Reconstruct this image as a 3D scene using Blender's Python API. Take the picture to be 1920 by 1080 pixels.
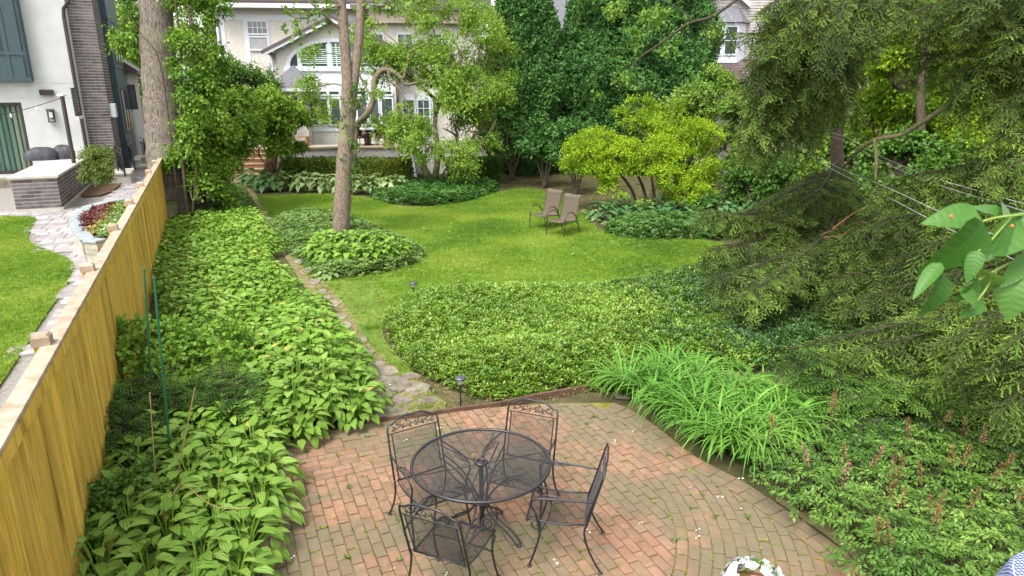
import bpy, math, random
import numpy as np
from mathutils import Vector, Matrix

for o in list(bpy.data.objects): bpy.data.objects.remove(o)
SC = bpy.context.scene
rnd = random.Random(11)
rng = np.random.default_rng(11)

# ------------------------------------------------------------------ camera, sky, sun, exposure
H = 3.8; PITCH = math.radians(16.3); FPX = 1280.0
cam = bpy.data.cameras.new("camera"); camo = bpy.data.objects.new("camera", cam); SC.collection.objects.link(camo)
camo.location = (0, 0, H); camo.rotation_euler = (math.radians(90) - PITCH, 0, 0)
cam.sensor_width = 36; cam.lens = 24; cam.clip_start = 0.05; cam.clip_end = 500
cam.dof.use_dof = True; cam.dof.focus_distance = 9.0; cam.dof.aperture_fstop = 8.0
SC.camera = camo
SUN_EL, SUN_AZ = math.radians(58), math.radians(215)     # azimuth measured clockwise from +Y
W = bpy.data.worlds.new("World"); SC.world = W; W.use_nodes = True
wn = W.node_tree; bgn = wn.nodes["Background"]
sky = wn.nodes.new("ShaderNodeTexSky"); sky.sky_type = 'NISHITA'; sky.sun_disc = False
sky.sun_elevation = SUN_EL; sky.sun_rotation = SUN_AZ; sky.dust_density = 3.0; sky.air_density = 1.0
hs = wn.nodes.new("ShaderNodeHueSaturation"); hs.inputs['Saturation'].default_value = 0.12
wn.links.new(sky.outputs[0], hs.inputs['Color']); wn.links.new(hs.outputs[0], bgn.inputs[0])
bgn.inputs[1].default_value = 0.15
sl = bpy.data.lights.new("sun", 'SUN'); sl.energy = 1.2; sl.angle = math.radians(25); sl.color = (1, .965, .9)
so = bpy.data.objects.new("sun", sl); SC.collection.objects.link(so)
sd = Vector((math.sin(SUN_AZ) * math.cos(SUN_EL), math.cos(SUN_AZ) * math.cos(SUN_EL), math.sin(SUN_EL)))
so.rotation_euler = sd.to_track_quat('Z', 'Y').to_euler()
SC.view_settings.view_transform = 'Standard'; SC.view_settings.look = 'None'
SC.view_settings.exposure = 1.85; SC.view_settings.gamma = 1; SC.view_settings.use_curve_mapping = False
SC.cycles.max_bounces = 6; SC.cycles.transparent_max_bounces = 8; SC.cycles.use_denoising = True

# ------------------------------------------------------------------ measuring from the photograph
CAMP = np.array([0, 0, H]); FW = np.array([0, math.cos(PITCH), -math.sin(PITCH)])
UPV = np.array([0, math.sin(PITCH), math.cos(PITCH)]); XV = np.array([1., 0, 0])
def ray(x, y): return FW + XV * (x - 960) / FPX + UPV * (540 - y) / FPX
def G(x, y, z=0.0):
    r = ray(x, y); return CAMP + r * ((z - H) / r[2])
def D(x, y, d): return CAMP + ray(x, y) * d
def Gp(pts, z=0.0): return [tuple(G(x, y, z)[:2]) for x, y in pts]

# ------------------------------------------------------------------ object helpers
COL = SC.collection
def tag(o, label=None, cat=None, group=None, kind=None):
    if label: o['label'] = label
    if cat: o['category'] = cat
    if group: o['group'] = group
    if kind: o['kind'] = kind
    return o
def empty(name, loc=(0, 0, 0), rz=0.0, label=None, cat=None, group=None, kind=None):
    o = bpy.data.objects.new(name, None); COL.objects.link(o)
    o.location = loc; o.rotation_euler = (0, 0, rz); o.empty_display_size = .1
    return tag(o, label, cat, group, kind)
def link(name, me, parent=None):
    o = bpy.data.objects.new(name, me); COL.objects.link(o)
    if parent is not None: o.parent = parent
    return o
def copy_tree(o, parent=None):
    c = o.copy(); COL.objects.link(c); c.parent = parent
    for ch in o.children: copy_tree(ch, c)
    return c
class MB:
    def __init__(s): s.v = []; s.f = []
    def add(s, V, Fs):
        b = len(s.v); s.v += [tuple(map(float, p)) for p in V]; s.f += [tuple(i + b for i in f) for f in Fs]; return s
    def box(s, c, d, rz=0.0, M=None):
        x, y, z = [k / 2 for k in d]
        V = [Vector(p) for p in ((-x,-y,-z),(x,-y,-z),(x,y,-z),(-x,y,-z),(-x,-y,z),(x,-y,z),(x,y,z),(-x,y,z))]
        if M is None: M = Matrix.Rotation(rz, 3, 'Z')
        V = [M @ p + Vector(c) for p in V]
        return s.add(V, [(0,3,2,1),(4,5,6,7),(0,1,5,4),(1,2,6,5),(2,3,7,6),(3,0,4,7)])
    def span(s, a, b):
        return s.box([(p + q) / 2 for p, q in zip(a, b)], [abs(q - p) for p, q in zip(a, b)])
    def bbox(s, c, d, bev=.01, rz=0.0, jit=0.0):
        # box with a chamfered top edge
        x, y, z = d[0] / 2, d[1] / 2, d[2] / 2; b = bev; M = Matrix.Rotation(rz, 3, 'Z')
        j = lambda: rnd.uniform(-jit, jit)
        V = [(-x,-y,-z),(x,-y,-z),(x,y,-z),(-x,y,-z),(-x,-y,z-b),(x,-y,z-b),(x,y,z-b),(-x,y,z-b),
             (-x+b,-y+b,z+j()),(x-b,-y+b,z+j()),(x-b,y-b,z+j()),(-x+b,y-b,z+j())]
        V = [M @ Vector(p) + Vector(c) for p in V]
        return s.add(V, [(0,3,2,1),(0,1,5,4),(1,2,6,5),(2,3,7,6),(3,0,4,7),(4,5,9,8),(5,6,10,9),(6,7,11,10),(7,4,8,11),(8,9,10,11)])
    def tube(s, P, r, n=6, cap=True, flat=1.0):
        P = [Vector(p) for p in P]; m = len(P)
        rs = r if hasattr(r, '__len__') else [r] * m
        V = []; prev = None
        for i, p in enumerate(P):
            t = (P[min(i+1, m-1)] - P[max(i-1, 0)])
            t = t.normalized() if t.length > 1e-9 else Vector((0, 0, 1))
            if prev is None:
                a = t.orthogonal().normalized()
                if abs(t.z) < .95: a = t.cross(Vector((0, 0, 1))).normalized()
            else:
                a = (prev - t * prev.dot(t)); a = a.normalized() if a.length > 1e-6 else t.orthogonal().normalized()
            prev = a; b = t.cross(a)
            for k in range(n):
                q = 2 * math.pi * (k + .5) / n
                V.append(p + (a * math.cos(q) + b * math.sin(q) * flat) * rs[i])
        Fs = [(i*n+k, i*n+(k+1) % n, (i+1)*n+(k+1) % n, (i+1)*n+k) for i in range(m-1) for k in range(n)]
        if cap: Fs += [tuple(reversed(range(n))), tuple((m-1)*n+k for k in range(n))]
        return s.add(V, Fs)
    def lathe(s, prof, c=(0, 0, 0), n=16):
        V = []; m = len(prof)
        for r, z in prof:
            for k in range(n):
                q = 2*math.pi*k/n; V.append((c[0]+r*math.cos(q), c[1]+r*math.sin(q), c[2]+z))
        Fs = [(i*n+k, i*n+(k+1) % n, (i+1)*n+(k+1) % n, (i+1)*n+k) for i in range(m-1) for k in range(n)]
        Fs += [tuple(reversed(range(n))), tuple((m-1)*n+k for k in range(n))]
        return s.add(V, Fs)
    def prism(s, poly, z0, z1):
        n = len(poly)
        V = [(p[0], p[1], z0) for p in poly] + [(p[0], p[1], z1) for p in poly]
        return s.add(V, [tuple(reversed(range(n))), tuple(range(n, 2*n))] + [(i, (i+1) % n, n+(i+1) % n, n+i) for i in range(n)])
    def prismM(s, poly, t0, t1, fn):
        # poly in (a,b), thickness along third; fn(a,b,t)->xyz
        n = len(poly)
        V = [fn(p[0], p[1], t0) for p in poly] + [fn(p[0], p[1], t1) for p in poly]
        return s.add(V, [tuple(reversed(range(n))), tuple(range(n, 2*n))] + [(i, (i+1) % n, n+(i+1) % n, n+i) for i in range(n)])
    def mesh(s, name, mat, smooth=False):
        me = bpy.data.meshes.new(name); me.from_pydata(s.v, [], s.f)
        if mat is not None: me.materials.append(mat)
        if smooth: me.polygons.foreach_set('use_smooth', [True]*len(me.polygons))
        me.update(); return me
    def build(s, name, mat, parent=None, smooth=False):
        return link(name, s.mesh(name, mat, smooth), parent)
def fixn(me):
    import bmesh
    bm = bmesh.new(); bm.from_mesh(me); bmesh.ops.recalc_face_normals(bm, faces=bm.faces); bm.to_mesh(me); bm.free(); return me

def np_mesh(name, V, Fa, mat, tint=None, smooth=False):
    me = bpy.data.meshes.new(name); V = np.asarray(V, np.float32); Fa = np.asarray(Fa, np.int32); k = Fa.shape[1]
    me.vertices.add(len(V)); me.vertices.foreach_set('co', V.ravel())
    me.loops.add(Fa.size); me.loops.foreach_set('vertex_index', Fa.ravel())
    me.polygons.add(len(Fa)); me.polygons.foreach_set('loop_start', np.arange(len(Fa), dtype=np.int32) * k)
    if smooth: me.polygons.foreach_set('use_smooth', np.ones(len(Fa), bool))
    if mat is not None: me.materials.append(mat)
    me.update(calc_edges=True)
    if tint is not None:
        a = me.attributes.new('tint', 'FLOAT', 'POINT'); a.data.foreach_set('value', np.asarray(tint, np.float32))
    return me
def nrm(a): return a / np.maximum(np.linalg.norm(a, axis=-1, keepdims=True), 1e-9)
def frames(d, up, scale=1.0, wide=1.0):
    """columns: x side, y along d, z near up"""
    y = nrm(d); x = nrm(np.cross(y, up)); z = np.cross(x, y)
    s = np.asarray(scale).reshape(-1, 1); w = np.asarray(wide).reshape(-1, 1)
    return np.stack([x*s*w, y*s, z*s], axis=2)
def batch(tpl, M, T, tint=None):
    V0, F0 = tpl; n, m = len(T), len(V0)
    V = (np.einsum('nij,mj->nmi', M, V0) + T[:, None, :]).reshape(-1, 3)
    Fa = (F0[None] + (m * np.arange(n))[:, None, None]).reshape(-1, F0.shape[1])
    t = np.repeat(rng.random(n) if tint is None else tint, m)
    return V, Fa, t
def batch_mesh(name, tpl, M, T, mat, tint=None, smooth=False):
    V, Fa, t = batch(tpl, M, T, tint); return np_mesh(name, V, Fa, mat, t, smooth)
def tpl_leaf(w=.3, fold=.1, tip=-.12):
    V = np.array([(0,0,0),(w,.42,fold),(0,1,tip),(-w,.42,fold),(0,.5,0)], float)
    return V, np.array([(0,1,4),(1,2,4),(2,3,4),(3,0,4)])
def tpl_leaf2(w=.32, fold=.08, tip=-.1):
    V = np.array([(0,0,0),(w,.45,fold),(0,1,tip),(-w,.45,fold)], float)
    return V, np.array([(0,1,2),(0,2,3)])
def tpl_broad(rows=5, w=.36, curl=.35, cup=.12, wav=0.0, pt=1.0):
    """hosta-like leaf, length 1 along y, tris"""
    V = []; prof = []
    for i in range(rows+1):
        t = i/rows; hw = w * (math.sin(math.pi * min(1, t**.62 * pt)) ** .8 if 0 < t < 1 else 0)
        z = -curl * t*t; y = t * (1 - .12*curl*t)
        prof.append((hw, y, z))
    V.append((0, 0, 0))
    for i in range(1, rows):
        hw, y, z = prof[i]; q = cup*hw*2 + wav*(1 if i % 2 else -1)*hw
        V += [(-hw, y, z+q), (0, y, z-.01), (hw, y, z+q)]
    V.append((0, prof[-1][1], prof[-1][2]))
    F = [(0,2,1),(0,3,2)]
    for i in range(rows-2):
        a = 1+3*i; b = a+3
        F += [(a,a+1,b+1),(a,b+1,b),(a+1,a+2,b+2),(a+1,b+2,b+1)]
    a = 1+3*(rows-2); e = len(V)-1
    F += [(a,a+1,e),(a+1,a+2,e)]
    return np.array(V, float), np.array(F)
def join_tpl(parts):
    V = []; F = []; b = 0; t = []
    for v, f, *tt in parts:
        V.append(v); F.append(f+b); b += len(v); t.append(tt[0] if tt else np.full(len(v), rng.random()))
    return np.concatenate(V), np.concatenate(F), np.concatenate(t)

def m2euler(M):
    """3x3 rotation arrays to XYZ euler"""
    sy = np.clip(-M[:, 2, 0], -1, 1)
    return np.stack([np.arctan2(M[:, 2, 1], M[:, 2, 2]), np.arcsin(sy), np.arctan2(M[:, 1, 0], M[:, 0, 0])], 1)
def scatter(name, pts, M, scl, sources, pick=None, parent=None):
    """one object: a point mesh whose geometry nodes set a small source mesh at every point"""
    n = len(pts); me = bpy.data.meshes.new(name); me.vertices.add(n)
    me.vertices.foreach_set('co', np.asarray(pts, np.float32).ravel())
    a = me.attributes.new('rot', 'FLOAT_VECTOR', 'POINT'); a.data.foreach_set('vector', m2euler(M).astype(np.float32).ravel())
    a = me.attributes.new('scl', 'FLOAT', 'POINT'); a.data.foreach_set('value', np.asarray(scl, np.float32))
    if pick is None: pick = rng.integers(0, len(sources), n)
    a = me.attributes.new('pick', 'INT', 'POINT'); a.data.foreach_set('value', np.asarray(pick, np.int32))
    o = link(name, me, parent)
    col = bpy.data.collections.new(name + '_sprigs')
    for i, s in enumerate(sources):
        so_ = bpy.data.objects.new('%s_sprig%02d' % (name, i), s); col.objects.link(so_)
    ng = bpy.data.node_groups.new(name, 'GeometryNodeTree')
    ng.interface.new_socket('Geometry', in_out='INPUT', socket_type='NodeSocketGeometry')
    ng.interface.new_socket('Geometry', in_out='OUTPUT', socket_type='NodeSocketGeometry')
    N = ng.nodes.new; L = ng.links.new
    gi, go = N('NodeGroupInput'), N('NodeGroupOutput'); ip = N('GeometryNodeInstanceOnPoints'); ci = N('GeometryNodeCollectionInfo')
    ci.inputs['Collection'].default_value = col; ci.inputs['Separate Children'].default_value = True; ci.inputs['Reset Children'].default_value = True
    def attr(nm, ty):
        k = N('GeometryNodeInputNamedAttribute'); k.data_type = ty; k.inputs['Name'].default_value = nm; return k.outputs['Attribute']
    er = N('FunctionNodeEulerToRotation'); L(attr('rot', 'FLOAT_VECTOR'), er.inputs[0])
    L(gi.outputs[0], ip.inputs['Points']); L(ci.outputs[0], ip.inputs['Instance']); ip.inputs['Pick Instance'].default_value = True
    L(attr('pick', 'INT'), ip.inputs['Instance Index']); L(er.outputs[0], ip.inputs['Rotation']); L(attr('scl', 'FLOAT'), ip.inputs['Scale'])
    L(ip.outputs[0], go.inputs[0])
    md = o.modifiers.new('growth', 'NODES'); md.node_group = ng
    return o

def inside(P, poly):
    P = np.asarray(P); x, y = P[:, 0], P[:, 1]; r = np.zeros(len(P), bool); n = len(poly)
    for i in range(n):
        x1, y1 = poly[i]; x2, y2 = poly[(i+1) % n]
        c = ((y1 > y) != (y2 > y)) & (x < (x2-x1) * (y-y1) / (y2-y1+1e-12) + x1); r ^= c
    return r
def edge_dist(P, poly, closed=True):
    P = np.asarray(P)[:, :2]; d = np.full(len(P), 1e9); n = len(poly)
    for i in range(n if closed else n-1):
        a = np.array(poly[i][:2]); b = np.array(poly[(i+1) % n][:2]); ab = b-a
        t = np.clip(((P-a) @ ab) / (ab @ ab + 1e-12), 0, 1); d = np.minimum(d, np.linalg.norm(P - (a + t[:, None]*ab), axis=1))
    return d
def sample_poly(poly, n):
    A = np.array(poly); lo, hi = A.min(0), A.max(0); out = []; tot = 0
    while tot < n:
        P = lo + rng.random((n, 2)) * (hi-lo); P = P[inside(P, poly)]; out.append(P); tot += len(P)
    return np.concatenate(out)[:n]
def poly_area(poly):
    A = np.array(poly); x, y = A[:, 0], A[:, 1]; return abs(np.dot(x, np.roll(y, -1)) - np.dot(y, np.roll(x, -1)))/2
def smooth_poly(P, it=2, closed=True):
    P = [np.array(p, float) for p in P]
    for _ in range(it):
        Q = []; n = len(P)
        for i in range(n if closed else n-1):
            a, b = P[i], P[(i+1) % n]; Q += [a*.75+b*.25, a*.25+b*.75]
        if not closed: Q = [P[0]] + Q + [P[-1]]
        P = Q
    return [tuple(p) for p in P]
def poisson(poly, dist, k=6000):
    out = []
    for p in sample_poly(poly, k):
        if all((p[0]-q[0])**2 + (p[1]-q[1])**2 > dist*dist for q in out): out.append(p)
    return out
def noise3(P, s=1.0, seed=0):
    P = np.asarray(P)*s; r = np.random.default_rng(seed); v = np.zeros(len(P))
    for a in (1, 2.1, 4.3):
        for _ in range(4):
            k = nrm(r.normal(size=(1, P.shape[1])))[0]*a; v += np.sin(P @ k * 3 + r.random()*6.28)/a
    return v/3.2

# ------------------------------------------------------------------ materials
def mat(name): m = bpy.data.materials.new(name); m.use_nodes = True; return m
def nd(m, t, **k):
    n = m.node_tree.nodes.new(t)
    for a, b in k.items(): setattr(n, a, b)
    return n
def lk(m, a, b): m.node_tree.links.new(a, b)
def ramp(m, fac, stops):
    r = nd(m, 'ShaderNodeValToRGB'); e = r.color_ramp.elements
    while len(e) > 1: e.remove(e[-1])
    e[0].position, e[0].color = stops[0][0], (*stops[0][1], 1)
    for p, c in stops[1:]:
        q = e.new(p); q.color = (*c, 1)
    lk(m, fac, r.inputs[0]); return r.outputs[0]
def noise(m, vec, scale, detail=4, rough=.55, dist=0.0):
    n = nd(m, 'ShaderNodeTexNoise'); n.inputs['Scale'].default_value = scale; n.inputs['Detail'].default_value = detail
    n.inputs['Roughness'].default_value = rough; n.inputs['Distortion'].default_value = dist
    if vec is not None: lk(m, vec, n.inputs['Vector'])
    return n.outputs['Fac']
def mixc(m, f, a, b, mode='MIX'):
    n = nd(m, 'ShaderNodeMix', data_type='RGBA', blend_type=mode)
    for s, v in ((n.inputs[0], f), (n.inputs[6], a), (n.inputs[7], b)):
        if isinstance(v, (int, float)): s.default_value = v
        elif isinstance(v, tuple): s.default_value = (*v, 1)
        else: lk(m, v, s)
    return n.outputs[2]
def math_(m, op, a, b=None):
    n = nd(m, 'ShaderNodeMath', operation=op)
    for s, v in ((n.inputs[0], a), (n.inputs[1], b)):
        if v is None: continue
        if isinstance(v, (int, float)): s.default_value = v
        else: lk(m, v, s)
    return n.outputs[0]
def pos(m, sc=(1, 1, 1), local=False):
    if local: o = nd(m, 'ShaderNodeTexCoord').outputs['Object']
    else: o = nd(m, 'ShaderNodeNewGeometry').outputs['Position']
    mp = nd(m, 'ShaderNodeMapping'); mp.inputs['Scale'].default_value = sc; lk(m, o, mp.inputs[0]); return mp.outputs[0]
def bsdf(m): return m.node_tree.nodes['Principled BSDF']
def bump(m, h, strength=.3, dist=.01):
    b = nd(m, 'ShaderNodeBump'); b.inputs['Strength'].default_value = strength; b.inputs['Distance'].default_value = dist
    lk(m, h, b.inputs['Height']); lk(m, b.outputs[0], bsdf(m).inputs['Normal'])
def rough_mat(name, c1, c2, scale=6, rough=.85, bmp=.3, bscale=None, metal=0.0, bdist=.01, sc=(1,1,1), local=False, tints=None, spec=.4):
    """two-colour noise material with bump; tints = per piece brightness spread"""
    m = mat(name); p = pos(m, sc, local); n = noise(m, p, scale, 6, .6)
    c = ramp(m, n, [(.3, c1), (.7, c2)])
    if tints: c = mixc(m, 1.0, c, tintgray(m, tints), 'MULTIPLY')
    lk(m, c, bsdf(m).inputs['Base Color']); bsdf(m).inputs['Roughness'].default_value = rough; bsdf(m).inputs['Metallic'].default_value = metal
    bsdf(m).inputs['Specular IOR Level'].default_value = spec
    if bmp: bump(m, noise(m, p, bscale or scale*6, 5, .6), bmp, bdist)
    return m
def tintval(m):
    a = nd(m, 'ShaderNodeAttribute', attribute_name='tint').outputs['Fac']
    r = nd(m, 'ShaderNodeObjectInfo').outputs['Random']
    return math_(m, 'FRACT', math_(m, 'ADD', a, r))
def tintgray(m, spread):
    t = tintval(m); v = math_(m, 'ADD', math_(m, 'MULTIPLY', t, spread), 1-spread*.6)
    n = nd(m, 'ShaderNodeCombineColor'); [lk(m, v, n.inputs[i]) for i in range(3)]; return n.outputs[0]
def leaf_mat(name, dark, mid, light, trans=.3, rough=.45, patch=1.0, spec=.35, pscale=.8, odd=None):
    m = mat(name); t = tintval(m)
    n = noise(m, pos(m), pscale, 3, .5)
    f = math_(m, 'ADD', math_(m, 'MULTIPLY', t, .6), math_(m, 'MULTIPLY', math_(m, 'SUBTRACT', n, .5), 1.2*patch))
    f = math_(m, 'ADD', f, .2)
    st = [(0.05, dark), (.5, mid), (.95, light)]
    c = ramp(m, f, st)
    if odd:
        c = mixc(m, math_(m, 'GREATER_THAN', t, odd[0]), c, odd[1])
    b = bsdf(m); lk(m, c, b.inputs['Base Color']); b.inputs['Roughness'].default_value = rough; b.inputs['Specular IOR Level'].default_value = spec*.6
    tr = nd(m, 'ShaderNodeBsdfTranslucent'); c2 = mixc(m, .55, c, (.9, 1.0, .25), 'MULTIPLY')
    g = nd(m, 'ShaderNodeGamma'); lk(m, c, g.inputs[0]); g.inputs[1].default_value = .85
    lk(m, mixc(m, 1.0, g.outputs[0], (1.1, 1.05, .55), 'MULTIPLY'), tr.inputs[0])
    mx = nd(m, 'ShaderNodeMixShader'); mx.inputs[0].default_value = trans
    lk(m, b.outputs[0], mx.inputs[1]); lk(m, tr.outputs[0], mx.inputs[2])
    lk(m, mx.outputs[0], m.node_tree.nodes['Material Output'].inputs[0]); return m
def bark_mat(name, dark, light, sx=14, sz=2.2, moss=None, bmp=.9, bd=.02):
    m = mat(name); p = pos(m, (sx, sx, sz)); w = noise(m, p, 1.0, 7, .65, .6)
    v = nd(m, 'ShaderNodeTexVoronoi', feature='DISTANCE_TO_EDGE'); lk(m, p, v.inputs[0]); v.inputs['Scale'].default_value = 1.3
    h = math_(m, 'ADD', w, math_(m, 'MULTIPLY', v.outputs['Distance'], .8))
    c = ramp(m, h, [(.38, dark), (.62, tuple((a+b)/2 for a, b in zip(dark, light))), (.95, light)])
    if moss:
        k = ramp(m, noise(m, pos(m), .9, 4, .6), [(.52, (0, 0, 0)), (.68, (1, 1, 1))]); c = mixc(m, k, c, moss)
    lk(m, c, bsdf(m).inputs['Base Color']); bsdf(m).inputs['Roughness'].default_value = .95; bsdf(m).inputs['Specular IOR Level'].default_value = .15
    bump(m, h, bmp, bd); return m
def flat_mat(name, c, rough=.5, metal=0.0, spec=.5, **k):
    m = mat(name); b = bsdf(m)
    n = noise(m, pos(m), k.get('ns', 9), 4, .6); v = k.get('var', .12)
    lk(m, ramp(m, n, [(.3, tuple(x*(1-v) for x in c)), (.7, tuple(min(1, x*(1+v)) for x in c))]), b.inputs['Base Color'])
    b.inputs['Roughness'].default_value = rough; b.inputs['Metallic'].default_value = metal; b.inputs['Specular IOR Level'].default_value = spec
    return m
def glass_mat(name, c=(.05, .07, .07), rough=.05):
    m = mat(name); b = bsdf(m); b.inputs['Base Color'].default_value = (*c, 1); b.inputs['Roughness'].default_value = rough
    b.inputs['Specular IOR Level'].default_value = .9; return m

M = {}
M['hosta'] = leaf_mat('hosta_leaf', (.07, .155, .012), (.145, .27, .028), (.23, .36, .07), .28, .42, .8, pscale=1.2, odd=(.985, (.36, .34, .07)))
M['hosta_vein'] = leaf_mat('hosta_veined_leaf', (.07, .155, .012), (.145, .27, .028), (.23, .36, .07), .28, .38, .8, pscale=1.2, odd=(.985, (.36, .34, .07)))
def veins(m, k, den, side, amt=.07, bs=.5):
    sx = nd(m, 'ShaderNodeSeparateXYZ'); lk(m, nd(m, 'ShaderNodeTexCoord').outputs['Object'], sx.inputs[0]); x, y = sx.outputs[0], sx.outputs[1]
    ax = math_(m, 'ABSOLUTE', x)
    if side: ph = math_(m, 'MULTIPLY', math_(m, 'SUBTRACT', y, math_(m, 'MULTIPLY', ax, side)), k)
    else: ph = math_(m, 'MULTIPLY', math_(m, 'DIVIDE', ax, math_(m, 'ADD', math_(m, 'SINE', math_(m, 'MULTIPLY', y, 3.0)), den)), k)
    s = math_(m, 'POWER', math_(m, 'ABSOLUTE', math_(m, 'SINE', ph)), .6)
    rib = math_(m, 'MINIMUM', math_(m, 'MULTIPLY', ax, 28), 1.0); h = math_(m, 'MULTIPLY', s, rib)
    b = bsdf(m); bump(m, h, bs, .03)
    src = b.inputs['Base Color'].links[0].from_socket; c = mixc(m, math_(m, 'MULTIPLY', math_(m, 'SUBTRACT', 1.0, h), amt*3), src, (.34, .45, .16)); lk(m, c, b.inputs['Base Color'])
veins(M['hosta_vein'], 26, .12, 0)
M['hosta_pale'] = leaf_mat('hosta_pale_leaf', (.07, .14, .035), (.17, .26, .08), (.34, .40, .20), .25, .42)
M['hosta_blue'] = leaf_mat('hosta_deep_leaf', (.035, .09, .03), (.06, .14, .04), (.10, .19, .06), .2, .4)
M['vinca'] = leaf_mat('groundcover_leaf', (.045, .10, .008), (.115, .21, .018), (.22, .33, .045), .2, .32, 1.1, .5, .5, odd=(.985, (.26, .17, .07)))
M['vinca_dark'] = leaf_mat('dark_groundcover_leaf', (.022, .06, .012), (.045, .105, .022), (.09, .165, .04), .18, .35, .9, .5, .9)  # darker copy of the groundcover leaf: spruce shade put into its colour
M['pachy'] = leaf_mat('low_cover_leaf', (.05, .10, .02), (.11, .19, .04), (.17, .26, .07), .22, .4)
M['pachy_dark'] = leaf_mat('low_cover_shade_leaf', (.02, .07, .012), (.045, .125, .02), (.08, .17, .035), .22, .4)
M['grass'] = leaf_mat('lawn_blade', (.062, .145, .008), (.125, .235, .012), (.24, .32, .04), .3, .55, 2.1, .3, .45, odd=(.965, (.36, .33, .14)))
M['grass_dry'] = leaf_mat('thin_grass_blade', (.08, .14, .02), (.16, .21, .04), (.32, .30, .10), .3, .6, 1.5, .3, .8)
M['lily'] = leaf_mat('daylily_leaf', (.045, .14, .015), (.10, .24, .03), (.18, .34, .06), .3, .38, .7)
M['astilbe'] = leaf_mat('astilbe_leaf', (.035, .09, .015), (.08, .165, .025), (.17, .27, .05), .25, .42, .9, pscale=1.5)
M['plume'] = leaf_mat('astilbe_plume', (.12, .05, .025), (.26, .11, .055), (.42, .20, .12), .2, .8, .9)
M['plume_pink'] = leaf_mat('astilbe_pink_plume', (.22, .08, .06), (.40, .16, .15), (.52, .24, .22), .2, .8, .6)
M['spruce'] = leaf_mat('spruce_needle', (.018, .040, .010), (.048, .085, .016), (.11, .145, .028), .2, .55, 1.2, .3, .7)
def spruce_mat(name, stops):
    m = leaf_mat(name, *stops, .18, .55, 1.0, .25); r = [n for n in m.node_tree.nodes if n.type == 'VALTORGB'][0]
    a = nd(m, 'ShaderNodeAttribute', attribute_name='tint').outputs['Fac']; o = nd(m, 'ShaderNodeObjectInfo').outputs['Random']; n = noise(m, pos(m), 1.1, 3, .5)
    f = math_(m, 'ADD', math_(m, 'ADD', math_(m, 'MULTIPLY', a, .75), math_(m, 'MULTIPLY', math_(m, 'SUBTRACT', o, .5), .45)), math_(m, 'MULTIPLY', math_(m, 'SUBTRACT', n, .45), 1.3))  # tint paints inner shade at spray bases, new growth and top light at tips
    lk(m, f, r.inputs[0]); return m
M['spruce_spray'] = spruce_mat('spruce_spray', ((.022, .035, .010), (.068, .110, .018), (.20, .31, .05)))
M['yew_spray'] = spruce_mat('yew_spray', ((.022, .055, .010), (.06, .135, .018), (.17, .28, .045)))
M['twig_wood'] = rough_mat('dark_twig_wood', (.018, .014, .009), (.05, .04, .025), 20, .95, 0)
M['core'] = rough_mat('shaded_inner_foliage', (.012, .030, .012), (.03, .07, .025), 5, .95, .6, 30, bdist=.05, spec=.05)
M['spruce_tip'] = leaf_mat('spruce_new_needle', (.07, .15, .02), (.135, .25, .035), (.21, .36, .055), .25, .5, 1.0, .3, .7)
M['yew'] = leaf_mat('yew_needle', (.022, .06, .01), (.05, .115, .015), (.12, .20, .03), .15, .5, 1.0, .3, .9)
M['box'] = leaf_mat('box_hedge_leaf', (.028, .05, .008), (.08, .12, .014), (.20, .24, .03), .15, .5, 1.2, .3, 1.2)
M['cedar'] = leaf_mat('cedar_spray', (.030, .085, .022), (.066, .165, .038), (.13, .255, .058), .15, .6, 1.1, .25, .8)
M['bright'] = leaf_mat('yellow_green_leaf', (.085, .17, .006), (.20, .33, .012), (.35, .48, .025), .35, .5, .9, .3, .8)
M['fresh'] = leaf_mat('fresh_green_leaf', (.05, .12, .012), (.12, .22, .03), (.22, .33, .06), .35, .45, 1.0, .35, .5)
M['mid'] = leaf_mat('mid_green_leaf', (.03, .085, .012), (.065, .15, .02), (.13, .24, .04), .3, .45, 1.0, .35, .6)
M['vine'] = leaf_mat('vine_leaf', (.04, .105, .008), (.10, .20, .016), (.21, .33, .035), .3, .45, 1.2, .35, .9)
M['arch'] = leaf_mat('arching_leaf', (.06, .14, .008), (.135, .25, .02), (.26, .39, .045), .32, .45, 1.0, .35, .9)
M['dapple'] = leaf_mat('back_tree_leaf', (.055, .125, .006), (.15, .26, .012), (.36, .46, .03), .4, .5, 1.4, .3, .5)
M['olive'] = leaf_mat('olive_leaf', (.05, .09, .015), (.10, .15, .03), (.19, .24, .06), .3, .5)
M['crab'] = leaf_mat('crabapple_leaf', (.055, .125, .008), (.135, .25, .02), (.27, .40, .07), .35, .45, 1.2, .35, .6)
M['shade'] = leaf_mat('shade_shrub_leaf', (.022, .075, .012), (.045, .125, .022), (.08, .18, .04), .2, .45)
M['bark'] = bark_mat('old_bark', (.04, .033, .028), (.215, .18, .145), 20, 2.2, (.16, .17, .08))
M['bark2'] = bark_mat('furrowed_bark', (.055, .042, .032), (.24, .19, .14), 30, 4.5, (.15, .16, .07), 1.0, .015)
M['bark_dark'] = bark_mat('dark_bark', (.025, .018, .013), (.11, .085, .06), 30, 6)
M['bark_crab'] = bark_mat('smooth_bark', (.07, .055, .035), (.22, .18, .12), 24, 8, (.13, .15, .05), .6, .01)
M['soil'] = rough_mat('mulch_soil', (.05, .032, .02), (.15, .095, .06), 25, .95, .8, 60, bdist=.03, spec=.1)
M['ground'] = rough_mat('leafy_ground', (.035, .04, .015), (.10, .085, .04), 3, .95, .6, 40, bdist=.03, spec=.1)
M['iron'] = flat_mat('black_iron', (.018, .018, .021), .38, .3, .6, var=.25)
M['darkmetal'] = flat_mat('dark_metal', (.03, .022, .022), .45, .4)
M['white'] = flat_mat('white_trim', (.58, .60, .64), .6, var=.05)
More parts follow.
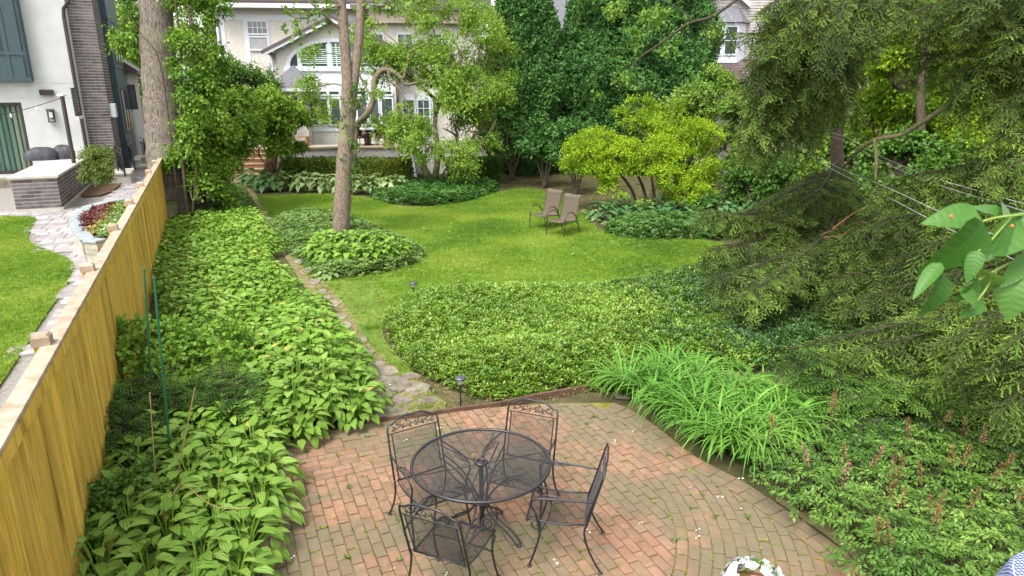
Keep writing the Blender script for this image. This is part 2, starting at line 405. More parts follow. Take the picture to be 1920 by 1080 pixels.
M['glass'] = glass_mat('window_glass')

# ================================================================== GROUND
FA = math.radians(23.6)                                  # the plots run this much to the left of the camera
def frame_obj(o, rz): return Matrix.Translation(Vector(o)) @ Matrix.Rotation(rz, 4, 'Z')
class Frame:
    def __init__(s, o, rz): s.o = np.array(o, float); s.rz = rz; s.ex = np.array([math.cos(rz), math.sin(rz), 0]); s.ey = np.array([-math.sin(rz), math.cos(rz), 0])
    def yplane(s, x, y, Y=0.0):          # pixel -> (local x, z) on plane local y = Y
        r = ray(x, y); t = (Y - (CAMP - s.o) @ s.ey) / (r @ s.ey); p = CAMP + r*t - s.o; return p @ s.ex, p[2]
    def xplane(s, x, y, X=0.0):
        r = ray(x, y); t = (X - (CAMP - s.o) @ s.ex) / (r @ s.ex); p = CAMP + r*t - s.o; return p @ s.ey, p[2]
    def loc(s, p): p = np.array([*p[:2], 0]) - s.o*[1, 1, 0]; return p @ s.ex, p @ s.ey
    def world(s, x, y, z=0): return s.o + s.ex*x + s.ey*y + np.array([0, 0, z])

gb = MB(); n = 40
for i in range(n+1):
    for j in range(n+1): gb.v.append((-60 + 130*i/n, -12 + 130*j/n, -.02))
gb.f = [(i*(n+1)+j, (i+1)*(n+1)+j, (i+1)*(n+1)+j+1, i*(n+1)+j+1) for i in range(n) for j in range(n)]
tag(gb.build('ground', M['ground']), kind='structure')

# lawn
lawn_px = [(478,368),(540,366),(620,362),(700,372),(740,388),(830,388),(945,356),(1005,352),(1060,378),(1105,412),(1130,440),(1200,449),(1352,449),(1372,478),
           (1300,508),(1180,535),(960,541),(860,544),(790,550),(742,572),(715,605),(722,645),(770,690),(800,735),(850,768),(760,785),(690,797),(668,730),(640,650),(605,560),(560,500),(515,440),(490,395)]
lawn = smooth_poly(Gp(lawn_px), 1)
M['lawn'] = rough_mat('lawn_turf', (.06, .11, .012), (.12, .19, .03), 1.2, .95, .5, 60, bdist=.02, spec=.1)
lb = MB(); lb.prism([tuple(p) for p in lawn], -.015, .004); tag(lb.build('lawn', M['lawn']), kind='structure')
isl_px = [(508,425),(520,408),(560,401),(612,400),(680,415),(730,445),(785,462),(797,478),(785,496),(720,512),(650,522),(600,522),(575,500),(540,470),(515,448)]
isl = smooth_poly(Gp(isl_px), 1)
ib = MB(); ib.prism(isl, .004, .02); tag(ib.build('planting_bed', M['soil']), kind='structure')

# stepping stone path
path_px = [(690,800),(668,735),(640,650),(603,560),(560,500),(515,440),(490,395),(470,365),(450,345),(425,348),(450,380),(490,440),(530,500),(575,560),(600,600),(625,640),(655,700),(680,760)]
M['path'] = rough_mat('trodden_soil', (.10, .085, .045), (.22, .19, .09), 5, .95, .6, 50, bdist=.02, spec=.1)
pathL = [(690,792),(655,700),(630,640),(600,585),(575,545),(545,500),(510,440),(488,398),(470,365),(455,345)]
pathR = [(855,768),(790,725),(738,690),(690,645),(660,590),(625,545),(592,512),(548,470),(512,425),(495,392),(480,365),(468,345)]
pp = Gp(pathL) + Gp(pathR)[::-1]
pb = MB(); pb.prism(smooth_poly(pp, 1), -.012, .009); path = tag(pb.build('garden_path', M['path']), kind='structure')
M['stone'] = rough_mat('flagstone', (.11, .09, .068), (.25, .215, .17), 7, .9, .7, 40, tints=.5, bdist=.015, spec=.15)
def stone(poly, z0, z1, parent, name='flagstone', m=None):
    c = np.mean(poly, 0); b = MB(); n = len(poly); a = [tuple(c + (np.array(p)-c)*.93) for p in poly]
    V = [(*p, z0) for p in poly] + [(*p, z1-.012) for p in poly] + [(*p, z1+rnd.uniform(-.003,.003)) for p in a]
    F = [(i, (i+1) % n, n+(i+1) % n, n+i) for i in range(n)] + [(n+i, n+(i+1) % n, 2*n+(i+1) % n, 2*n+i) for i in range(n)] + [tuple(2*n+i for i in range(n))]
    b.add(V, F); o = link(name, fixn(b.mesh(name, m or M['stone'])), parent); return o
stones_px = [(725,776,38,17),(712,744,30,14),(745,722,32,16),(783,730,30,14),(700,712,26,10),(720,697,28,12),(700,686,30,8),(682,662,22,12),(660,668,20,8),(668,640,28,8),
             (640,632,20,8),(648,612,16,7),(632,596,18,7),(622,572,18,6),(607,560,16,5),(800,752,22,8),(590,530,13,6),(578,508,12,6),(562,492,11,5),(548,474,10,5),(534,458,10,4),
             (522,440,9,4),(512,425,8,4),(503,411,7,3),(497,400,7,3),(1175,743,26,7),(606,548,9,5),(752,752,22,8),(770,708,20,6)]
for (x, y, rx, ry) in stones_px:
    k = rnd.randint(6, 8); a0 = rnd.random()
    poly = [tuple(G(x + rx*rnd.uniform(.78, 1.08)*math.cos(a0+2*math.pi*i/k), y + ry*rnd.uniform(.78, 1.08)*math.sin(a0+2*math.pi*i/k))[:2]) for i in range(k)]
    stone(poly, 0, .028 + rnd.uniform(0, .012), path)

# ================================================================== BRICK PATIO
F0 = Frame((0, 0, 0), FA)
edge_px = [(1150,757),(1185,770),(1240,808),(1290,850),(1340,878),(1390,902),(1440,935),(1500,975),(1570,1025),(1640,1085),(1700,1150),(1740,1230),(1750,1400)]
E = smooth_poly(Gp(edge_px), 2, False); E = [np.array(p) for p in E]
back_px = [(470,850),(560,822),(690,796),(800,780),(940,763),(1050,758),(1150,757)]
left_px = [(470,850),(455,920),(450,1000),(440,1100),(430,1300),(420,1500)]
patio = [tuple(p) for p in E] + [(E[-1][0]-.1, 1.2)] + [(-1.9, 1.2)] + Gp(left_px)[::-1] + Gp(back_px)[1:-1]
M['joint'] = rough_mat('mossy_joint_sand', (.11, .11, .02), (.22, .19, .06), 9, .98, .7, 90, bdist=.01, spec=.05)
jb = MB(); jb.prism(patio, -.018, .012); pat = tag(jb.build('brick_patio', M['joint']), kind='structure')
def brick_mat(name, reds, grey, stain=.65):
    m = mat(name); t = tintval(m); c = ramp(m, t, [(0, reds[0]), (.35, reds[1]), (.7, reds[2]), (1, reds[3])])
    fine = noise(m, pos(m), 28, 6, .7); c = mixc(m, .35, c, ramp(m, fine, [(.25, (.07, .05, .035)), (.7, (.36, .24, .17))]))
    big = noise(m, pos(m), .75, 5, .65); k = math_(m, 'MULTIPLY', ramp(m, big, [(.42, (0, 0, 0)), (.55, (1, 1, 1))]), stain)
    mid_ = ramp(m, noise(m, pos(m), 9, 5, .7), [(.4, (0, 0, 0)), (.62, (1, 1, 1))])
    c = mixc(m, k, c, grey)
    c = mixc(m, math_(m, 'MULTIPLY', mid_, .45), c, tuple(x*.75 for x in grey))
    lk(m, c, bsdf(m).inputs['Base Color']); bsdf(m).inputs['Roughness'].default_value = .88; bsdf(m).inputs['Specular IOR Level'].default_value = .2
    bump(m, noise(m, pos(m), 70, 6, .7), .5, .006); return m
M['brick'] = brick_mat('worn_red_brick', [(.15, .08, .05), (.22, .098, .056), (.275, .13, .077), (.20, .125, .08)], (.125, .108, .066), .9)
def clip(poly, a, nrm_):
    out = []; n = len(poly)
    for i in range(n):
        p, q = poly[i], poly[(i+1) % n]; dp = (p-a) @ nrm_; dq = (q-a) @ nrm_
        if dp >= 0: out.append(p)
        if (dp >= 0) != (dq >= 0): out.append(p + (q-p)*dp/(dp-dq))
    return out
bricks = []      # polygons in xy
BW, BL, GAP = .100, .200, .0105
# resample the curved edge
seg = np.cumsum([0] + [np.linalg.norm(E[i+1]-E[i]) for i in range(len(E)-1)]); EL = seg[-1]
def at(s):
    s = min(max(s, 0), EL-1e-6); i = int(np.searchsorted(seg, s, side='right')-1); i = min(i, len(E)-2)
    t = (s-seg[i])/(seg[i+1]-seg[i]); d = nrm((E[min(i+2, len(E)-1)]-E[max(i-1, 0)])[None])[0]
    return E[i]*(1-t)+E[i+1]*t, d
def zone(s): return 2
_t = math.radians(13); R0 = 2.0; _p1 = G(1268, 1030)[:2]; OC = _p1+R0*np.array([-math.cos(_t), math.sin(_t)])
uv_ = np.array([-math.sin(FA), math.cos(FA)]); vv_ = np.array([math.cos(FA), math.sin(FA)])
for k in range(2):
    s = rnd.uniform(0, .1)
    while s < EL-.1:
        L = BL if k else BL
        if k < zone(s+.1):
            p0, d0 = at(s); p1, d1 = at(s+L-GAP); n0 = np.array([d0[1], -d0[0]]); n1 = np.array([d1[1], -d1[0]])
            w0, w1 = k*(BW+GAP)+.02, k*(BW+GAP)+.02+BW
            # inward is to the left-bottom side
            q = [p0+n0*w0, p1+n1*w0, p1+n1*w1, p0+n0*w1]; bricks.append((q, 'arc'))
        s += L*(1+.0)+k*.0
Earr = np.array(E)
def near_edge(p):
    d = np.linalg.norm(Earr-p, axis=1); i = int(np.argmin(d)); best = (1e9, None, None, 0)
    for j in (max(i-1, 0), min(i, len(E)-2)):
        a, b = E[j], E[j+1]; ab = b-a; t = max(0, min(1, (p-a)@ab/(ab@ab))); q = a+ab*t; dd = np.linalg.norm(p-q)
        if dd < best[0]: best = (dd, q, nrm(ab[None])[0], seg[j]+t*np.linalg.norm(ab))
    return best
e2x, e2y = F0.ex[:2], F0.ey[:2]
bk = [np.array(p) for p in Gp(back_px)]; bkc = lambda p: edge_dist([p], Gp(back_px), False)[0]
def addrect(cx, cy, lx, ly):
    c = e2x*cx+e2y*cy
    if not inside([c], patio)[0]:
        if not any(inside([c+e2x*sx*lx/2+e2y*sy*ly/2], patio)[0] for sx in (-1, 1) for sy in (-1, 1)): return
    q = [c-e2x*lx/2-e2y*ly/2, c+e2x*lx/2-e2y*ly/2, c+e2x*lx/2+e2y*ly/2, c-e2x*lx/2+e2y*ly/2]
    dd, pt, d, s = near_edge(c); z = zone(s)*(BW+GAP)+.028; nn = np.array([d[1], -d[0]])
    if dd < z+.3: q = clip(q, pt+nn*z, nn)
    if len(q) < 3: return
    for i in range(len(bk)-1):
        ab = bk[i+1]-bk[i]; L = np.linalg.norm(ab); ab = ab/L; nn = np.array([ab[1], -ab[0]])
        tt = (c-bk[i])@ab
        if -.05 < tt < L+.05 and abs((c-bk[i])@nn) < .35: q = clip(q, bk[i]+nn*.03, nn)
        if len(q) < 3: return
    a_, b_ = (c-OC)@vv_, (c-OC)@uv_
    if b_ < .25 and a_ > 0:
        rr_ = math.hypot(a_, b_)
        if rr_ > R0+.25 and b_ < -.12: return
        if rr_ > R0+.05 and b_ > -.2: q = clip(q, OC, uv_)
        elif b_ < .05: n_ = (c-OC)/rr_; q = clip(q, OC+n_*(R0-.006), -n_)
        if len(q) < 3: return
    if poly_area(q) < .0008: return
    bricks.append((q, 'in'))
for j in range(14):
    r = R0+(BW)*(j+.5); a = -.004; first = j % 2
    while a > -1.3:
        bl_ = BL/2 if first else BL; first = 0
        da_ = (bl_-GAP)/r; pts = []
        for aa, rr in ((a-da_, r-BW/2+GAP/2), (a-da_, r+BW/2-GAP/2), (a-da_/2, r+BW/2-GAP/2+.001), (a, r+BW/2-GAP/2), (a, r-BW/2+GAP/2)): pts.append(OC+rr*(vv_*math.cos(aa)+uv_*math.sin(aa)))
        c = np.mean(pts, 0); dd, pt, d, s = near_edge(c)
        if inside([c], patio)[0] or dd < .2:
            nn = np.array([d[1], -d[0]]); q = clip(pts, pt+nn*(2*(BW+GAP)+.028), nn)
            if len(q) >= 3 and poly_area(q) > .003 and c[0] < 4: bricks.append((q, 'fan'))
        a -= bl_/r
# long axis towards the back for most of it, across for the patch near the big hosta
split_px = [(470,850),(560,822),(690,796),(800,778),(870,768),(840,800),(775,850),(700,890),(600,905),(500,903),(470,905)]
across = Gp(split_px)
ay0, ay1 = 1.0, 11.0
X0, Y0 = -80*BW, 8*BW
def cell_across(i, j):
    c = e2x*(X0+(i+.5)*BW)+e2y*(Y0+(j+.5)*BW); return inside([c], across)[0]
def near_view(i, j):
    c = e2x*(X0+(i+.5)*BW)+e2y*(Y0+(j+.5)*BW); return -3.3 < c[0] < 4.2 and 1.2 < c[1] < 8.5
for i in range(0, 160):
    j = i % 2
    while j < 110:
        if near_view(i, j):
            k0, k1 = not cell_across(i, j), not cell_across(i, j+1); x_ = X0+(i+.5)*BW; y_ = Y0+j*BW
            if k0 and k1: addrect(x_, y_+BW, BW-GAP+.003, BL-GAP)
            elif k0: addrect(x_, y_+BW/2, BW-GAP+.003, BW-GAP)
            elif k1: addrect(x_, y_+BW*1.5, BW-GAP+.003, BW-GAP)
        j += 2
for j in range(0, 110):
    i = (j//3) % 2
    while i < 160:
        if near_view(i, j):
            k0, k1 = cell_across(i, j), cell_across(i+1, j); x_ = X0+i*BW; y_ = Y0+(j+.5)*BW
            if k0 and k1: addrect(x_+BW, y_, BL-GAP, BW-GAP+.003)
            elif k0: addrect(x_+BW/2, y_, BW-GAP, BW-GAP+.003)
            elif k1: addrect(x_+BW*1.5, y_, BW-GAP, BW-GAP+.003)
        i += 2
def brickgeo(q, b, hz):
    c = np.mean(q, 0); n = len(q); tl = (rnd.uniform(-.012, .012), rnd.uniform(-.012, .012))
    inn = [c+(p-c)*.92 for p in q]
    z = lambda p: hz + (p-c)@np.array(tl)
    V = [(*p, .0) for p in q] + [(*p, z(p)-.005) for p in q] + [(*p, z(p)) for p in inn]
    F = [(i, (i+1) % n, n+(i+1) % n, n+i) for i in range(n)] + [(n+i, n+(i+1) % n, 2*n+(i+1) % n, 2*n+i) for i in range(n)] + [tuple(2*n+i for i in range(n))]
    b.add(V, F)
def signed(q):
    a = sum(q[i][0]*q[(i+1) % len(q)][1]-q[(i+1) % len(q)][0]*q[i][1] for i in range(len(q))); return q if a > 0 else q[::-1]
bricks = [(signed(q), k) for q, k in bricks if np.mean(q, 0)[1] > 2.6]
def vis(q):
    c = np.mean(q, 0); v = np.array([*c, 0])-CAMP; z = v@FW; px = 960+FPX*v[0]/z; py = 540-FPX*(v@UPV)/z
    return -30 < px < 1950 and py < 1100 and px > 485, z
vb = sorted([(vis(q)[1], i) for i, (q, k) in enumerate(bricks) if vis(q)[0]]); big = set(i for _, i in vb[:300])
rest = MB(); rt = []
for i, (q, k) in enumerate(bricks):
    hz = .026 + rnd.uniform(-.004, .004)
    if i in big:
        b = MB(); c = np.mean(q, 0); brickgeo([p-c for p in q], b, hz); o = b.build('brick', M['brick'], pat); o.location = (*c, 0)
    else:
        n0 = len(rest.v); brickgeo(q, rest, hz); rt += [rnd.random()]*(len(rest.v)-n0)
me = rest.mesh('bricks', M['brick']); a = me.attributes.new('tint', 'FLOAT', 'POINT'); a.data.foreach_set('value', rt)
tag(link('bricks', me, pat), kind='stuff')

# edging boards along the back of the patio
M['edging'] = rough_mat('rusty_edging', (.05, .028, .018), (.12, .065, .04), 9, .9, .4)
ed = empty('patio_edging', (0, 0, 0), 0, 'dark brown edging board between the brick patio and the groundcover', 'edging')
for a, b in (((688,797),(812,781)),((812,781),(942,763)),((942,763),(1010,748)),((1010,748),(1102,732))):
    A, B = G(*a), G(*b); A = A*[1, 1, 0]; c = (A+B)/2; L = np.linalg.norm((B-A)[:2])
    o = MB().bbox((0, 0, .035), (L-.006, .035, .09), .006, jit=.003).build('edging_board', M['edging'], ed); o.location = (c[0], c[1], 0); o.rotation_euler = (0, 0, math.atan2(B[1]-A[1], B[0]-A[0]))


# ================================================================== FENCE
fence = empty('wooden_fence', (0, 0, 0), 0, 'tall yellow stained board fence running back along the left side', 'fence')
M['fence'] = mat('stained_board')
def wood(m, c1, c2, c3, across='X', tint=.5, gs=1.0):
    p = pos(m, (9*gs, 9*gs, .55*gs)); g = noise(m, p, 1.6, 8, .68, 1.2); f = noise(m, pos(m, (60, 60, 3)), 1, 6, .7)
    c = ramp(m, g, [(.28, c1), (.5, c2), (.72, c3)]); c = mixc(m, .3, c, ramp(m, f, [(.3, c1), (.7, c3)]))
    c = mixc(m, 1.0, c, tintgray(m, tint), 'MULTIPLY')
    lk(m, c, bsdf(m).inputs['Base Color']); bsdf(m).inputs['Roughness'].default_value = .75; bsdf(m).inputs['Specular IOR Level'].default_value = .25
    wv = ramp(m, noise(m, pos(m, (3.5, 3.5, .35)), 1.3, 4, .6), [(.56, (1, 1, 1)), (.74, (.45, .42, .38))]); c = mixc(m, 1.0, c, wv, 'MULTIPLY')
    kv = nd(m, 'ShaderNodeTexVoronoi'); lk(m, pos(m, (2.2, 2.2, 1.1)), kv.inputs[0]); kk = ramp(m, kv.outputs['Distance'], [(.035, (.25, .16, .08)), (.075, (1, 1, 1))]); c = mixc(m, .8, c, kk, 'MULTIPLY'); lk(m, c, bsdf(m).inputs['Base Color'])
    bump(m, f, .35, .006)
wood(M['fence'], (.24, .125, .012), (.52, .325, .038), (.70, .50, .115), tint=.36)
M['cap'] = rough_mat('weathered_cap_board', (.20, .14, .095), (.40, .31, .225), 7, .85, .4, tints=.25, sc=(1, 1, 1))
FN = G(75, 650, 1.85)*[1, 1, 0]; FD = nrm((G(262, 350, 1.85)-G(75, 650, 1.85))[None]*[1, 1, 0])[0]; FS = np.array([FD[1], -FD[0], 0])   # to the garden side
FN = FN+FS*.075
fx = lambda t: FN + FD*t
FZ = math.atan2(FD[1], FD[0])
t = -4.2; bi = 0
boardmeshes = []
for k in range(5):
    boardmeshes.append(MB().bbox((0, 0, .89), (.130+.002*k, .022, 1.76), .002).mesh('fence_board', M['fence']))
while t < 18.2:
    o = link('fence_board', boardmeshes[bi % 5], fence); o.location = tuple(fx(t) + FS*(.004*math.sin(bi*2.4)+ .014)); o.rotation_euler = (0, 0, FZ); bi += 1; t += .144
posts = [k*2.46 - 2.46*1 for k in range(0, 9)]
for t in posts + [-4.3]:
    c = fx(t) - FS*.055
    for o in (MB().box((0, 0, .93), (.105, .105, 1.86)).build('fence_post', M['fence'], fence), MB().bbox((0, 0, 1.91), (.13, .13, .09), .02).build('post_cap', M['cap'], fence)):
        o.location = tuple(c); o.rotation_euler = (0, 0, FZ)
ps = sorted(posts + [-4.9, 17.3])
for a, b in zip(ps[:-1], ps[1:]):
    c = fx((a+b)/2); L = b-a
    for nm, off, z, d in (('cap_board', .0, 1.853, (L-.008, .125, .032)), ('face_rail', .045, 1.77, (L-.012, .03, .10)), ('back_rail', -.05, .4, (L-.11, .04, .09)), ('back_rail', -.05, 1.4, (L-.11, .04, .09))):
        o = MB().bbox((0, 0, 0), d, .003).build(nm, M['cap'] if nm == 'cap_board' else M['fence'], fence); o.location = tuple(c+FS*off+np.array([0, 0, z])); o.rotation_euler = (0, 0, FZ)

# ================================================================== NEIGHBOUR'S YARD
NZ = .4
def fpt(t, off, z=0): return tuple((fx(t)+FS*off)[:2])
yard_poly = [fpt(-6, -.14), fpt(60, -.14), (-60, 60), (-60, -5)]
nb = MB(); nb.prism(yard_poly, -.05, NZ-.012); M['pavbase'] = rough_mat('paving_sand', (.12, .11, .10), (.24, .22, .20), 20, .95, .4)
tag(nb.build('neighbour_ground', M['pavbase']), kind='structure')
nl_px = [(-900,410),(-300,408),(0,407),(55,407),(70,412),(62,426),(50,445),(62,462),(110,478),(138,492),(140,510),(118,548),(80,600),(40,665),(0,725),(-120,900),(-1100,900)]
nl = smooth_poly(Gp(nl_px, NZ), 1)
tag(MB().prism(nl, NZ-.012, NZ+.022).build('neighbour_lawn', M['lawn']), kind='structure')
M['paver'] = rough_mat('grey_paver', (.18, .165, .165), (.33, .305, .30), 5, .85, .4, 40, tints=.4, bdist=.01, spec=.2)
pv = tag(MB().prism([fpt(-6, -.2), fpt(30, -.2), fpt(30, -.3), fpt(-6, -.3)], NZ-.012, NZ-.002).build('paved_walk', M['pavbase']), kind='structure')
ISL0 = G(117, 395, NZ); TI = (ISL0-FN)@FD
row = 0; t = -2.5
FR = Frame(tuple(fx(0)), FZ - math.pi/2)         # x = towards the garden, y = along the fence
pcount = []
def pave(x0, x1, y0, y1, zt=NZ):
    c = FR.world((x0+x1)/2, (y0+y1)/2)
    if inside([c[:2]], nl)[0]: return
    b = MB().bbox((0, 0, zt+.005), (x1-x0-.012, y1-y0-.012, .04), .006, jit=.002); pcount.append((b, c))
t = 4.2
while t < TI + .4:
    h = rnd.choice([.28, .42, .42]); x = -.22
    ncol = 0
    lim = -5.2 if t > 9.5 else -3.4
    while x > lim:
        w = rnd.choice([.28, .42, .56]); pave(x-w, x, t, t+h); x -= w
    t += h
while t < TI + 12:
    h = .42; x = -.22
    while x > -1.5: 
        w = rnd.choice([.42, .56]); pave(x-w, x, t, t+h); x -= w
    t += h
def onscreen(c, z):
    v = np.array([c[0], c[1], z])-CAMP; d = v@FW; px = 960+FPX*v[0]/d; py = 540-FPX*(v@UPV)/d; return px > -20 and 0 < py < 1090
pcount = [q for q in pcount if onscreen(q[1], NZ)]
for b, c in pcount[:298]:
    o = b.build('paver', M['paver'], pv); o.location = tuple(c); o.rotation_euler = (0, 0, FR.rz)
if len(pcount) > 298:
    rb = MB()
    for b, c in pcount[298:]:
        Mz = Matrix.Rotation(FR.rz, 3, 'Z'); rb.add([Mz @ Vector(p) + Vector(c) for p in b.v], b.f)
    tag(rb.build('pavers', M['paver'], pv), kind='stuff')

# ---- modern house
C0 = G(160, 290, NZ+1.02); C0 = C0*[1, 1, 0]      # right-hand front corner of the house
t0 = (C0-FN)@FD
NF = Frame(tuple(C0), FR.rz)                      # x right, y back
# put the wall just behind the counter
ic = np.array(NF.loc(ISL0))                       # counter's near right corner in this frame
NF.o = NF.o + NF.ex*(ic[0]); ic = np.array(NF.loc(ISL0))
NF.o = NF.o*[1, 1, 0]
house = empty('modern_house', tuple(NF.o), NF.rz, 'white stucco house with teal panels and a grey brick chimney beyond the fence', 'house')
M['stucco_w'] = rough_mat('white_stucco', (.40, .41, .395), (.48, .49, .475), 2, .9, .3, 90)
M['teal'] = flat_mat('teal_panel_paint', (.026, .052, .062), .6, var=.12)
M['darkframe'] = flat_mat('dark_frame', (.035, .022, .022), .5)
fy = NF.yplane; fxp = NF.xplane
X1 = 0.0
CH = 9.0
dr = fy(65, 325); dt = fy(47, 192)
doorR = dr[0]; doorB, doorT = dr[1], dt[1]
b = MB(); b.span((doorR, 0, NZ-.05), (X1, .35, CH)); b.span((-9, 0, doorT), (doorR-.001, .35, CH)); b.span((-9, 0, NZ-.05), (doorR-.001, .35, doorB)); b.span((X1-.35, .351, NZ), (X1, 12, CH)); b.span((-9, 6, NZ), (X1-.36, 6.3, CH))
b.build('wall', M['stucco_w'], house)
# sliding door with vertical blinds
door = MB(); x = doorR
for xx in (x-.07, x-1.35, x-2.65, x-3.95): door.span((xx-.035, .06, doorB), (xx+.035, .17, doorT))
door.span((x-4, .062, doorT-.08), (x-.0, .168, doorT-.001)); door.span((x-4, .062, doorB+.001), (x-.0, .168, doorB+.08))
door = door.build('sliding_door', M['darkframe'], house)
M['dglass'] = mat('door_glass'); bb = bsdf(M['dglass']); bb.inputs['Base Color'].default_value = (.9, 1, .98, 1); bb.inputs['Roughness'].default_value = .02; bb.inputs['Transmission Weight'].default_value = 1.0; bb.inputs['IOR'].default_value = 1.1
MB().span((x-3.98, .10, doorB+.08), (x-.1, .11, doorT-.08)).build('pane', M['dglass'], door)
M['blind'] = leaf_mat('vertical_blind', (.05, .10, .09), (.22, .29, .22), (.48, .46, .33), .1, .7, .2)
for k in range(24):
    o = MB().box((0, 0, 0), (.11, .012, doorT-doorB-.2)).build('blind_slat', M['blind'], door); o.location = (x-.16-k*.165, .26, (doorT+doorB)/2); o.rotation_euler = (0, 0, .5)
MB().span((-9, 1.6, NZ), (X1-.4, 1.7, doorT)).build('inner_wall', flat_mat('dim_room', (.10, .13, .11)), house)
# door step
stp = fy(0, 350); MB().span((-9, -.6, NZ-.02), (doorR+.2, 0, doorB-.12)).build('step', M['stone'], house)
# panel line on the wall, teal oriel
for z in (fy(60, 155)[1], fy(30, 183)[1]): MB().span((-9, -.008, z-.01), (X1, -.001, z+.01)).build('wall_joint', flat_mat('joint', (.4, .42, .4)), house)
tr, tb = fy(60, 152, -.35)
or_ = MB().span((-9, -.35, tb), (tr, -.002, CH)).build('oriel', M['teal'], house)
def tl(px, py): return fy(px, py, -.37)
for px_ in ((3, 50), (33, 50), (52, 140)):
    xx = tl(*px_)[0]
    MB().span((xx-.05, -.372, tb+.005), (xx+.05, -.351, CH)).build('trim_strip', M['teal'], or_)
for z in (tb+.06, tl(30, 100)[1]): MB().span((-8.9, -.375, z-.06), (tr-.002, -.352, z+.06)).build('trim_strip', M['teal'], or_)
xx, zz = tl(2, 97); wf = MB().span((xx-1.2, -.376, zz-.0), (xx+.03, -.353, zz+2.2)).build('window', M['darkframe'], house); MB().span((xx-1.12, -.382, zz+.08), (xx-.06, -.3765, zz+2.1)).build('pane', M['glass'], wf)
# wall lamp and spotlight box
xx, zz = fy(97, 216); lam = MB(); lam.span((xx-.06, -.03, zz-.12), (xx+.06, -.001, zz+.16)); lam = lam.build('wall_lantern', M['darkmetal'], house)
g = MB(); [g.box((xx+sx*.09, -.14+sy*.08, zz-.02), (.02, .02, .42)) for sx in (-1, 1) for sy in (-1, 1)]; g.box((xx, -.14, zz+.2), (.24, .22, .03)); g.box((xx, -.14, zz-.23), (.22, .2, .03)); g.build('lantern_cage', M['darkmetal'], lam)
g = MB().box((xx, -.14, zz+.02), (.1, .1, .2)); g.build('lantern_glass', M['white'], lam)
xx, zz = fy(88, 173); MB().bbox((xx, -.08, zz), (.42, .155, .19), .02).build('wall_speaker', M['darkmetal'], house)
# downpipe
MB().tube([(X1-.09, -.07, NZ+.1), (X1-.09, -.07, 6.2), (X1-.05, -.10, 6.5), (X1+.2, -.2, 6.8)], .06, 8).build('downpipe', M['darkframe'], house)
# window in the side wall
wy0, wz0 = fxp(143, 218, X1); wy1, wz1 = fxp(155, 186, X1)
wf = MB().span((X1-.02, wy0-.1, wz0), (X1+.03, wy0+.9, wz0+.95)).build('window', M['darkframe'], house); MB().span((X1+.031, wy0-.02, wz0+.08), (X1+.036, wy0+.82, wz0+.87)).build('pane', M['glass'], wf)
MB().span((X1+.001, wy0-.12, wz0-.1), (X1+.08, wy0+.92, wz0-.002)).build('sill', M['white'], wf)
# chimney: front face at local y = cy, from the side wall out
cyy = None
for cand in np.arange(0.3, 12, .05):
    v = NF.world(X1, cand, 1.2)-CAMP; d = v@FW
    if 960+FPX*v[0]/d > 173: cyy = cand; break
cw = fy(217, 285, cyy)[0] - X1; cd = 1.15
cd = max(.6, min(2.0, fxp(228, 285, X1+cw)[0]-cyy))
M['mortar'] = flat_mat('pale_mortar', (.44, .42, .38), .95)
M['greybrick'] = rough_mat('grey_brick', (.075, .062, .066), (.17, .14, .145), 3, .85, .4, 50, tints=.6, spec=.2)
ch = MB().span((X1+.001, cyy, NZ-.05), (X1+cw, cyy+cd, CH+1)).build('chimney', M['mortar'], house)
def brickface(origin, e, L, z0, z1, nrmv, parent, cap, bl=.34, bh=.104, off=0):
    """courses of proud bricks; e and nrmv are local 2-vectors"""
    out = []; z = z0; r = 0
    while z+bh <= z1+.01:
        x = -(bl/2 if r % 2 else 0)
        while x < L-.02:
            a, c = max(x, 0)+.006, min(x+bl, L)-.006
            if c-a > .04: out.append((a, c, z))
            x += bl
        z += bh; r += 1
    ang = math.atan2(e[1], e[0]); cache = {}
    rest = MB(); 
    for i, (a, c, z) in enumerate(out):
        key = round(c-a, 3); ctr = (origin[0]+e[0]*(a+c)/2+nrmv[0]*.006, origin[1]+e[1]*(a+c)/2+nrmv[1]*.006, z+bh/2)
        if len(usedb.get(parent.name, [])) < cap:
            if key not in cache: cache[key] = MB().box((0, 0, 0), (c-a, .014, bh-.026)).mesh('brick', M['greybrick'])
            o = link('brick', cache[key], parent); o.location = ctr; o.rotation_euler = (0, 0, ang); usedb.setdefault(parent.name, []).append(1)
        else: rest.box(ctr, (c-a, .014, bh-.026), rz=ang)
    if rest.v: tag(rest.build('bricks', M['greybrick'], parent), kind='stuff')
usedb = {}
vtop = fy(150, 0, cyy)[1]+.3
brickface((X1, cyy), (1, 0), cw, NZ, vtop, (0, -1), ch, 235)
brickface((X1+cw, cyy), (0, 1), cd, NZ, vtop, (1, 0), ch, 290)
# teal bay behind the chimney
by = cyy+cd; bx = fy(240, 285, by+.2)[0]
bay = MB().span((X1+.002, by+.2, NZ), (bx, by+4.2, CH)).build('bay', M['teal'], house)
for z in (1.6, 3.9, 4.6, 6.4): MB().span((X1, by+.18, z), (bx+.02, by+4.22, z+.12)).build('trim_strip', M['teal'], bay)
for yy in (by+.9, by+1.9, by+2.9):
    for z0, z1 in ((2.0, 3.8), (4.8, 6.3)):
        wf = MB().span((bx+.001, yy, z0), (bx+.03, yy+.7, z1)).build('window', M['darkframe'], house); MB().span((bx+.031, yy+.07, z0+.08), (bx+.035, yy+.63, z1-.08)).build('pane', M['glass'], wf)
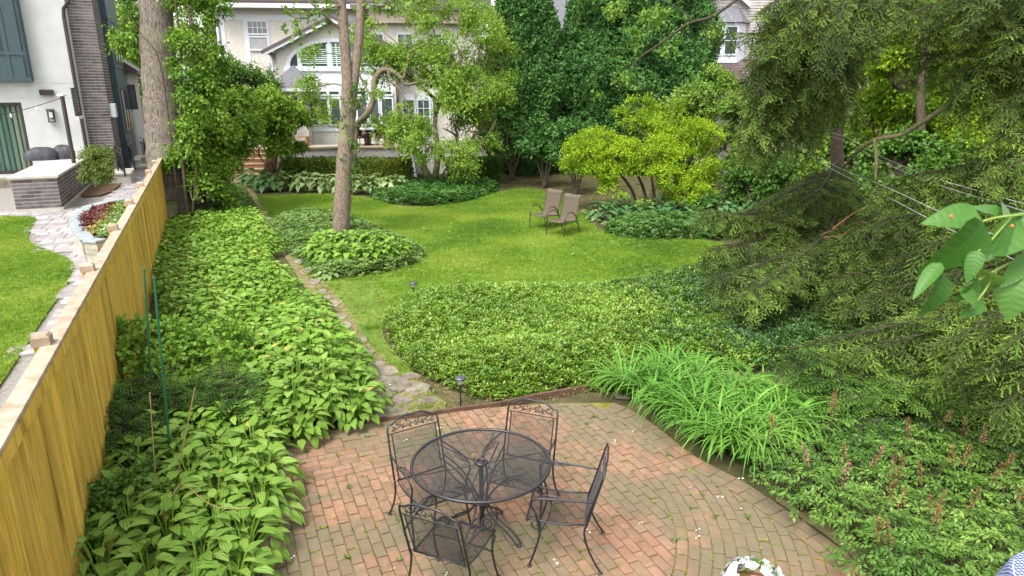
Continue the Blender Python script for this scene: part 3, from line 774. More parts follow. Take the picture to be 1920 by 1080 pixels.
# rear wing with a little gabled roof
wy = by+4.4; wx = fy(262, 285, wy)[0]
MB().span((X1+.003, wy, NZ), (wx, wy+5, 4.6)).build('wing_wall', M['stucco_w'], house)
MB().prismM([(X1, 4.6), (wx+.4, 4.45), (wx+.4, 4.6), (X1, 5.7)], wy-.4, wy+5.2, lambda a, b_, t: (a, t, b_)).build('roof', M['darkframe'], house)
xx, zz = fy(248, 205, wy); wf = MB().span((xx-.3, wy-.03, zz), (xx+.25, wy-.001, zz+1.1)).build('window', M['darkframe'], house); MB().span((xx-.23, wy-.04, zz+.08), (xx+.18, wy-.031, zz+1.02)).build('pane', M['glass'], wf)
MB().span((-9, .4, CH), (X1+.3, 12, CH+.3)).build('upper_roof', M['darkframe'], house)
# electricity box on the chimney
xx, zz = fy(209, 207, cyy); bxo = MB().bbox((X1+cw+.1, cyy+.3, zz), (.22, .5, .5), .02).build('meter_box', flat_mat('meter_grey', (.35, .38, .4)), house)

# ---- grill counter
cn = empty('brick_counter', tuple(NF.o), NF.rz, 'grey brick outdoor counter with pale stone top beside the sliding door', 'counter')
icx, icy = NF.loc(ISL0); iw = icx - NF.loc(G(42, 393, NZ))[0]; IH = 1.02+NZ
MB().span((icx-iw, icy, NZ-.02), (icx, -.02, IH-.06)).build('counter_body', M['mortar'], cn)
kb = [k for k in cn.children][-1]
brickface((icx-iw, icy), (1, 0), iw, NZ+.1, IH-.08, (0, -1), kb, 300)
brickface((icx, icy), (0, 1), -icy-.05, NZ+.1, IH-.08, (1, 0), kb, 300)
M['limestone'] = rough_mat('limestone', (.30, .28, .24), (.42, .39, .34), 3, .85, .3, 30)
MB().bbox(((icx*2-iw)/2, icy/2-.03, IH-.03), (iw+.12, -icy+.06, .07), .01).build('countertop', M['limestone'], cn)
MB().span((icx-iw-.04, icy-.05, NZ-.02), (icx+.05, icy-.02, NZ+.1)).build('footing', M['limestone'], cn); MB().span((icx+.02, icy-.019, NZ-.02), (icx+.06, -.02, NZ+.1)).build('footing', M['limestone'], cn)
# covered grill
gx, gy = NF.loc(G(80, 300, IH)); gr = empty('covered_grill', tuple(NF.world(gx, gy, IH+.005)), NF.rz, 'grill under a crumpled black cover on the brick counter', 'grill')
def lump(rx, ry, rz, seed, n=18, mth=9, sq=.75):
    V = []; F = []
    for i in range(mth+1):
        ph = math.pi/2*i/mth
        for k in range(n):
            q = 2*math.pi*k/n; c, s = math.cos(q), math.sin(q)
            e = (abs(c)**4+abs(s)**4)**-.25; e = 1+(e-1)*sq
            r = math.cos(ph)**.6
            w = 1+.07*math.sin(q*5+seed+i*.5)+.05*math.sin(q*9+seed*2-i)
            V.append((rx*c*e*r*w, ry*s*e*r*w, rz*math.sin(ph)**.8*(1+.06*math.sin(3*q+seed))))
    F = [(i*n+k, i*n+(k+1) % n, (i+1)*n+(k+1) % n, (i+1)*n+k) for i in range(mth) for k in range(n)]
    return V, F
M['cover'] = rough_mat('black_vinyl_cover', (.02, .021, .026), (.05, .052, .062), 6, .55, .7, 14, bdist=.05)
b = MB(); b.add(*lump(.52, .36, .42, 1.0)); b.build('cover', M['cover'], gr, True)
b = MB(); V, F = lump(.34, .38, .46, 3.0); b.add([(x+.62, y+.25, z) for x, y, z in V], F); b.build('side_cover', M['cover'], gr, True)
# string light pole and wire
pb_ = G(149, 364, NZ); ph = 3.0
pl = empty('light_pole', tuple(pb_), 0, 'dark pole holding a string of bulbs beside the brick counter', 'pole')
xx = NF.loc(pb_)
r_ = ray(118, 180); tt = (pb_[1]-0)/(r_[1]); topz = H+r_[2]*tt
MB().tube([(0, 0, 0), (0, 0, topz-NZ)], .065, 8).build('post', M['darkframe'], pl)
MB().bbox((0, 0, topz-NZ+.03), (.2, .2, .06), .01).build('bracket', M['white'], pl)
sx0 = np.array([pb_[0], pb_[1], topz-.05]); sx1 = NF.world(doorR-4, -.3, doorT-.15)
sb = empty('string_lights', tuple(sx0), 0, 'wire of small bulbs strung from the dark pole across the neighbour patio', 'string lights')
cable = [(sx1-sx0)*k/14 + np.array([0, 0, -.5*math.sin(math.pi*k/14)]) for k in range(15)]
MB().tube(cable, .012, 5).build('cable', M['darkmetal'], sb)
for k in range(2, 15, 2):
    c = cable[k]; MB().lathe([(.012, 0), (.02, -.04), (.035, -.09), (.02, -.14), (.004, -.15)], tuple(c), 8).build('bulb', M['white'], sb)
# railing and stoop steps
sy0, = (fy(240, 325, 0)[1],)
def stoop(px, py, w, d, h, lab):
    c = G(px, py, NZ); s = empty('stone_step', tuple(c), NF.rz, lab, 'step')
    MB().span((-w, 0, -.01), (0, d, h-.06)).build('riser', M['limestone'], s); MB().bbox((-w/2, d/2, h-.03), (w+.08, d+.08, .07), .01).build('tread', M['limestone'], s)
stoop(247, 345, 1.3, 1.6, .42, 'nearer pale stone step below the black railing')
stoop(262, 322, 1.2, 1.6, .5, 'farther pale stone step below the black railing')
def railing(a, b, lab, za=.42, n=8, h=.95):
    A = G(*a, NZ+za); B = G(*b, NZ+za); rl = empty('iron_railing', tuple(A), 0, lab, 'railing'); v = B-A
    for k in (0, 1): MB().tube([v*k, v*k+np.array([0, 0, h])], .03, 6).build('post', M['iron'], rl)
    for z in (h, h-.2, .15): MB().tube([np.array([0, 0, z]), v+np.array([0, 0, z])], .018, 6).build('rail', M['iron'], rl)
    for k in range(1, n): MB().tube([v*k/n+np.array([0, 0, .15]), v*k/n+np.array([0, 0, h-.2])], .012, 5).build('baluster', M['iron'], rl)
railing((235, 331), (222, 320), 'black iron railing beside the bush, nearest of the railings')
railing((253, 318), (240, 300), 'black iron railing above the second stone step')
railing((275, 300), (262, 290), 'black iron railing at the far end of the walk', .2)
for k, (px_, py_) in enumerate(((277, 318), (277, 306))): stoop(285-k*2, 322-k*10, 1.7, .9, .25+.2*k, ['lower dark far step at the end of the walk', 'upper dark far step at the end of the walk'][k])
# mulch bed
mb_ = smooth_poly(Gp([(140,372),(205,367),(235,340),(228,326),(190,318),(165,330)], NZ), 1)
tag(MB().prism(mb_, NZ-.01, NZ+.05).build('mulch_bed', M['soil']), kind='structure')
# raised planter
pc = [(146,428),(142,412),(165,388),(205,378),(245,372),(250,400),(215,440),(190,452),(165,450)]
ppw = Gp(pc, NZ+.43); rp = empty('stone_planter', (0, 0, 0), 0, 'curved stone planter with bluestone coping against the fence', 'planter')
M['bluestone'] = rough_mat('bluestone', (.15, .175, .19), (.25, .28, .29), 4, .8, .3)
M['drystone'] = rough_mat('pale_wallstone', (.25, .22, .17), (.42, .38, .30), 8, .9, .6, 40, tints=.35)
wallpts = [np.array(p) for p in ppw]
for i in range(len(wallpts)-3):
    a, b_ = (wallpts[(i+8) % 9], wallpts[i]) if i == 0 else (wallpts[i-1], wallpts[i])
segs = [(wallpts[8], wallpts[0]), (wallpts[0], wallpts[1]), (wallpts[1], wallpts[2]), (wallpts[2], wallpts[3]), (wallpts[3], wallpts[4]), (wallpts[7], wallpts[8])]
for a, b_ in segs:
    v = b_-a; L = np.linalg.norm(v); ang = math.atan2(v[1], v[0]); n = max(1, int(L/.32))
    for k in range(n):
        c = a+v*(k+.5)/n
        for z in range(3):
            o = MB().bbox((0, 0, 0), (L/n-.012, .22, .128), .012, jit=.004).build('wall_stone', M['drystone'], rp); o.location = (c[0], c[1], NZ+.065+z*.132); o.rotation_euler = (0, 0, ang)
    o = MB().bbox((0, 0, 0), (L-.01, .27, .05), .008).build('coping', M['bluestone'], rp); o.location = ((a[0]+b_[0])/2, (a[1]+b_[1])/2, NZ+.43); o.rotation_euler = (0, 0, ang)
MB().prism([tuple(np.array(p)+(np.mean(ppw, 0)-p)*.12) for p in ppw], NZ, NZ+.38).build('soil', M['soil'], rp)
PLC = np.mean(ppw, 0)

# ================================================================== HOUSE AT THE BACK
BA = math.radians(6)
BF = Frame(tuple(G(650, 338)*[1, 1, 0]), BA)
bh = empty('stucco_house', tuple(BF.o), BA, 'cream stucco house with gable, arched shuttered window and white trim behind the terrace', 'house')
M['stucco'] = rough_mat('cream_stucco', (.50, .465, .41), (.66, .625, .565), 14, .95, .8, 60, bdist=.02)
M['trimshade'] = M['white']
M['shutter'] = flat_mat('pale_green_shutter', (.38, .50, .43), .6, var=.05)
M['shingle'] = rough_mat('grey_shingle', (.075, .075, .085), (.15, .15, .165), 9, .9, .5, 30, sc=(1, 1, 6))
M['brownroof'] = rough_mat('brown_shingle', (.06, .042, .042), (.12, .085, .08), 9, .9, .5, 30)
py_ = BF.yplane
HY = 4.0; GY = 3.0
xl = py_(412, 60, HY)[0]; xr = py_(900, 60, HY)[0]; ztop = py_(500, 14, HY)[1]
MB().span((xl, HY, 0), (xr, HY+9, ztop)).build('wall', M['stucco'], bh)
xg0, zg0 = py_(490, 100, GY-.5); xp, zp = py_(621, 34, GY-.5); xg1 = 2*xp-xg0
gl = xg0+.5; 
MB().prismM([(gl, 0), (xg1-.5, 0), (xg1-.5, zg0+.2), (xp, zp-.12), (gl, zg0+.2)], GY, HY-.001, lambda a, b, t: (a, t, b)).build('gable_wall', M['stucco'], bh)
for sgn in (-1, 1):
    e = (xg0 if sgn < 0 else xg1)
    MB().prismM([(xp, zp+.02), (xp, zp+.14), (e, zg0+.12), (e, zg0)], GY-.55, HY, lambda a, b, t: (a, t, b)).build('gable_roof', M['brownroof'], bh)
    MB().prismM([(xp, zp-.12), (xp, zp+.015), (e, zg0-.005), (e, zg0-.14)], GY-.5, GY-.42, lambda a, b, t: (a, t, b)).build('bargeboard', M['white'], bh)
    for k in range(1, 7):
        q = k/7; MB().box((xp+(e-xp)*q, GY-.25, zp+(zg0-zp)*q-.1), (.09, .34, .12)).build('rafter_end', M['white'], bh)
# main eaves: gutter and roof
ex0, ez0 = py_(395, 8, HY-.6)
MB().span((ex0, HY-.75, ez0-.12), (xr+.5, HY-.6, ez0+.06)).build('gutter', M['white'], bh)
MB().span((ex0, HY-.6, ez0-.1), (xr+.5, HY, ez0-.04)).build('soffit', M['white'], bh)
MB().prismM([(HY-.7, ez0+.07), (HY-.7, ez0+.17), (HY+.9, ez0+1.0), (HY+.9, ez0+.9)], ex0, xr+.5, lambda a, b, t: (t, a, b)).build('roof', M['darkframe'], bh)
MB().span((xl+.4, HY+.9, ez0), (xr-.5, HY+7, ez0+4)).build('upper_wall', M['stucco'], bh)
xx, zz = py_(590, 4, HY+.9); wf = MB().span((xx-.5, HY+.84, zz-.2), (xx+1.6, HY+.899, zz+1.6)).build('window', M['white'], bh); MB().span((xx-.38, HY+.82, zz-.08), (xx+.5, HY+.839, zz+1.5)).build('pane', M['glass'], wf); MB().span((xx+.62, HY+.82, zz-.08), (xx+1.5, HY+.839, zz+1.5)).build('pane', M['glass'], wf)
# trim boards on the main wall
z1 = py_(500, 33, HY)[1]; MB().span((xl+.2, HY-.03, z1-.12), (xr, HY-.001, z1+.12)).build('frieze_board', M['white'], bh)
for px_ in (418, 462, 502): 
    xx = py_(px_, 60, HY)[0]; MB().span((xx-.1, HY-.028, 3.2), (xx+.1, HY-.002, z1-.121)).build('trim_board', M['white'], bh)
MB().tube([(xl-.05, HY-.1, 0), (xl-.05, HY-.1, ez0-.3), (xl-.25, HY-.5, ez0-.1)], .06, 8).build('downpipe', M['white'], bh)
def window(x0, z0, x1, z1, y, parent, nx=1, nz=1, fr=.07, m='white', curtain=False, glass=None):
    w = MB(); w.span((x0, y-.05, z0), (x0+fr, y-.001, z1)); w.span((x1-fr, y-.05, z0), (x1, y-.001, z1)); w.span((x0+fr, y-.05, z0), (x1-fr, y-.001, z0+fr)); w.span((x0+fr, y-.05, z1-fr), (x1-fr, y-.001, z1))
    w = w.build('window', M[m], parent)
    MB().span((x0+fr, y-.015, z0+fr), (x1-fr, y-.003, z1-fr)).build('pane', glass or M['glass'], w)
    if nx > 1 or nz > 1:
        g = MB()
        for i in range(1, nx): xx = x0+fr+(x1-x0-2*fr)*i/nx; g.span((xx-.014, y-.035, z0+fr), (xx+.014, y-.016, z1-fr))
        for i in range(1, nz): zz = z0+fr+(z1-z0-2*fr)*i/nz; g.span((x0+fr, y-.038, zz-.014), (x1-fr, y-.0355, zz+.014))
        g.build('glazing_bar', M[m], w)
    return w
a = py_(467, 95, HY); b = py_(502, 38, HY); zm = (a[1]+b[1])/2
M['curtain'] = flat_mat('grey_curtain', (.32, .32, .33), .8); M['pinkroof'] = rough_mat('pinkish_stucco', (.42, .33, .27), (.52, .42, .35), 6, .9, .4)
window(a[0], zm+.02, b[0], b[1], HY-.03, bh, 4, 2); window(a[0]+.01, a[1], b[0]-.01, zm-.02, HY-.03, bh, 1, 1, glass=M['curtain'])
# arched window
axl, azb = py_(537, 124, GY); axr = 2*xp-axl + .1; azt = py_(620, 72, GY)[1]; acx = (axl+axr)/2; arx = (axr-axl)/2; arz = azt-azb
def arc(rx, rz, n=20, x0=-1, x1=1): return [(acx+rx*math.cos(math.pi*k/n), azb+rz*math.sin(math.pi*k/n)) for k in range(n+1)]
aw = MB(); o_ = arc(arx, arz); i_ = arc(arx-.17, arz-.15)
for k in range(20): aw.prismM([o_[k], o_[k+1], i_[k+1], i_[k]], GY-.09, GY-.001, lambda a, b, t: (a, t, b))
aw = aw.build('arched_window', M['white'], bh)
MB().span((axl-.1, GY-.12, azb-.22), (axr+.1, GY-.001, azb)).build('sill', M['white'], aw)
MB().prismM(arc(arx-.18, arz-.16), GY-.02, GY-.002, lambda a, b, t: (a, t, b)).build('pane', M['glass'], aw)
mx = [py_(560, 100, GY)[0], py_(618, 100, GY)[0]]; mx += [2*acx-mx[0], 2*acx-mx[1]]
for x_ in mx: 
    h_ = (arz-.12)*math.sqrt(max(0, 1-((x_-acx)/(arx-.12))**2)); MB().span((x_-.07, GY-.08, azb+.001), (x_+.07, GY-.021, azb+h_)).build('mullion', M['white'], aw)
mxs = sorted(mx)
for k in range(20*3):
    zz = azb+.12+k*.085
    for x0, x1 in ((mxs[0]+.14, (mxs[0]+mxs[1])/2-.04), ((mxs[0]+mxs[1])/2+.04, mxs[1]-.14), (mxs[1]+.14, mxs[2]-.14), (mxs[2]+.14, mxs[3]-.14)):
        xe = max(abs(x0-acx), abs(x1-acx))
        if xe < arx-.25 and zz < azb+(arz-.32)*math.sqrt(1-(xe/(arx-.2))**2): 
            o = MB().box((0, 0, 0), (x1-x0, .05, .014)).build('louvre', M['shutter'], aw); o.location = ((x0+x1)/2, GY-.05, zz); o.rotation_euler = (.7, 0, 0)
for x0, x1 in ((mxs[0]+.075, mxs[1]-.075), (mxs[1]+.075, mxs[2]-.075)):
    sf = MB()
    for xx in (x0+.03, (x0+x1)/2, x1-.03):
        hh = (arz-.22)*math.sqrt(max(0, 1-((xx-acx)/(arx-.16))**2)); sf.span((xx-.03, GY-.075, azb+.01), (xx+.03, GY-.03, azb+hh))
    sf.build('shutter_frame', M['shutter'], aw)
# white band and french windows under the gable
b0 = py_(500, 165, GY)[1]
MB().span((gl+.3, GY-.05, b0-.05), (xg1-.8, GY-.001, azb-.25)).build('panel', M['white'], bh)
wb = py_(600, 236, GY)[1]; wm = py_(600, 183, GY)[1]; wt = b0-.1
MB().span((gl+.3, GY-.045, wb-.25), (xg1-.8, GY-.002, b0-.051)).build('window_wall', M['white'], bh)
pxs = [(574, 597), (600, 617), (617, 640), (642, 664), (668, 690), (692, 712), (714, 738)]
for l, r in pxs:
    x0 = py_(l, 200, GY)[0]; x1 = py_(r, 200, GY)[0]
    window(x0, wb, x1, wm, GY-.046, bh, 1, 1, .06); window(x0, wm+.08, x1, wt, GY-.046, bh, 1, 1, .06, glass=None)
# entry bay at left with a small hipped roof
x0, z0 = py_(520, 165, GY-1); x1 = py_(572, 165, GY-1)[0]
MB().span((x0, GY-1, 0), (x1, GY-.06, z0)).build('porch_wall', M['stucco'], bh)
MB().add([(x0-.4, GY-1.4, z0), (x1+.4, GY-1.4, z0), (x1+.4, GY-.06, z0), (x0-.4, GY-.06, z0), ((x0+x1)/2, GY-.1, z0+1.0)], [(3, 2, 1, 0), (0, 1, 4), (1, 2, 4), (2, 3, 4), (3, 0, 4)]).build('porch_roof', M['shingle'], bh)
MB().span((x0-.42, GY-1.42, z0-.14), (x1+.42, GY-.061, z0-.003)).build('fascia', M['white'], bh)
dx0 = py_(536, 200, GY-1)[0]; dx1 = py_(562, 200, GY-1)[0]; window(dx0, py_(545, 238, GY-1)[1], dx1, py_(545, 177, GY-1)[1], GY-1, bh, 2, 3, .08)
# right hand wing: pinkish upper band and grey roof
x0, z0 = py_(668, 42, HY-.4); x1 = py_(905, 42, HY-.4)[0]; z1 = py_(700, 16, HY-.4)[1]
MB().span((x0, HY-.4, z0), (x1, HY-.002, z1)).build('upper_band', M['pinkroof'], bh)
MB().prismM([(HY-.8, z1), (HY-.8, z1+.12), (HY+3, z1+2.4), (HY+3, z1+2.2)], x0-.2, x1+.3, lambda a, b, t: (t, a, b)).build('wing_roof', M['shingle'], bh)
for px_ in (690, 745, 800): 
    a = py_(px_, 100, HY); b = py_(px_+30, 62, HY); window(a[0], a[1], b[0], b[1], HY, bh, 2, 2)
# french door pair on the terrace
for px_ in (755, 783):
    a = py_(px_, 250, HY-.3); b = py_(px_+24, 185, HY-.3); MB().span((a[0]-.1, HY-.3, a[1]-.3), (b[0]+.1, HY-.002, b[1]+.2)).build('door_surround', M['white'], bh); window(a[0], a[1], b[0], b[1], HY-.3, bh, 2, 4, .08)

# terrace
tz = py_(650, 275, 0)[1]; tx0 = py_(524, 300, 0)[0]; tx1 = py_(778, 300, 0)[0]
M['coping'] = rough_mat('tan_coping', (.26, .20, .12), (.40, .32, .20), 8, .9, .3)
tr_ = empty('terrace', tuple(BF.o), BA, 'raised terrace with a rough stucco retaining wall and tan coping', 'terrace')
M['stucco_g'] = rough_mat('grey_rough_stucco', (.30, .285, .26), (.44, .42, .39), 20, .95, 1.0, 50, bdist=.03)
MB().span((tx0, 0, -.05), (tx1, GY-1.05, tz-.06)).build('retaining_wall', M['stucco_g'], tr_)
MB().bbox(((tx0+tx1)/2, .12, tz-.025), (tx1-tx0+.1, .4, .07), .01).build('coping', M['coping'], tr_)
xw = py_(932, 300, 2.2)[0]; MB().span((tx1-.01, 2.2, -.05), (xw, 2.6, py_(900, 262, 2.2)[1])).build('garden_wall', M['stucco'], tr_)
# white stair stringer leaning at the wall's end
sx, sz = py_(771, 300, -.05)
ladder = empty('white_ladder', tuple(BF.world(*[py_(776, 335, -.15)[0], -.15], 0)), BA, 'narrow white ladder leaning on the end of the terrace wall behind the crabapple', 'ladder')
for s in (-.14, .14): MB().tube([(s, -.25, 0), (s-.35, .1, 2.0)], .03, 4).build('stile', M['white'], ladder)
for k in range(9): MB().box((-.35*(k+.7)/10, -.25+.35*(k+.7)/10, (k+.7)*.2), (.28, .04, .035)).build('rung', M['darkmetal'], ladder)
# terrace furniture
def wicker(px, py, rz, lab):
    c = BF.world(*[py_(px, py, .9)[0], .9], tz-.06); t = empty('wicker_chair', tuple(c), rz, lab, 'chair', 'dark chairs round the terrace table')
    b = MB(); V = []; F = []
    for i in range(13):
        q = math.pi*i/12
        for j, (r, z) in enumerate(((.27, .36), (.30, .6), (.33, .62+.32*math.sin(q)), (.30, .62+.30*math.sin(q)), (.25, .4))): V.append((r*math.cos(q), r*math.sin(q)*.9, z))
    F = [(i*5+j, (i+1)*5+j, (i+1)*5+j+1, i*5+j+1) for i in range(12) for j in range(4)]
    b.add(V, F); b.build('backrest', M['wick'], t); MB().bbox((0, 0, .4), (.5, .5, .09), .02).build('seat', M['wick'], t)
    for x in (-.2, .2):
        for y in (-.2, .2): MB().tube([(x, y, 0), (x*.95, y*.95, .36)], .02, 5).build('leg', M['wick'], t)
M['wick'] = flat_mat('dark_wicker', (.035, .022, .02), .7)
wicker(715, 268, 0, 'dark rounded wicker chair in front of the terrace table, back to the garden'); wicker(672, 262, 1.2, 'dark wicker chair at the left end of the terrace table')
c = BF.world(py_(690, 262, 1.5)[0], 1.5, tz-.06); tt = empty('terrace_table', tuple(c), BA, 'grey oval table on the terrace behind the retaining wall', 'table')
MB().lathe([(.0001, .70), (.75, .70), (.78, .725), (.75, .75), (.0001, .75)], n=24).build('tabletop', flat_mat('zinc', (.35, .37, .4), .4), tt); MB().lathe([(.28, 0), (.28, .03), (.06, .08), (.06, .7), (.1, .701)], n=10).build('pedestal', M['iron'], tt)
M['terra'] = flat_mat('terracotta', (.32, .12, .06), .8); M['redflower'] = leaf_mat('orange_red_flower', (.35, .06, .02), (.55, .12, .05), (.6, .25, .2), .2, .6)
def flowerpot(px, py, yy, lab, s=1.0):
    c = BF.world(py_(px, py, yy)[0], yy, tz-.05); t = empty('flower_pot', tuple(c), 0, lab, 'flower pot')
    MB().lathe([(.15*s, 0), (.24*s, .42*s), (.27*s, .43*s), (.27*s, .5*s), (.2*s, .5*s)], n=14).build('pot', M['terra'], t)
    P = rng.normal(size=(260, 3))*[.2, .2, .12]*s+[0, 0, .62*s]; d = nrm(P-[0, 0, .45]); Fm = frames(d, rng.normal(size=d.shape), .09, 1.2)
    link('foliage', batch_mesh('foliage', tpl_leaf2(.4), Fm[:150], P[:150], M['mid']), t); link('flowers', batch_mesh('flowers', tpl_leaf2(.5), Fm[150:]*.8, P[150:]+d[150:]*.08, M['redflower']), t)
flowerpot(731, 268, .8, 'pot of orange red flowers by the corner of the terrace wall', .9); flowerpot(689, 250, 2.0, 'pot of red and yellow flowers behind the terrace table', .9)
bnx = py_(548, 270, .8)[0]; bc = BF.world(bnx, .8, tz-.06); bn = empty('wooden_bench', tuple(bc), BA, 'low brown wooden bench on the left end of the terrace', 'bench')
M['wood_b'] = rough_mat('brown_timber', (.20, .085, .04), (.32, .15, .07), 6, .8, .3)
for k in range(4): MB().bbox((0, -.18+k*.12, .44), (1.5, .1, .035), .005).build('slat', M['wood_b'], bn)
for x in (-.65, .65): MB().span((x-.04, -.2, 0), (x+.04, .22, .42)).build('leg', M['wood_b'], bn)
# brown steps and brick landing
stc = BF.world(py_(455, 338, 1.0)[0], 1.0, 0); sw = 1.6
stp_ = empty('garden_steps', tuple(stc), BA, 'brown garden steps with pale nosings climbing beside the vine covered shrub', 'steps')
for k in range(6):
    MB().span((-sw/2, k*.36, 0), (sw/2, 3, .19*(k+1)-.03)).build('riser', M['wood_b'], stp_); MB().bbox((0, k*.36+.17, .19*(k+1)-.012), (sw+.06, .42, .036), .006).build('tread', M['coping'], stp_)
ld = Gp([(432,344),(472,344),(470,336),(440,336)]); lp = [(stc[0]-.9, stc[1]-1.6), (stc[0]+.8, stc[1]-1.5), (stc[0]+.8, stc[1]), (stc[0]-.9, stc[1])]
ldo = tag(MB().prism(lp, 0, .02).build('brick_landing', M['joint']), kind='structure')
bm_ = MB().bbox((0, 0, .03), (.094, .192, .03), .004).mesh('brick', M['brick'])
for i in range(16):
    for j in range(8):
        o = link('brick', bm_, ldo); o.location = (stc[0]-.82+i*.1, stc[1]-1.42+j*.2+(.1 if i % 2 else 0)-.05, 0)

# ================================================================== SIDING HOUSE, far right, and roofs
SF = Frame(tuple(G(1365, 300, 0)*[1, 1, 0]), math.radians(-4)); SF.o = np.array([11.5, 37.0, 0]); sp = SF.yplane
sh = empty('siding_house', tuple(SF.o), SF.rz, 'pale clapboard house with white bay window and brown lower roof behind the trees', 'house')
M['siding'] = rough_mat('pale_clapboard', (.28, .255, .235), (.38, .35, .325), 4, .8, .2)
x0 = sp(1285, 100)[0]; x1 = sp(1640, 100)[0]; zt = sp(1340, -40)[1]; zb = sp(1340, 112)[1]
MB().span((x0, .12, 0), (x1, 8, zt)).build('wall', M['siding'], sh)
sb_ = MB(); z = zb
while z < zt: sb_.prismM([(0.118, z+.13), (0.09, z), (0.118, z)], x0, x1, lambda a, b, t: (t, a, b)); z += .13
tag(sb_.build('clapboards', M['siding'], sh), kind='stuff')
# gable trim
gp = sp(1362, -25, 0); g0 = sp(1305, 15, 0); g1 = sp(1405, 15, 0)
for e in (g0, g1): MB().prismM([(gp[0], gp[1]), (gp[0], gp[1]+.22), (e[0], e[1]+.22), (e[0], e[1])], -.25, .1, lambda a, b, t: (a, t, b)).build('bargeboard', M['white'], sh)
# bay window with dark roof
bx0, bz0 = sp(1325, 104, -.6); bx1 = sp(1382, 104, -.6)[0]; bzt = sp(1350, 42, -.6)[1]; br = sp(1350, 12, 0)[1]
pl_ = [(bx0-.5, .08), (bx0, -.6), (bx1, -.6), (bx1+.5, .08)]
MB().prism(pl_, bz0-.35, bzt).build('bay', M['white'], sh)
o2 = [(bx0-.7, .1), (bx0-.1, -.8), (bx1+.1, -.8), (bx1+.7, .1)]
MB().add([(*p, bzt+.001) for p in o2]+[(bx0, .1, br), (bx1, .1, br)], [(0, 1, 2, 3), (0, 1, 4), (1, 2, 5, 4), (2, 3, 5), (3, 0, 4, 5)]).build('bay_roof', M['shingle'], sh)
for k in range(2):
    w_ = (bx1-bx0)/2; window(bx0+k*w_+.04, bz0, bx0+(k+1)*w_-.04, bzt-.15, -.602, sh, 1, 2, .07)
a = sp(1260, 150, -2.5); b = sp(1345, 112, 0)
MB().prismM([(-2.6, a[1]-.1), (-2.6, a[1]), (.1, b[1]+.05), (.1, b[1]-.1)], x0-.5, x1-1, lambda a, b, t: (t, a, b)).build('lower_roof', M['brownroof'], sh)
rs = MB()
for k in range(14):
    q = k/14; y = -2.6+2.7*q; z = a[1]+(b[1]+.05-a[1])*q; rs.prismM([(y-.01, z+.002), (y-.01, z+.035), (y+.2, z+.2*(b[1]+.05-a[1])/2.7+.008)], x0-.5, x1-1, lambda a, b, t: (t, a, b))
tag(rs.build('shingles', M['brownroof'], sh), kind='stuff')
MB().span((x0-.3, -2.3, 0), (x1-1.2, .1, a[1]-.12)).build('lower_wall', M['siding'], sh)
# second clapboard house seen through the spruce
S2 = Frame((16.2, 30, 0), math.radians(-18)); s2 = empty('clapboard_garage', tuple(S2.o), S2.rz, 'clapboard gable end with white trim glimpsed through the spruce', 'house')
p2 = S2.yplane; x0 = p2(1490, 200)[0]; x1 = p2(1640, 200)[0]; z1 = p2(1560, 215)[1]; zp2 = p2(1585, 115)[1]; xm = p2(1585, 115)[0]
MB().prismM([(x0, 0), (x1, 0), (x1, z1), (xm, zp2), (x0, z1)], 0, 6, lambda a, b, t: (a, t, b)).build('wall', M['siding'], s2)
cb = MB(); z = 1.2
while z < z1: cb.prismM([(-.001, z+.14), (-.03, z), (-.001, z)], x0, x1, lambda a, b, t: (t, a, b)); z += .14
tag(cb.build('clapboards', M['siding'], s2), kind='stuff')
for e in (x0-.3, x1+.3): MB().prismM([(xm, zp2), (xm, zp2+.2), (e, z1), (e, z1-.2)], -.3, 6.2, lambda a, b, t: (a, t, b)).build('roof', M['white'] if 0 else M['brownroof'], s2); MB().prismM([(xm, zp2-.15), (xm, zp2-.01), (e, z1-.21), (e, z1-.36)], -.29, -.2, lambda a, b, t: (a, t, b)).build('bargeboard', M['white'], s2)
# grey roof between the cedars
RF = Frame((3.2, 44, 0), 0); rh = empty('grey_roofed_house', tuple(RF.o), 0, 'house with grey shingle roof showing between two cedars at the top', 'house')
rp_ = RF.yplane; a = rp_(1005, 45); b = rp_(1110, 0); 
MB().span((a[0]-2, 0, 0), (b[0]+3, 7, a[1]-.6)).build('wall', M['siding'], rh)
MB().prismM([(-.4, a[1]-.7), (-.4, a[1]-.5), (3.6, b[1]+1.5), (3.6, b[1]+1.3)], a[0]-2.4, b[0]+3.4, lambda a, b, t: (t, a, b)).build('roof', M['shingle'], rh)
sr = MB()
for k in range(26):
    q = k/26; y = -.4+4*q; z = a[1]-.5+(b[1]+2-a[1])*q; sr.prismM([(y-.01, z+.002), (y-.01, z+.03), (y+.15, z+.15*(b[1]+2-a[1])/4+.006)], a[0]-2.4, b[0]+3.4, lambda a, b, t: (t, a, b))
tag(sr.build('shingles', M['shingle'], rh), kind='stuff')

def bez(P, n=14):
    P = [np.array(p, float) for p in P]; out = []
    Q = [2*P[0]-P[1]] + P + [2*P[-1]-P[-2]]
    for i in range(1, len(Q)-2):
        for k in range(n):
            t = k/n; a, b, c, d = Q[i-1], Q[i], Q[i+1], Q[i+2]
            out.append(.5*((2*b)+(-a+c)*t+(2*a-5*b+4*c-d)*t*t+(-a+3*b-3*c+d)*t**3))
    out.append(P[-1]); return out
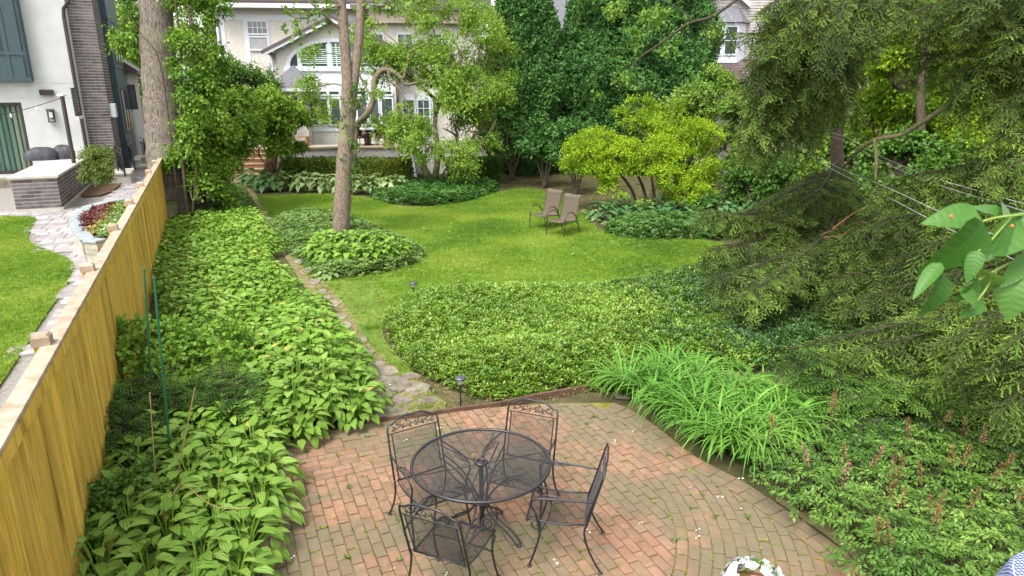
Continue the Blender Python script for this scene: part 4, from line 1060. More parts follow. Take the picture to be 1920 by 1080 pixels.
# utility pole and service wires
up = D(1332, 60, 36.); M['polewood'] = bark_mat('pole_wood', (.14, .11, .06), (.28, .24, .13), 30, 3, (.15, .17, .06))
po = empty('utility_pole', (up[0]-.1, up[1], 0), 0, 'weathered wooden utility pole in front of the clapboard house', 'pole'); MB().tube([(0, 0, 0), (.05, 0, 10)], [.2, .15], 10).build('post', M['polewood'], po)
M['wire'] = flat_mat('wire_grey', (.4, .41, .43), .4, .2)
def wire(pts, r, lab, name='service_wire'):
    P = bez([D(x, y, d) for x, y, d in pts], 10); A = P[0]
    t = tag(MB().tube([p-A for p in P], r, 5).build(name, M['wire']), lab, 'wire'); t.location = tuple(A)
wire([(1338, -30, 35), (1400, 150, 25), (1490, 268, 17), (1700, 388, 10), (1940, 505, 7)], .0035, 'lowest of the wires running from the pole to the right edge below the leafy branch')
wire([(1330, -30, 35), (1400, 135, 25), (1490, 262, 17), (1700, 368, 10), (1940, 472, 7)], .0035, 'second lowest wire from the pole to the right edge behind the leafy branch')
wire([(1345, -5, 35), (1490, 195, 20), (1600, 272, 14), (1720, 332, 11), (1940, 402, 8)], .0035, 'upper wire of the close pair crossing the dark spruce boughs')
wire([(1345, -5, 35), (1490, 190, 20), (1600, 264, 14), (1720, 322, 11), (1940, 388, 8)], .0035, 'slightly higher wire crossing the dark spruce boughs to the right edge')
wire([(1735, 112, 24), (1840, 109, 18), (1945, 109, 14)], .006, 'short horizontal wire at the upper right among the leaves')

# ================================================================== TREES
def limb(path, r0, r1, name, m, parent, n=10, k=8, knob=.0):
    P = bez(path, k); N = len(P); rs = [r0+(r1-r0)*(i/(N-1)) for i in range(N)]
    if knob: rs = [r*(1+knob*math.sin(i*1.7)+knob*.7*math.sin(i*3.1+1)) for i, r in enumerate(rs)]
    b = MB().tube(P, rs, n); o = b.build(name, m, parent, True); return P
def rsph(n): return nrm(rng.normal(size=(n, 3)))
def crown_pts(lobes, n, k=6, tw=.3, droop=.3, gap=-.3, seed=0, shell=.8, clump=.33, flat=.5, sub=14, upb=.25, lift=0.0):
    """leaf positions, directions and normals for a crown: lobes hold clumps, clumps hold sprigs, sprigs hold leaves"""
    C = np.array([l[0] for l in lobes], float); Rr = np.array([l[1] for l in lobes], float)
    vol = (Rr.prod(1))**.67; pr = vol/vol.sum(); pos_, out_ = [], []
    nl = rng.choice(len(lobes), n, p=pr)
    subs = []
    for i in range(len(lobes)):
        d = rsph(sub); d[:, 2] += upb; d = nrm(d); rad = shell*rng.uniform(.65, 1.08, (sub, 1))
        subs.append((C[i]+d*Rr[i]*rad, Rr[i].mean()*clump*rng.uniform(.6, 1.4, sub), d))
    ks = rng.integers(0, sub, n)
    sc = np.stack([subs[i][0][j] for i, j in zip(nl, ks)]); sr_ = np.array([subs[i][1][j] for i, j in zip(nl, ks)]); sdir = np.stack([subs[i][2][j] for i, j in zip(nl, ks)])
    d = rsph(n); d = nrm(d + sdir*.55 + [0, 0, .25])
    p = sc + d*(sr_*rng.uniform(.45, 1.1, n))[:, None]*[1, 1, flat+.3]
    keep = noise3(p, .9, seed) > gap; p, d, sdir = p[keep], d[keep], sdir[keep]; m = len(p)
    tdir = nrm(d*.7+sdir*.5+rng.normal(size=(m, 3))*.35+[0, 0, lift-droop])
    a = rng.uniform(-.1, 1, (m, k)); L = tw*rng.uniform(.6, 1.3, (m, 1))
    pos_ = p[:, None]+tdir[:, None]*(a*L)[:, :, None]
    ld = nrm(tdir[:, None]*.7+rng.normal(size=(m, k, 3))*.75+[0, 0, -droop])
    up = nrm(rng.normal(size=(m, k, 3))*.55+np.array([0, 0, .9])+d[:, None]*.5)
    tint = np.clip(np.repeat(rng.random((m, 1)), k, 1)*.6+rng.random((m, k))*.4, 0, 1)
    return pos_.reshape(-1, 3), ld.reshape(-1, 3), up.reshape(-1, 3), tint.ravel(), p
def crown(parent, origin, lobes, n, m, leaf=.09, k=6, w=.32, name='crown', **kw):
    P, d, up, t, sp_ = crown_pts(lobes, n, k, **kw); sc_ = leaf*rng.uniform(.7, 1.3, len(P))
    link(name, batch_mesh(name, tpl_leaf2(w), frames(d, up, sc_), P-np.array(origin), m, t), parent); return sp_
def Lb(px, py, d, rx, ry, rz=None):
    c = D(px, py, d); a = rx*d/FPX; b = ry*d/FPX; return (c, (a, rz if rz else (a+b)/2, b))
def tree(name, label, cat, base, trunks, lobes, n, m, bark, group=None, twigs=24, tr=.02, autolimb=True, **kw):
    """base world xy; trunks: list of (path world pts, r0, r1)"""
    b = np.array([base[0], base[1], 0.]); t = empty(name, tuple(b), 0, label, cat, group)
    ends = []
    for path, r0, r1 in trunks:
        P = limb([np.array(p)-b for p in path], r0, r1, 'trunk', bark, t, knob=.04); ends += P[len(P)//3:]
    ends = np.array(ends)+b
    if lobes:
        if autolimb:
            for c, r in lobes:
                e = ends[np.argmin(np.linalg.norm(ends-c, axis=1)+rng.random(len(ends))*.3)]; mid = (e+c)/2+rng.normal(size=3)*.12*np.linalg.norm(c-e)
                limb([e-b, mid-b, c-b], min(trunks[0][2], trunks[0][1]*.5), trunks[0][1]*.12, 'limb', bark, t, 6, 5)
        sp_ = crown(t, b, lobes, n, m, **kw)
        tb_ = MB(); cs = np.array([l[0] for l in lobes])
        for q in sp_[rng.choice(len(sp_), min(twigs, len(sp_)), replace=False)]:
            c = cs[np.argmin(np.linalg.norm(cs-q, axis=1))]; mid = (c+q)/2+rng.normal(size=3)*.12
            tb_.tube([p-b for p in bez([c, mid, q], 4)], list(np.linspace(tr, tr*.3, 9)), 4)
        if tb_.v: tb_.build('branches', bark, t)
    return t

# ---- the big trunk by the fence and what climbs it
def PD(pts, d): return [D(x, y, d if np.isscalar(d) else d[i]) for i, (x, y) in enumerate(pts)]
gb1 = G(325, 418)
tree('old_tree', 'massive grey furrowed tree trunk beside the far end of the board fence', 'tree', gb1, [([gb1+[0, 0, -.1]]+PD([(319, 380), (312, 290), (303, 190), (294, 60), (285, -120), (280, -300)], 20.2), .62, .42)], [], 0, None, M['bark'])
cv = tree('climbing_vine', 'climbing vine hanging round the massive grey trunk', 'vine', G(352, 412), [(PD([(352, 412), (345, 330), (338, 240), (340, 120), (330, 10), (320, -60)], 19.4), .05, .02), (PD([(360, 405), (368, 320), (360, 230)], 19.3), .04, .015), (PD([(338, 405), (325, 300), (300, 120), (262, 60), (240, 20)], 19.5), .03, .012)],
     [Lb(362, 20, 19.8, 34, 60), Lb(364, 110, 19.6, 34, 60), Lb(378, 190, 19.4, 40, 50), Lb(362, 260, 19.3, 30, 40), Lb(388, 110, 20.2, 28, 36), Lb(232, 30, 20.5, 30, 40), Lb(258, 60, 20.3, 30, 45), Lb(265, -20, 20.5, 70, 30), Lb(400, -10, 20, 50, 26), Lb(222, 80, 20.6, 15, 25)],
     4200, M['vine'], M['bark_dark'], leaf=.085, w=.42, tw=.25, droop=.8, twigs=30, tr=.012, autolimb=False, clump=.4, gap=-.5)
tree('vine_thicket', 'dense dark leafy thicket below the massive trunk at the head of the hosta bed', 'shrub', G(385, 395), [(PD([(385, 395), (380, 340), (385, 280)], 20.5), .07, .03), (PD([(365, 398), (360, 340), (350, 300)], 20.4), .05, .02)],
     [Lb(390, 255, 20.5, 52, 42), Lb(362, 315, 20, 34, 45), Lb(398, 310, 20.8, 36, 46), Lb(372, 365, 20, 46, 36), Lb(430, 250, 21.5, 44, 34), Lb(372, 200, 20.5, 32, 35), Lb(405, 372, 20.8, 24, 24)],
     6500, M['vine'], M['bark_dark'], leaf=.085, w=.42, tw=.3, droop=.5, clump=.42, gap=-.6)
gs = G(515, 346)
tree('arching_shrub', 'arching leafy shrub on thin fanned stems over the garden steps', 'shrub', gs, [([gs]+PD([(512, 318), (500, 290), (485, 250)], 27.6), .06, .03), ([gs]+PD([(522, 318), (540, 285), (548, 255)], 27.6), .05, .025), ([gs]+PD([(516, 315), (520, 280), (515, 240)], 27.6), .05, .02), ([gs]+PD([(506, 320), (492, 300), (470, 270)], 27.6), .04, .02)],
     [Lb(470, 220, 25.5, 52, 32), Lb(518, 230, 26.5, 42, 36), Lb(542, 262, 27, 22, 24), Lb(440, 215, 24.5, 44, 34), Lb(495, 200, 26, 52, 26), Lb(545, 225, 26.5, 26, 30), Lb(440, 250, 25, 30, 20), Lb(510, 272, 26.5, 28, 16)],
     8500, M['arch'], M['bark_dark'], leaf=.095, w=.42, tw=.3, droop=.7, clump=.45, gap=-.6, upb=.5)
tree('dark_shrub', 'dark twiggy shrub rising in front of the double hung window', 'shrub', G(455, 350), [(PD([(455, 345), (450, 250), (455, 150)], 28.2), .07, .03)],
     [Lb(440, 160, 28, 42, 34), Lb(475, 172, 28.5, 36, 34), Lb(410, 160, 27.5, 36, 44), Lb(455, 122, 28.5, 26, 20), Lb(500, 158, 29, 22, 18)], 2400, M['mid'], M['bark_dark'], leaf=.1, tw=.35, gap=-.3, twigs=40)
tree('background_tree', 'bright tree far behind between the two houses', 'tree', (-26, 52), [([(-26, 52, 0), (-26, 52, 4)], .3, .2)], [Lb(235, 130, 52, 60, 90), Lb(250, 230, 50, 45, 60), Lb(235, 20, 54, 60, 80), Lb(255, 90, 50, 50, 80)], 4200, M['fresh'], M['bark_dark'], leaf=.24, tw=.7, gap=-1.5, shell=.7, clump=.5)
tree('background_tree', 'leafy tree at the left corner of the stucco house behind the vine', 'tree', G(395, 320), [([G(395, 320), G(395, 320)+[0, 0, 6]], .2, .1)], [Lb(385, 60, 36, 45, 70), Lb(400, 130, 35, 30, 60), Lb(380, -20, 36, 60, 60)], 1700, M['fresh'], M['bark_dark'], leaf=.17, tw=.5, gap=-.9)

# ---- the forked tree in the island bed
g3 = G(640, 452)
t3 = tree('forked_tree', 'straight brown trunk forking near the top in the island bed of the lawn', 'tree', g3,
    [([g3+[0, 0, -.1]]+PD([(640, 425), (644, 340), (650, 260), (654, 200)], 17.6), .235, .20), (PD([(652, 215), (650, 130), (642, 30), (634, -60), (620, -260)], 17.6), .155, .11), (PD([(656, 225), (664, 150), (674, 60), (680, -60), (700, -260)], 17.7), .135, .10),
     (PD([(640, 10), (600, 20), (570, 35), (545, 30)], [17.5, 17.2, 17, 16.8]), .03, .01), (PD([(645, 60), (610, 30), (575, 0), (540, -20)], [17.6, 17.3, 17, 17]), .03, .01), (PD([(680, 20), (720, 10), (760, -10)], [17.7, 17.9, 18.2]), .03, .012)],
    [Lb(545, 28, 16.8, 22, 15), Lb(575, 42, 17, 24, 14), Lb(556, 62, 17, 14, 10), Lb(612, 12, 17.3, 26, 18), Lb(700, 10, 17.9, 26, 22), Lb(745, 0, 18.2, 34, 16)],
    120, M['fresh'], M['bark2'], leaf=.10, w=.42, tw=.2, droop=.7, twigs=12, tr=.008, autolimb=False, gap=-.7)
tw_ = crown(tree('trunk_ivy', 'small leafy ivy growing up the middle of the forked tree trunk', 'vine', g3+[.05, -.27, 0], [([g3+[.1, -.27, 0]]+PD([(655, 400), (664, 320), (655, 230), (662, 180)], 17.28), .012, .008)], [], 0, None, M['bark_dark']), g3*[1, 1, 0]+[.05, -.27, 0],
    [Lb(657, 290, 17.4, 14, 45, .1), Lb(655, 215, 17.4, 12, 30, .1), Lb(672, 190, 17.5, 10, 30, .2), Lb(662, 340, 17.4, 8, 20, .1)], 300, M['mid'], .05, 6, tw=.12, gap=-.9)

# ---- crabapple with the twisting limb
gc = G(808, 347)
crab_tr = [([gc]+PD([(800, 325), (786, 295), (770, 262), (758, 235)], 27.5), .17, .08), ([gc+[.1, 0, 0]]+PD([(818, 320), (822, 280), (815, 230), (830, 170)], 27.6), .15, .07), ([gc+[.2, 0, 0]]+PD([(832, 325), (848, 300), (862, 285)], 27.4), .06, .03)]
tree('crabapple_tree', 'wide drooping crabapple with light green leaves right of the forked trunk', 'tree', gc, crab_tr,
    [Lb(770, 80, 26.5, 58, 42), Lb(840, 60, 27, 65, 48), Lb(885, 115, 27, 55, 50), Lb(830, 150, 26, 75, 48), Lb(900, 180, 26, 50, 36), Lb(770, 215, 26.3, 34, 34), Lb(850, 225, 26, 70, 42), Lb(805, 270, 25.6, 45, 34), Lb(865, 290, 25.8, 42, 30), Lb(735, 120, 27, 36, 34), Lb(890, 30, 28, 55, 35), Lb(925, 200, 26, 32, 18), Lb(870, 318, 25.5, 30, 14), Lb(800, 170, 26, 46, 40), Lb(840, 190, 25.8, 60, 40), Lb(780, 130, 26.8, 40, 36), Lb(720, 60, 27, 34, 34), Lb(800, 20, 27, 60, 30), Lb(760, 250, 26, 26, 26), Lb(900, 90, 27, 55, 45), Lb(920, 160, 26.6, 44, 34), Lb(890, 260, 26, 46, 34), Lb(930, 225, 26, 30, 20), Lb(850, 110, 26, 50, 40), Lb(830, 240, 25.6, 50, 36)],
    21000, M['crab'], M['bark_crab'], leaf=.082, w=.26, tw=.35, droop=.75, clump=.44, gap=-.10, twigs=70, tr=.022, sub=18)
gg = G(664, 343)
gn = tree('gnarled_tree', 'gnarled tree whose thick bent limb loops out beside the forked trunk', 'tree', gg,
    [([gg]+PD([(662, 300), (668, 240)], 27)+PD([(688, 214), (700, 185), (702, 152), (716, 132), (735, 134), (752, 146), (762, 158), (778, 156), (812, 152), (840, 160)], 26.2), .15, .035),
     (PD([(756, 148), (764, 120), (768, 98), (790, 86), (816, 78)], 26.1), .06, .03), (PD([(728, 134), (732, 152), (748, 165), (758, 185), (765, 210)], 26.1), .05, .02), (PD([(703, 160), (712, 136), (726, 124), (742, 138)], 26.4), .09, .06),
     (PD([(700, 190), (660, 120), (620, 100), (575, 110)], [26.3, 26.8, 27, 27]), .04, .012), (PD([(690, 210), (640, 160), (590, 165), (560, 180)], [26.3, 26.8, 27, 27]), .04, .012)],
    [Lb(600, 110, 27, 38, 20), Lb(575, 170, 27, 35, 24), Lb(610, 200, 27, 22, 20), Lb(700, 80, 27, 34, 30), Lb(620, 235, 27, 14, 26), Lb(690, 130, 26.8, 26, 24), Lb(740, 60, 27, 40, 30), Lb(720, 280, 26, 18, 14), Lb(720, 180, 26.5, 24, 26), Lb(735, 110, 27, 40, 30), Lb(715, 235, 26.6, 26, 20), Lb(770, 100, 26.8, 34, 30), Lb(690, 60, 27, 30, 26), Lb(745, 240, 26.2, 24, 22)],
    4800, M['crab'], M['bark_crab'], leaf=.082, w=.28, tw=.3, droop=.5, gap=-.1, twigs=45, tr=.015, autolimb=False)
go = G(925, 338)
tree('olive_tree', 'dull olive small tree between the crabapple and the first cedar', 'tree', go, [([go]+PD([(920, 300), (905, 260), (895, 220)], 29), .1, .05), ([go]+PD([(930, 300), (940, 270)], 29), .08, .03)],
    [Lb(890, 235, 29, 40, 30), Lb(915, 265, 28.6, 35, 22), Lb(925, 150, 30, 30, 50), Lb(905, 60, 30, 40, 50)], 1500, M['olive'], M['bark_dark'], leaf=.11, w=.22, tw=.35, droop=.7, gap=-.2)

# ---- cedars
def cone_crown(t, base, rows, d, n, m, leaf=.135, k=6):
    ys = np.array([r[0] for r in rows][::-1], float); zz = np.array([D(0, y, d)[2] for y in ys]); cx = np.array([(r[1]-960)*d/FPX for r in rows][::-1]); rr = np.array([r[2]*d/FPX*.93 for r in rows][::-1])
    z = rng.uniform(zz[0], zz[-1], n*3); R_ = np.interp(z, zz, rr); keep = rng.random(len(z)) < R_/rr.max(); z = z[keep][:n]; R_ = R_[keep][:n]; n = len(z); X_ = np.interp(z, zz, cx)
    Yc = D(0, 150, d)[1]; a = rng.random(n)*2*math.pi; o = np.stack([np.cos(a), np.sin(a), np.zeros(n)], 1); Q = np.c_[o[:, :2]*R_[:, None], z]
    cell = noise3(Q*[1, 1, .8], .95, int(rows[0][1])); fine = noise3(Q, 2.6, 7)
    rad = R_*(1+.20*cell+.10*fine)-np.where(rng.random(n) < .3, rng.random(n)*.5, rng.random(n)*.12)
    P0 = np.stack([X_, np.full(n, Yc), z], 1)+o*np.maximum(rad, .1)[:, None]
    td = nrm(o*.9+[0, 0, .75]+rng.normal(size=(n, 3))*.3); A = rng.uniform(0, 1, (n, k)); P = P0[:, None]+td[:, None]*(A*.22)[:, :, None]+rng.normal(size=(n, k, 3))*.03
    ld = nrm(td[:, None]+rng.normal(size=(n, k, 3))*.55); up = nrm(o[:, None]*.8+np.array([0, 0, .5])+rng.normal(size=(n, k, 3))*.5); s_ = leaf*rng.uniform(.6, 1.25, n*k)
    link('crown', batch_mesh('crown', tpl_leaf2(.3), frames(ld.reshape(-1, 3), up.reshape(-1, 3), s_), P.reshape(-1, 3)-np.array(base), m, np.clip(np.repeat(rng.random(n)*.5+.25*(cell+.5), k)+rng.random(n*k)*.3, 0, 1)), t)
def cedar2(px, pyb, d, rows, lab, n=11500):
    g = G(px, pyb)*[1, 1, 0]; yc = D(0, 150, d)[1]; g = np.array([(px-960)*d/FPX, yc, 0]); t = empty('cedar_tree', tuple(g), 0, lab, 'cedar', 'cedars behind the lawn')
    limb([np.zeros(3), np.array([0, 0, 4.]), np.array([.1, 0, 8.])], .2, .06, 'trunk', M['bark_dark'], t)
    V, F, NA = [], [], 22; ks = rows[::-1]
    for i, (y, cx_, r_) in enumerate(ks):
        for a in range(NA):
            q = 2*math.pi*a/NA; rr_ = r_*d/FPX*(.70+.07*math.sin(q*3+i*1.3)+.05*math.sin(q*7-i)); V.append(((cx_-px)*d/FPX+rr_*math.cos(q), rr_*math.sin(q), D(0, y, d)[2]))
    F = [(i*NA+a, i*NA+(a+1) % NA, (i+1)*NA+(a+1) % NA, (i+1)*NA+a) for i in range(len(ks)-1) for a in range(NA)]+[tuple(reversed(range(NA))), tuple((len(ks)-1)*NA+a for a in range(NA))]
    b = MB(); b.add(V, F); b.build('inner_foliage', M['core'], t, True)  # solid shell filling the crown; its dark colour stands for inner shade
    for s_ in (-.5, .45): limb([np.zeros(3), np.array([s_*.6, -.2, 1.2]), np.array([s_*1.4, -.3, 2.6])], .1, .05, 'trunk', M['bark_dark'], t)
    cone_crown(t, g, rows, d, n, M['cedar'])
cedar2(985, 336, 31, [(-150, 975, 12), (-60, 976, 30), (0, 978, 48), (90, 985, 68), (170, 988, 78), (240, 985, 72), (300, 985, 62), (338, 985, 48)], 'leftmost dark blue green cedar, beside the crabapple')
cedar2(1112, 338, 31.5, [(-110, 1115, 10), (-50, 1116, 28), (0, 1115, 44), (80, 1110, 62), (160, 1108, 72), (240, 1105, 74), (300, 1105, 66), (340, 1105, 50)], 'middle dark blue green cedar, right of the grey roof')
cedar2(1238, 338, 31, [(-150, 1225, 30), (-60, 1228, 62), (0, 1232, 80), (80, 1238, 92), (160, 1240, 98), (240, 1240, 90), (320, 1240, 60)], 'rightmost and broadest dark cedar, behind the yellow green shrub', 14000)
for x, y, lab in ((960, 325, 'small dark shrub with bare stems below the leftmost cedar'), (1020, 338, 'small dark shrub with bare stems right below the grey roof gap'), (1080, 352, 'small dark shrub with bare stems just behind the brown lawn chairs')):
    g = G(x, y+14); d = 5068/(y+14-165)
    tree('understory_shrub', lab, 'shrub', g, [([g, g+[.15*s, 0, .8], g+[.4*s, .1, 1.7]], .05, .02) for s in (-1.4, -.5, .6, 1.5)], [Lb(x-15, y-60, d, 38, 24), Lb(x+22, y-75, d, 36, 26), Lb(x, y-98, d, 34, 22)], 900, M['shade'], M['bark_dark'], 'shrubs under the cedars', leaf=.13, tw=.3, gap=-.5)

# ---- yellow green shrub and neighbours
gy_ = G(1232, 394)
tree('yellow_green_shrub', 'large yellow green shrub glowing behind the right hand bed', 'shrub', gy_, [([G(1232+dx, 394)]+[D(1232+dx*1.5, 350, 22), D(1228+dx*2.6, 300, 22), D(1225+dx*3.4, 255, 22)], .06, .02) for dx in (-34, -18, -5, 10, 24, 36)],
    [Lb(1175, 222, 22.3, 34, 20), Lb(1225, 232, 22.3, 42, 22), Lb(1115, 268, 22, 50, 26), Lb(1075, 292, 21.8, 34, 26), Lb(1270, 252, 22.4, 52, 30), Lb(1315, 258, 22.6, 30, 32), Lb(1160, 300, 21.6, 46, 32), Lb(1215, 290, 21.6, 50, 32), Lb(1285, 310, 22, 50, 30), Lb(1190, 345, 21.4, 36, 28), Lb(1130, 318, 21.6, 36, 26), Lb(1315, 345, 22, 24, 28), Lb(1200, 205, 22.6, 40, 16), Lb(1255, 200, 22.8, 30, 14), Lb(1245, 340, 21.2, 42, 32), Lb(1160, 350, 21.2, 34, 26), Lb(1285, 360, 21.4, 34, 24), Lb(1215, 372, 21, 30, 16), Lb(1110, 300, 21.6, 40, 26)],
    16000, M['bright'], M['bark_dark'], leaf=.06, w=.3, tw=.24, droop=.1, clump=.36, gap=-.5, flat=.15, sub=16, twigs=60, tr=.012)
def shr(x, y, d, lobes, n, m, lab, **kw):
    g = G(x, y); return tree('leafy_shrub', lab, 'shrub', g, [([g, g*.5+lobes[0][0]*.5, lobes[0][0]], .06, .025)], lobes, n, m, M['bark_dark'], **kw)
shr(1395, 405, 22, [Lb(1385, 225, 24, 46, 40), Lb(1350, 185, 25, 42, 36), Lb(1410, 290, 23, 42, 45), Lb(1360, 280, 24, 36, 50), Lb(1440, 220, 24, 30, 45)], 5200, M['fresh'], 'mid green shrub between the yellow green shrub and the spruce', leaf=.11, tw=.3, gap=-.4)
shr(1420, 415, 21, [Lb(1400, 350, 21.5, 42, 30), Lb(1450, 340, 21, 36, 40), Lb(1330, 392, 21, 30, 16)], 2800, M['mid'], 'darker low shrub in front of the picket fence', leaf=.1, tw=.3, gap=-.3)
g5 = G(1318, 330)
tree('small_tree', 'fresh green small tree left of the utility pole', 'tree', g5, [([g5, g5+[0, 0, 3]], .1, .05)], [Lb(1300, 190, 28, 40, 34), Lb(1265, 215, 28, 36, 24), Lb(1330, 160, 29, 32, 26)], 1500, M['fresh'], M['bark_dark'], leaf=.12, tw=.35, gap=-.4)
# trees right behind the spruce
bg = [('tall tree with thick paired trunks behind the long bare limb', 1695, 405, 22, [Lb(1700, 60, 21.5, 90, 60), Lb(1670, 150, 21, 44, 40), Lb(1725, 210, 21, 40, 30), Lb(1640, 130, 24, 60, 60), Lb(1780, 110, 24, 80, 60), Lb(1700, 200, 23, 80, 50), Lb(1640, 230, 24, 50, 50), Lb(1790, 230, 23, 70, 50)], 'dapple', [(1690, 22.6, .28), (1724, 23, .22)]),
      ('sunlit tree at the upper right corner of the garden', 1880, 420, 19, [Lb(1880, 60, 20, 90, 70), Lb(1900, 170, 19, 80, 60), Lb(1860, 270, 19, 80, 60), Lb(1930, 330, 18, 60, 50), Lb(1960, 80, 18, 70, 80)], 'dapple', [(1890, 19, .16)]),
      ('leafy tree half hiding the clapboard gable', 1540, 385, 25, [Lb(1500, 60, 27, 60, 60), Lb(1590, 110, 27, 50, 50), Lb(1480, 150, 26, 40, 50), Lb(1540, 300, 24, 60, 45), Lb(1610, 300, 24, 50, 50), Lb(1500, 350, 23, 50, 40)], 'fresh', [(1545, 25, .12)]),
      ('shaded tree low behind the dark spruce boughs', 1720, 430, 20, [Lb(1690, 310, 20, 70, 40), Lb(1780, 330, 19, 80, 45), Lb(1850, 380, 18, 70, 40), Lb(1630, 370, 20, 60, 40), Lb(1730, 400, 18, 70, 30)], 'mid', [(1730, 20, .14)]),
      ('far tall tree behind the clapboard house on the right', 1600, 300, 44, [Lb(1480, -20, 46, 90, 50), Lb(1620, -10, 46, 100, 60), Lb(1760, 0, 44, 100, 70), Lb(1900, 0, 42, 100, 80), Lb(1700, 90, 44, 100, 60), Lb(1850, 130, 42, 90, 80), Lb(1700, 220, 42, 110, 70), Lb(1880, 260, 40, 90, 70), Lb(1570, 230, 46, 40, 90)], 'fresh', [(1600, 46, .4)])]
for lab, x, y, d, lobes, m, trs in bg:
    g = D(x, y, d)*[1, 1, 0]
    tree('deciduous_tree', lab, 'tree', g, [([g+[(tx-x)*d/FPX, 0, 0]]+[D(tx+3, 330, td), D(tx-4, 200, td), D(tx+6, 60, td), D(tx+4, -100, td)], r, r*.75) for tx, td, r in trs], lobes, 7500 if d < 40 else 7500, M[m], M['bark_dark'], None, leaf=.125 if d < 40 else .24, w=.4, tw=.35 if d < 40 else .8, gap=-.35, twigs=40, clump=.4, sub=20)

for i, (x, w_, hh) in enumerate(((-34, 130, 150), (-8, 160, 150), (14, 150, 150), (38, 170, 150))): pass
BT = [(-42, 78, 'fresh'), (-20, 84, 'mid'), (4, 86, 'mid'), (24, 80, 'fresh'), (46, 72, 'mid')]
for i, (x, y, m) in enumerate(BT):
    lb_ = [(np.array([x+rnd.uniform(-7, 7), y+rnd.uniform(-4, 4), rnd.uniform(3, 11)]), (5.5, 4, 4)) for _ in range(6)]
    tree('distant_tree', ['distant leafy tree beyond the modern house', 'distant tree behind the stucco house roof', 'distant tree in the gap above the crabapple', 'distant tree behind the grey roofed house', 'distant tree far off behind the right hand houses'][i], 'tree', (x, y), [([(x, y, 0), (x, y, 7)], .4, .2)], lb_, 900, M[m], M['bark_dark'], 'distant trees', leaf=.55, tw=1.5, gap=-1.2, k=5, twigs=4)

# ---- picket fence behind the shrubs
pk = empty('picket_fence', (0, 0, 0), 0, 'dark weathered picket fence in the shade behind the right hand bed', 'fence')
M['oldwood'] = rough_mat('dark_weathered_wood', (.05, .04, .03), (.12, .10, .08), 8, .9, .4, tints=.4)
A_, B_ = G(1290, 375)*[1, 1, 0], G(1560, 425)*[1, 1, 0]; v_ = B_-A_; L_ = np.linalg.norm(v_); za_ = math.atan2(v_[1], v_[0]); pm = MB(); pm.prismM([(-.045, 0), (.045, 0), (.045, 1.15), (0, 1.25), (-.045, 1.15)], 0, .02, lambda a, b, t: (a, t, b)); pm = pm.mesh('picket', M['oldwood'])
for k in range(int(L_/.15)):
    o = link('picket', pm, pk); o.location = tuple(A_+v_*(k*.15/L_)); o.rotation_euler = (0, 0, za_)
for z in (.3, .95): o = MB().box((L_/2, .04, z), (L_, .035, .08)).build('rail', M['oldwood'], pk); o.location = tuple(A_); o.rotation_euler = (0, 0, za_)

# ---- spruces
def needle_tpl(n=46, L=.15, nl=.022, nw=.0032, spread=1.0, flat=False, m=None, name='needles'):
    V, F = [], []; ang = np.arange(n)*2.4
    for i in range(n):
        y = L*i/n; a = ang[i] if not flat else (0 if i % 2 else math.pi)+rnd.uniform(-.5, .5)
        o = np.array([math.cos(a), 0, math.sin(a)]); d = nrm((o*spread+np.array([0, .9, 0]))[None])[0]; s = np.cross(d, [0, 0, 1]); s = s/(np.linalg.norm(s)+1e-6)
        l = nl*(1-.35*i/n)*rnd.uniform(.8, 1.1); b = np.array([0, y, 0]); k = len(V)
        V += [b-s*nw*.5, b+s*nw*.5, b+d*l*.6+s*nw*.5, b+d*l, b+d*l*.6-s*nw*.5]; F += [(k, k+1, k+2), (k, k+2, k+4), (k+4, k+2, k+3)]
    k = len(V); r = .002
    for (x, z) in ((-r, -r), (r, -r), (0, r)): V += [(x, 0, z), (x, L, z)]
    F += [(k, k+2, k+3), (k, k+3, k+1), (k+2, k+4, k+5), (k+2, k+5, k+3), (k+4, k, k+1), (k+4, k+1, k+5)]
    t = np.repeat(rng.random(len(V)//5+2), 5)[:len(V)]
    return np_mesh(name, V, F, m, t*.4)
def spray_src(m, name, L=.30, nside=9, sl=.11, nl=.024, nw=.012, flat=.35, seed=0):
    V, F, T = [], [], []
    def axis(p0, dr, ln, t0, t1):
        n = int(ln/.0075); dr = dr/np.linalg.norm(dr); sx_ = np.cross(dr, [0, 0, 1.]); sx_ /= np.linalg.norm(sx_)+1e-9; sz = np.cross(sx_, dr)
        for i in range(n):
            q = i/n; p = p0+dr*ln*q; a = i*2.4+rng.random()*.5; o = sx_*math.cos(a)+sz*math.sin(a)*.75; d_ = o*.85+dr*.8; d_ /= np.linalg.norm(d_); s_ = np.cross(d_, sz+sx_*.3); s_ /= np.linalg.norm(s_)+1e-9
            l = nl*(1-.3*q)*rng.uniform(.8, 1.15); k = len(V); V.extend([p-s_*nw*.5, p+s_*nw*.5, p+d_*l]); F.append((k, k+1, k+2)); tt = t0+(t1-t0)*q+rng.normal()*.05; T.extend([tt]*3)
    axis(np.zeros(3), np.array([0, 1., 0]), L, .05, .75)
    for k in range(nside):
        q = (k+.6)/nside; sg = 1 if k % 2 else -1; l = sl*(1-.55*q)*rng.uniform(.75, 1.2); axis(np.array([0, L*q, 0]), np.array([sg*.8, .75, rng.normal()*flat-.12]), l, .12+.2*q, .85+.15*rng.random())
    k = len(V); r = .0025
    for (x, z) in ((-r, -r), (r, -r), (0, r)): V.extend([np.array([x, 0, z]), np.array([x*.4, L, z*.4])]); T.extend([0, 0])
    F += [(k, k+2, k+3), (k, k+3, k+1), (k+2, k+4, k+5), (k+2, k+5, k+3), (k+4, k, k+1), (k+4, k+1, k+5)]
    return np_mesh(name, V, F, m, np.clip(T, 0, 1))
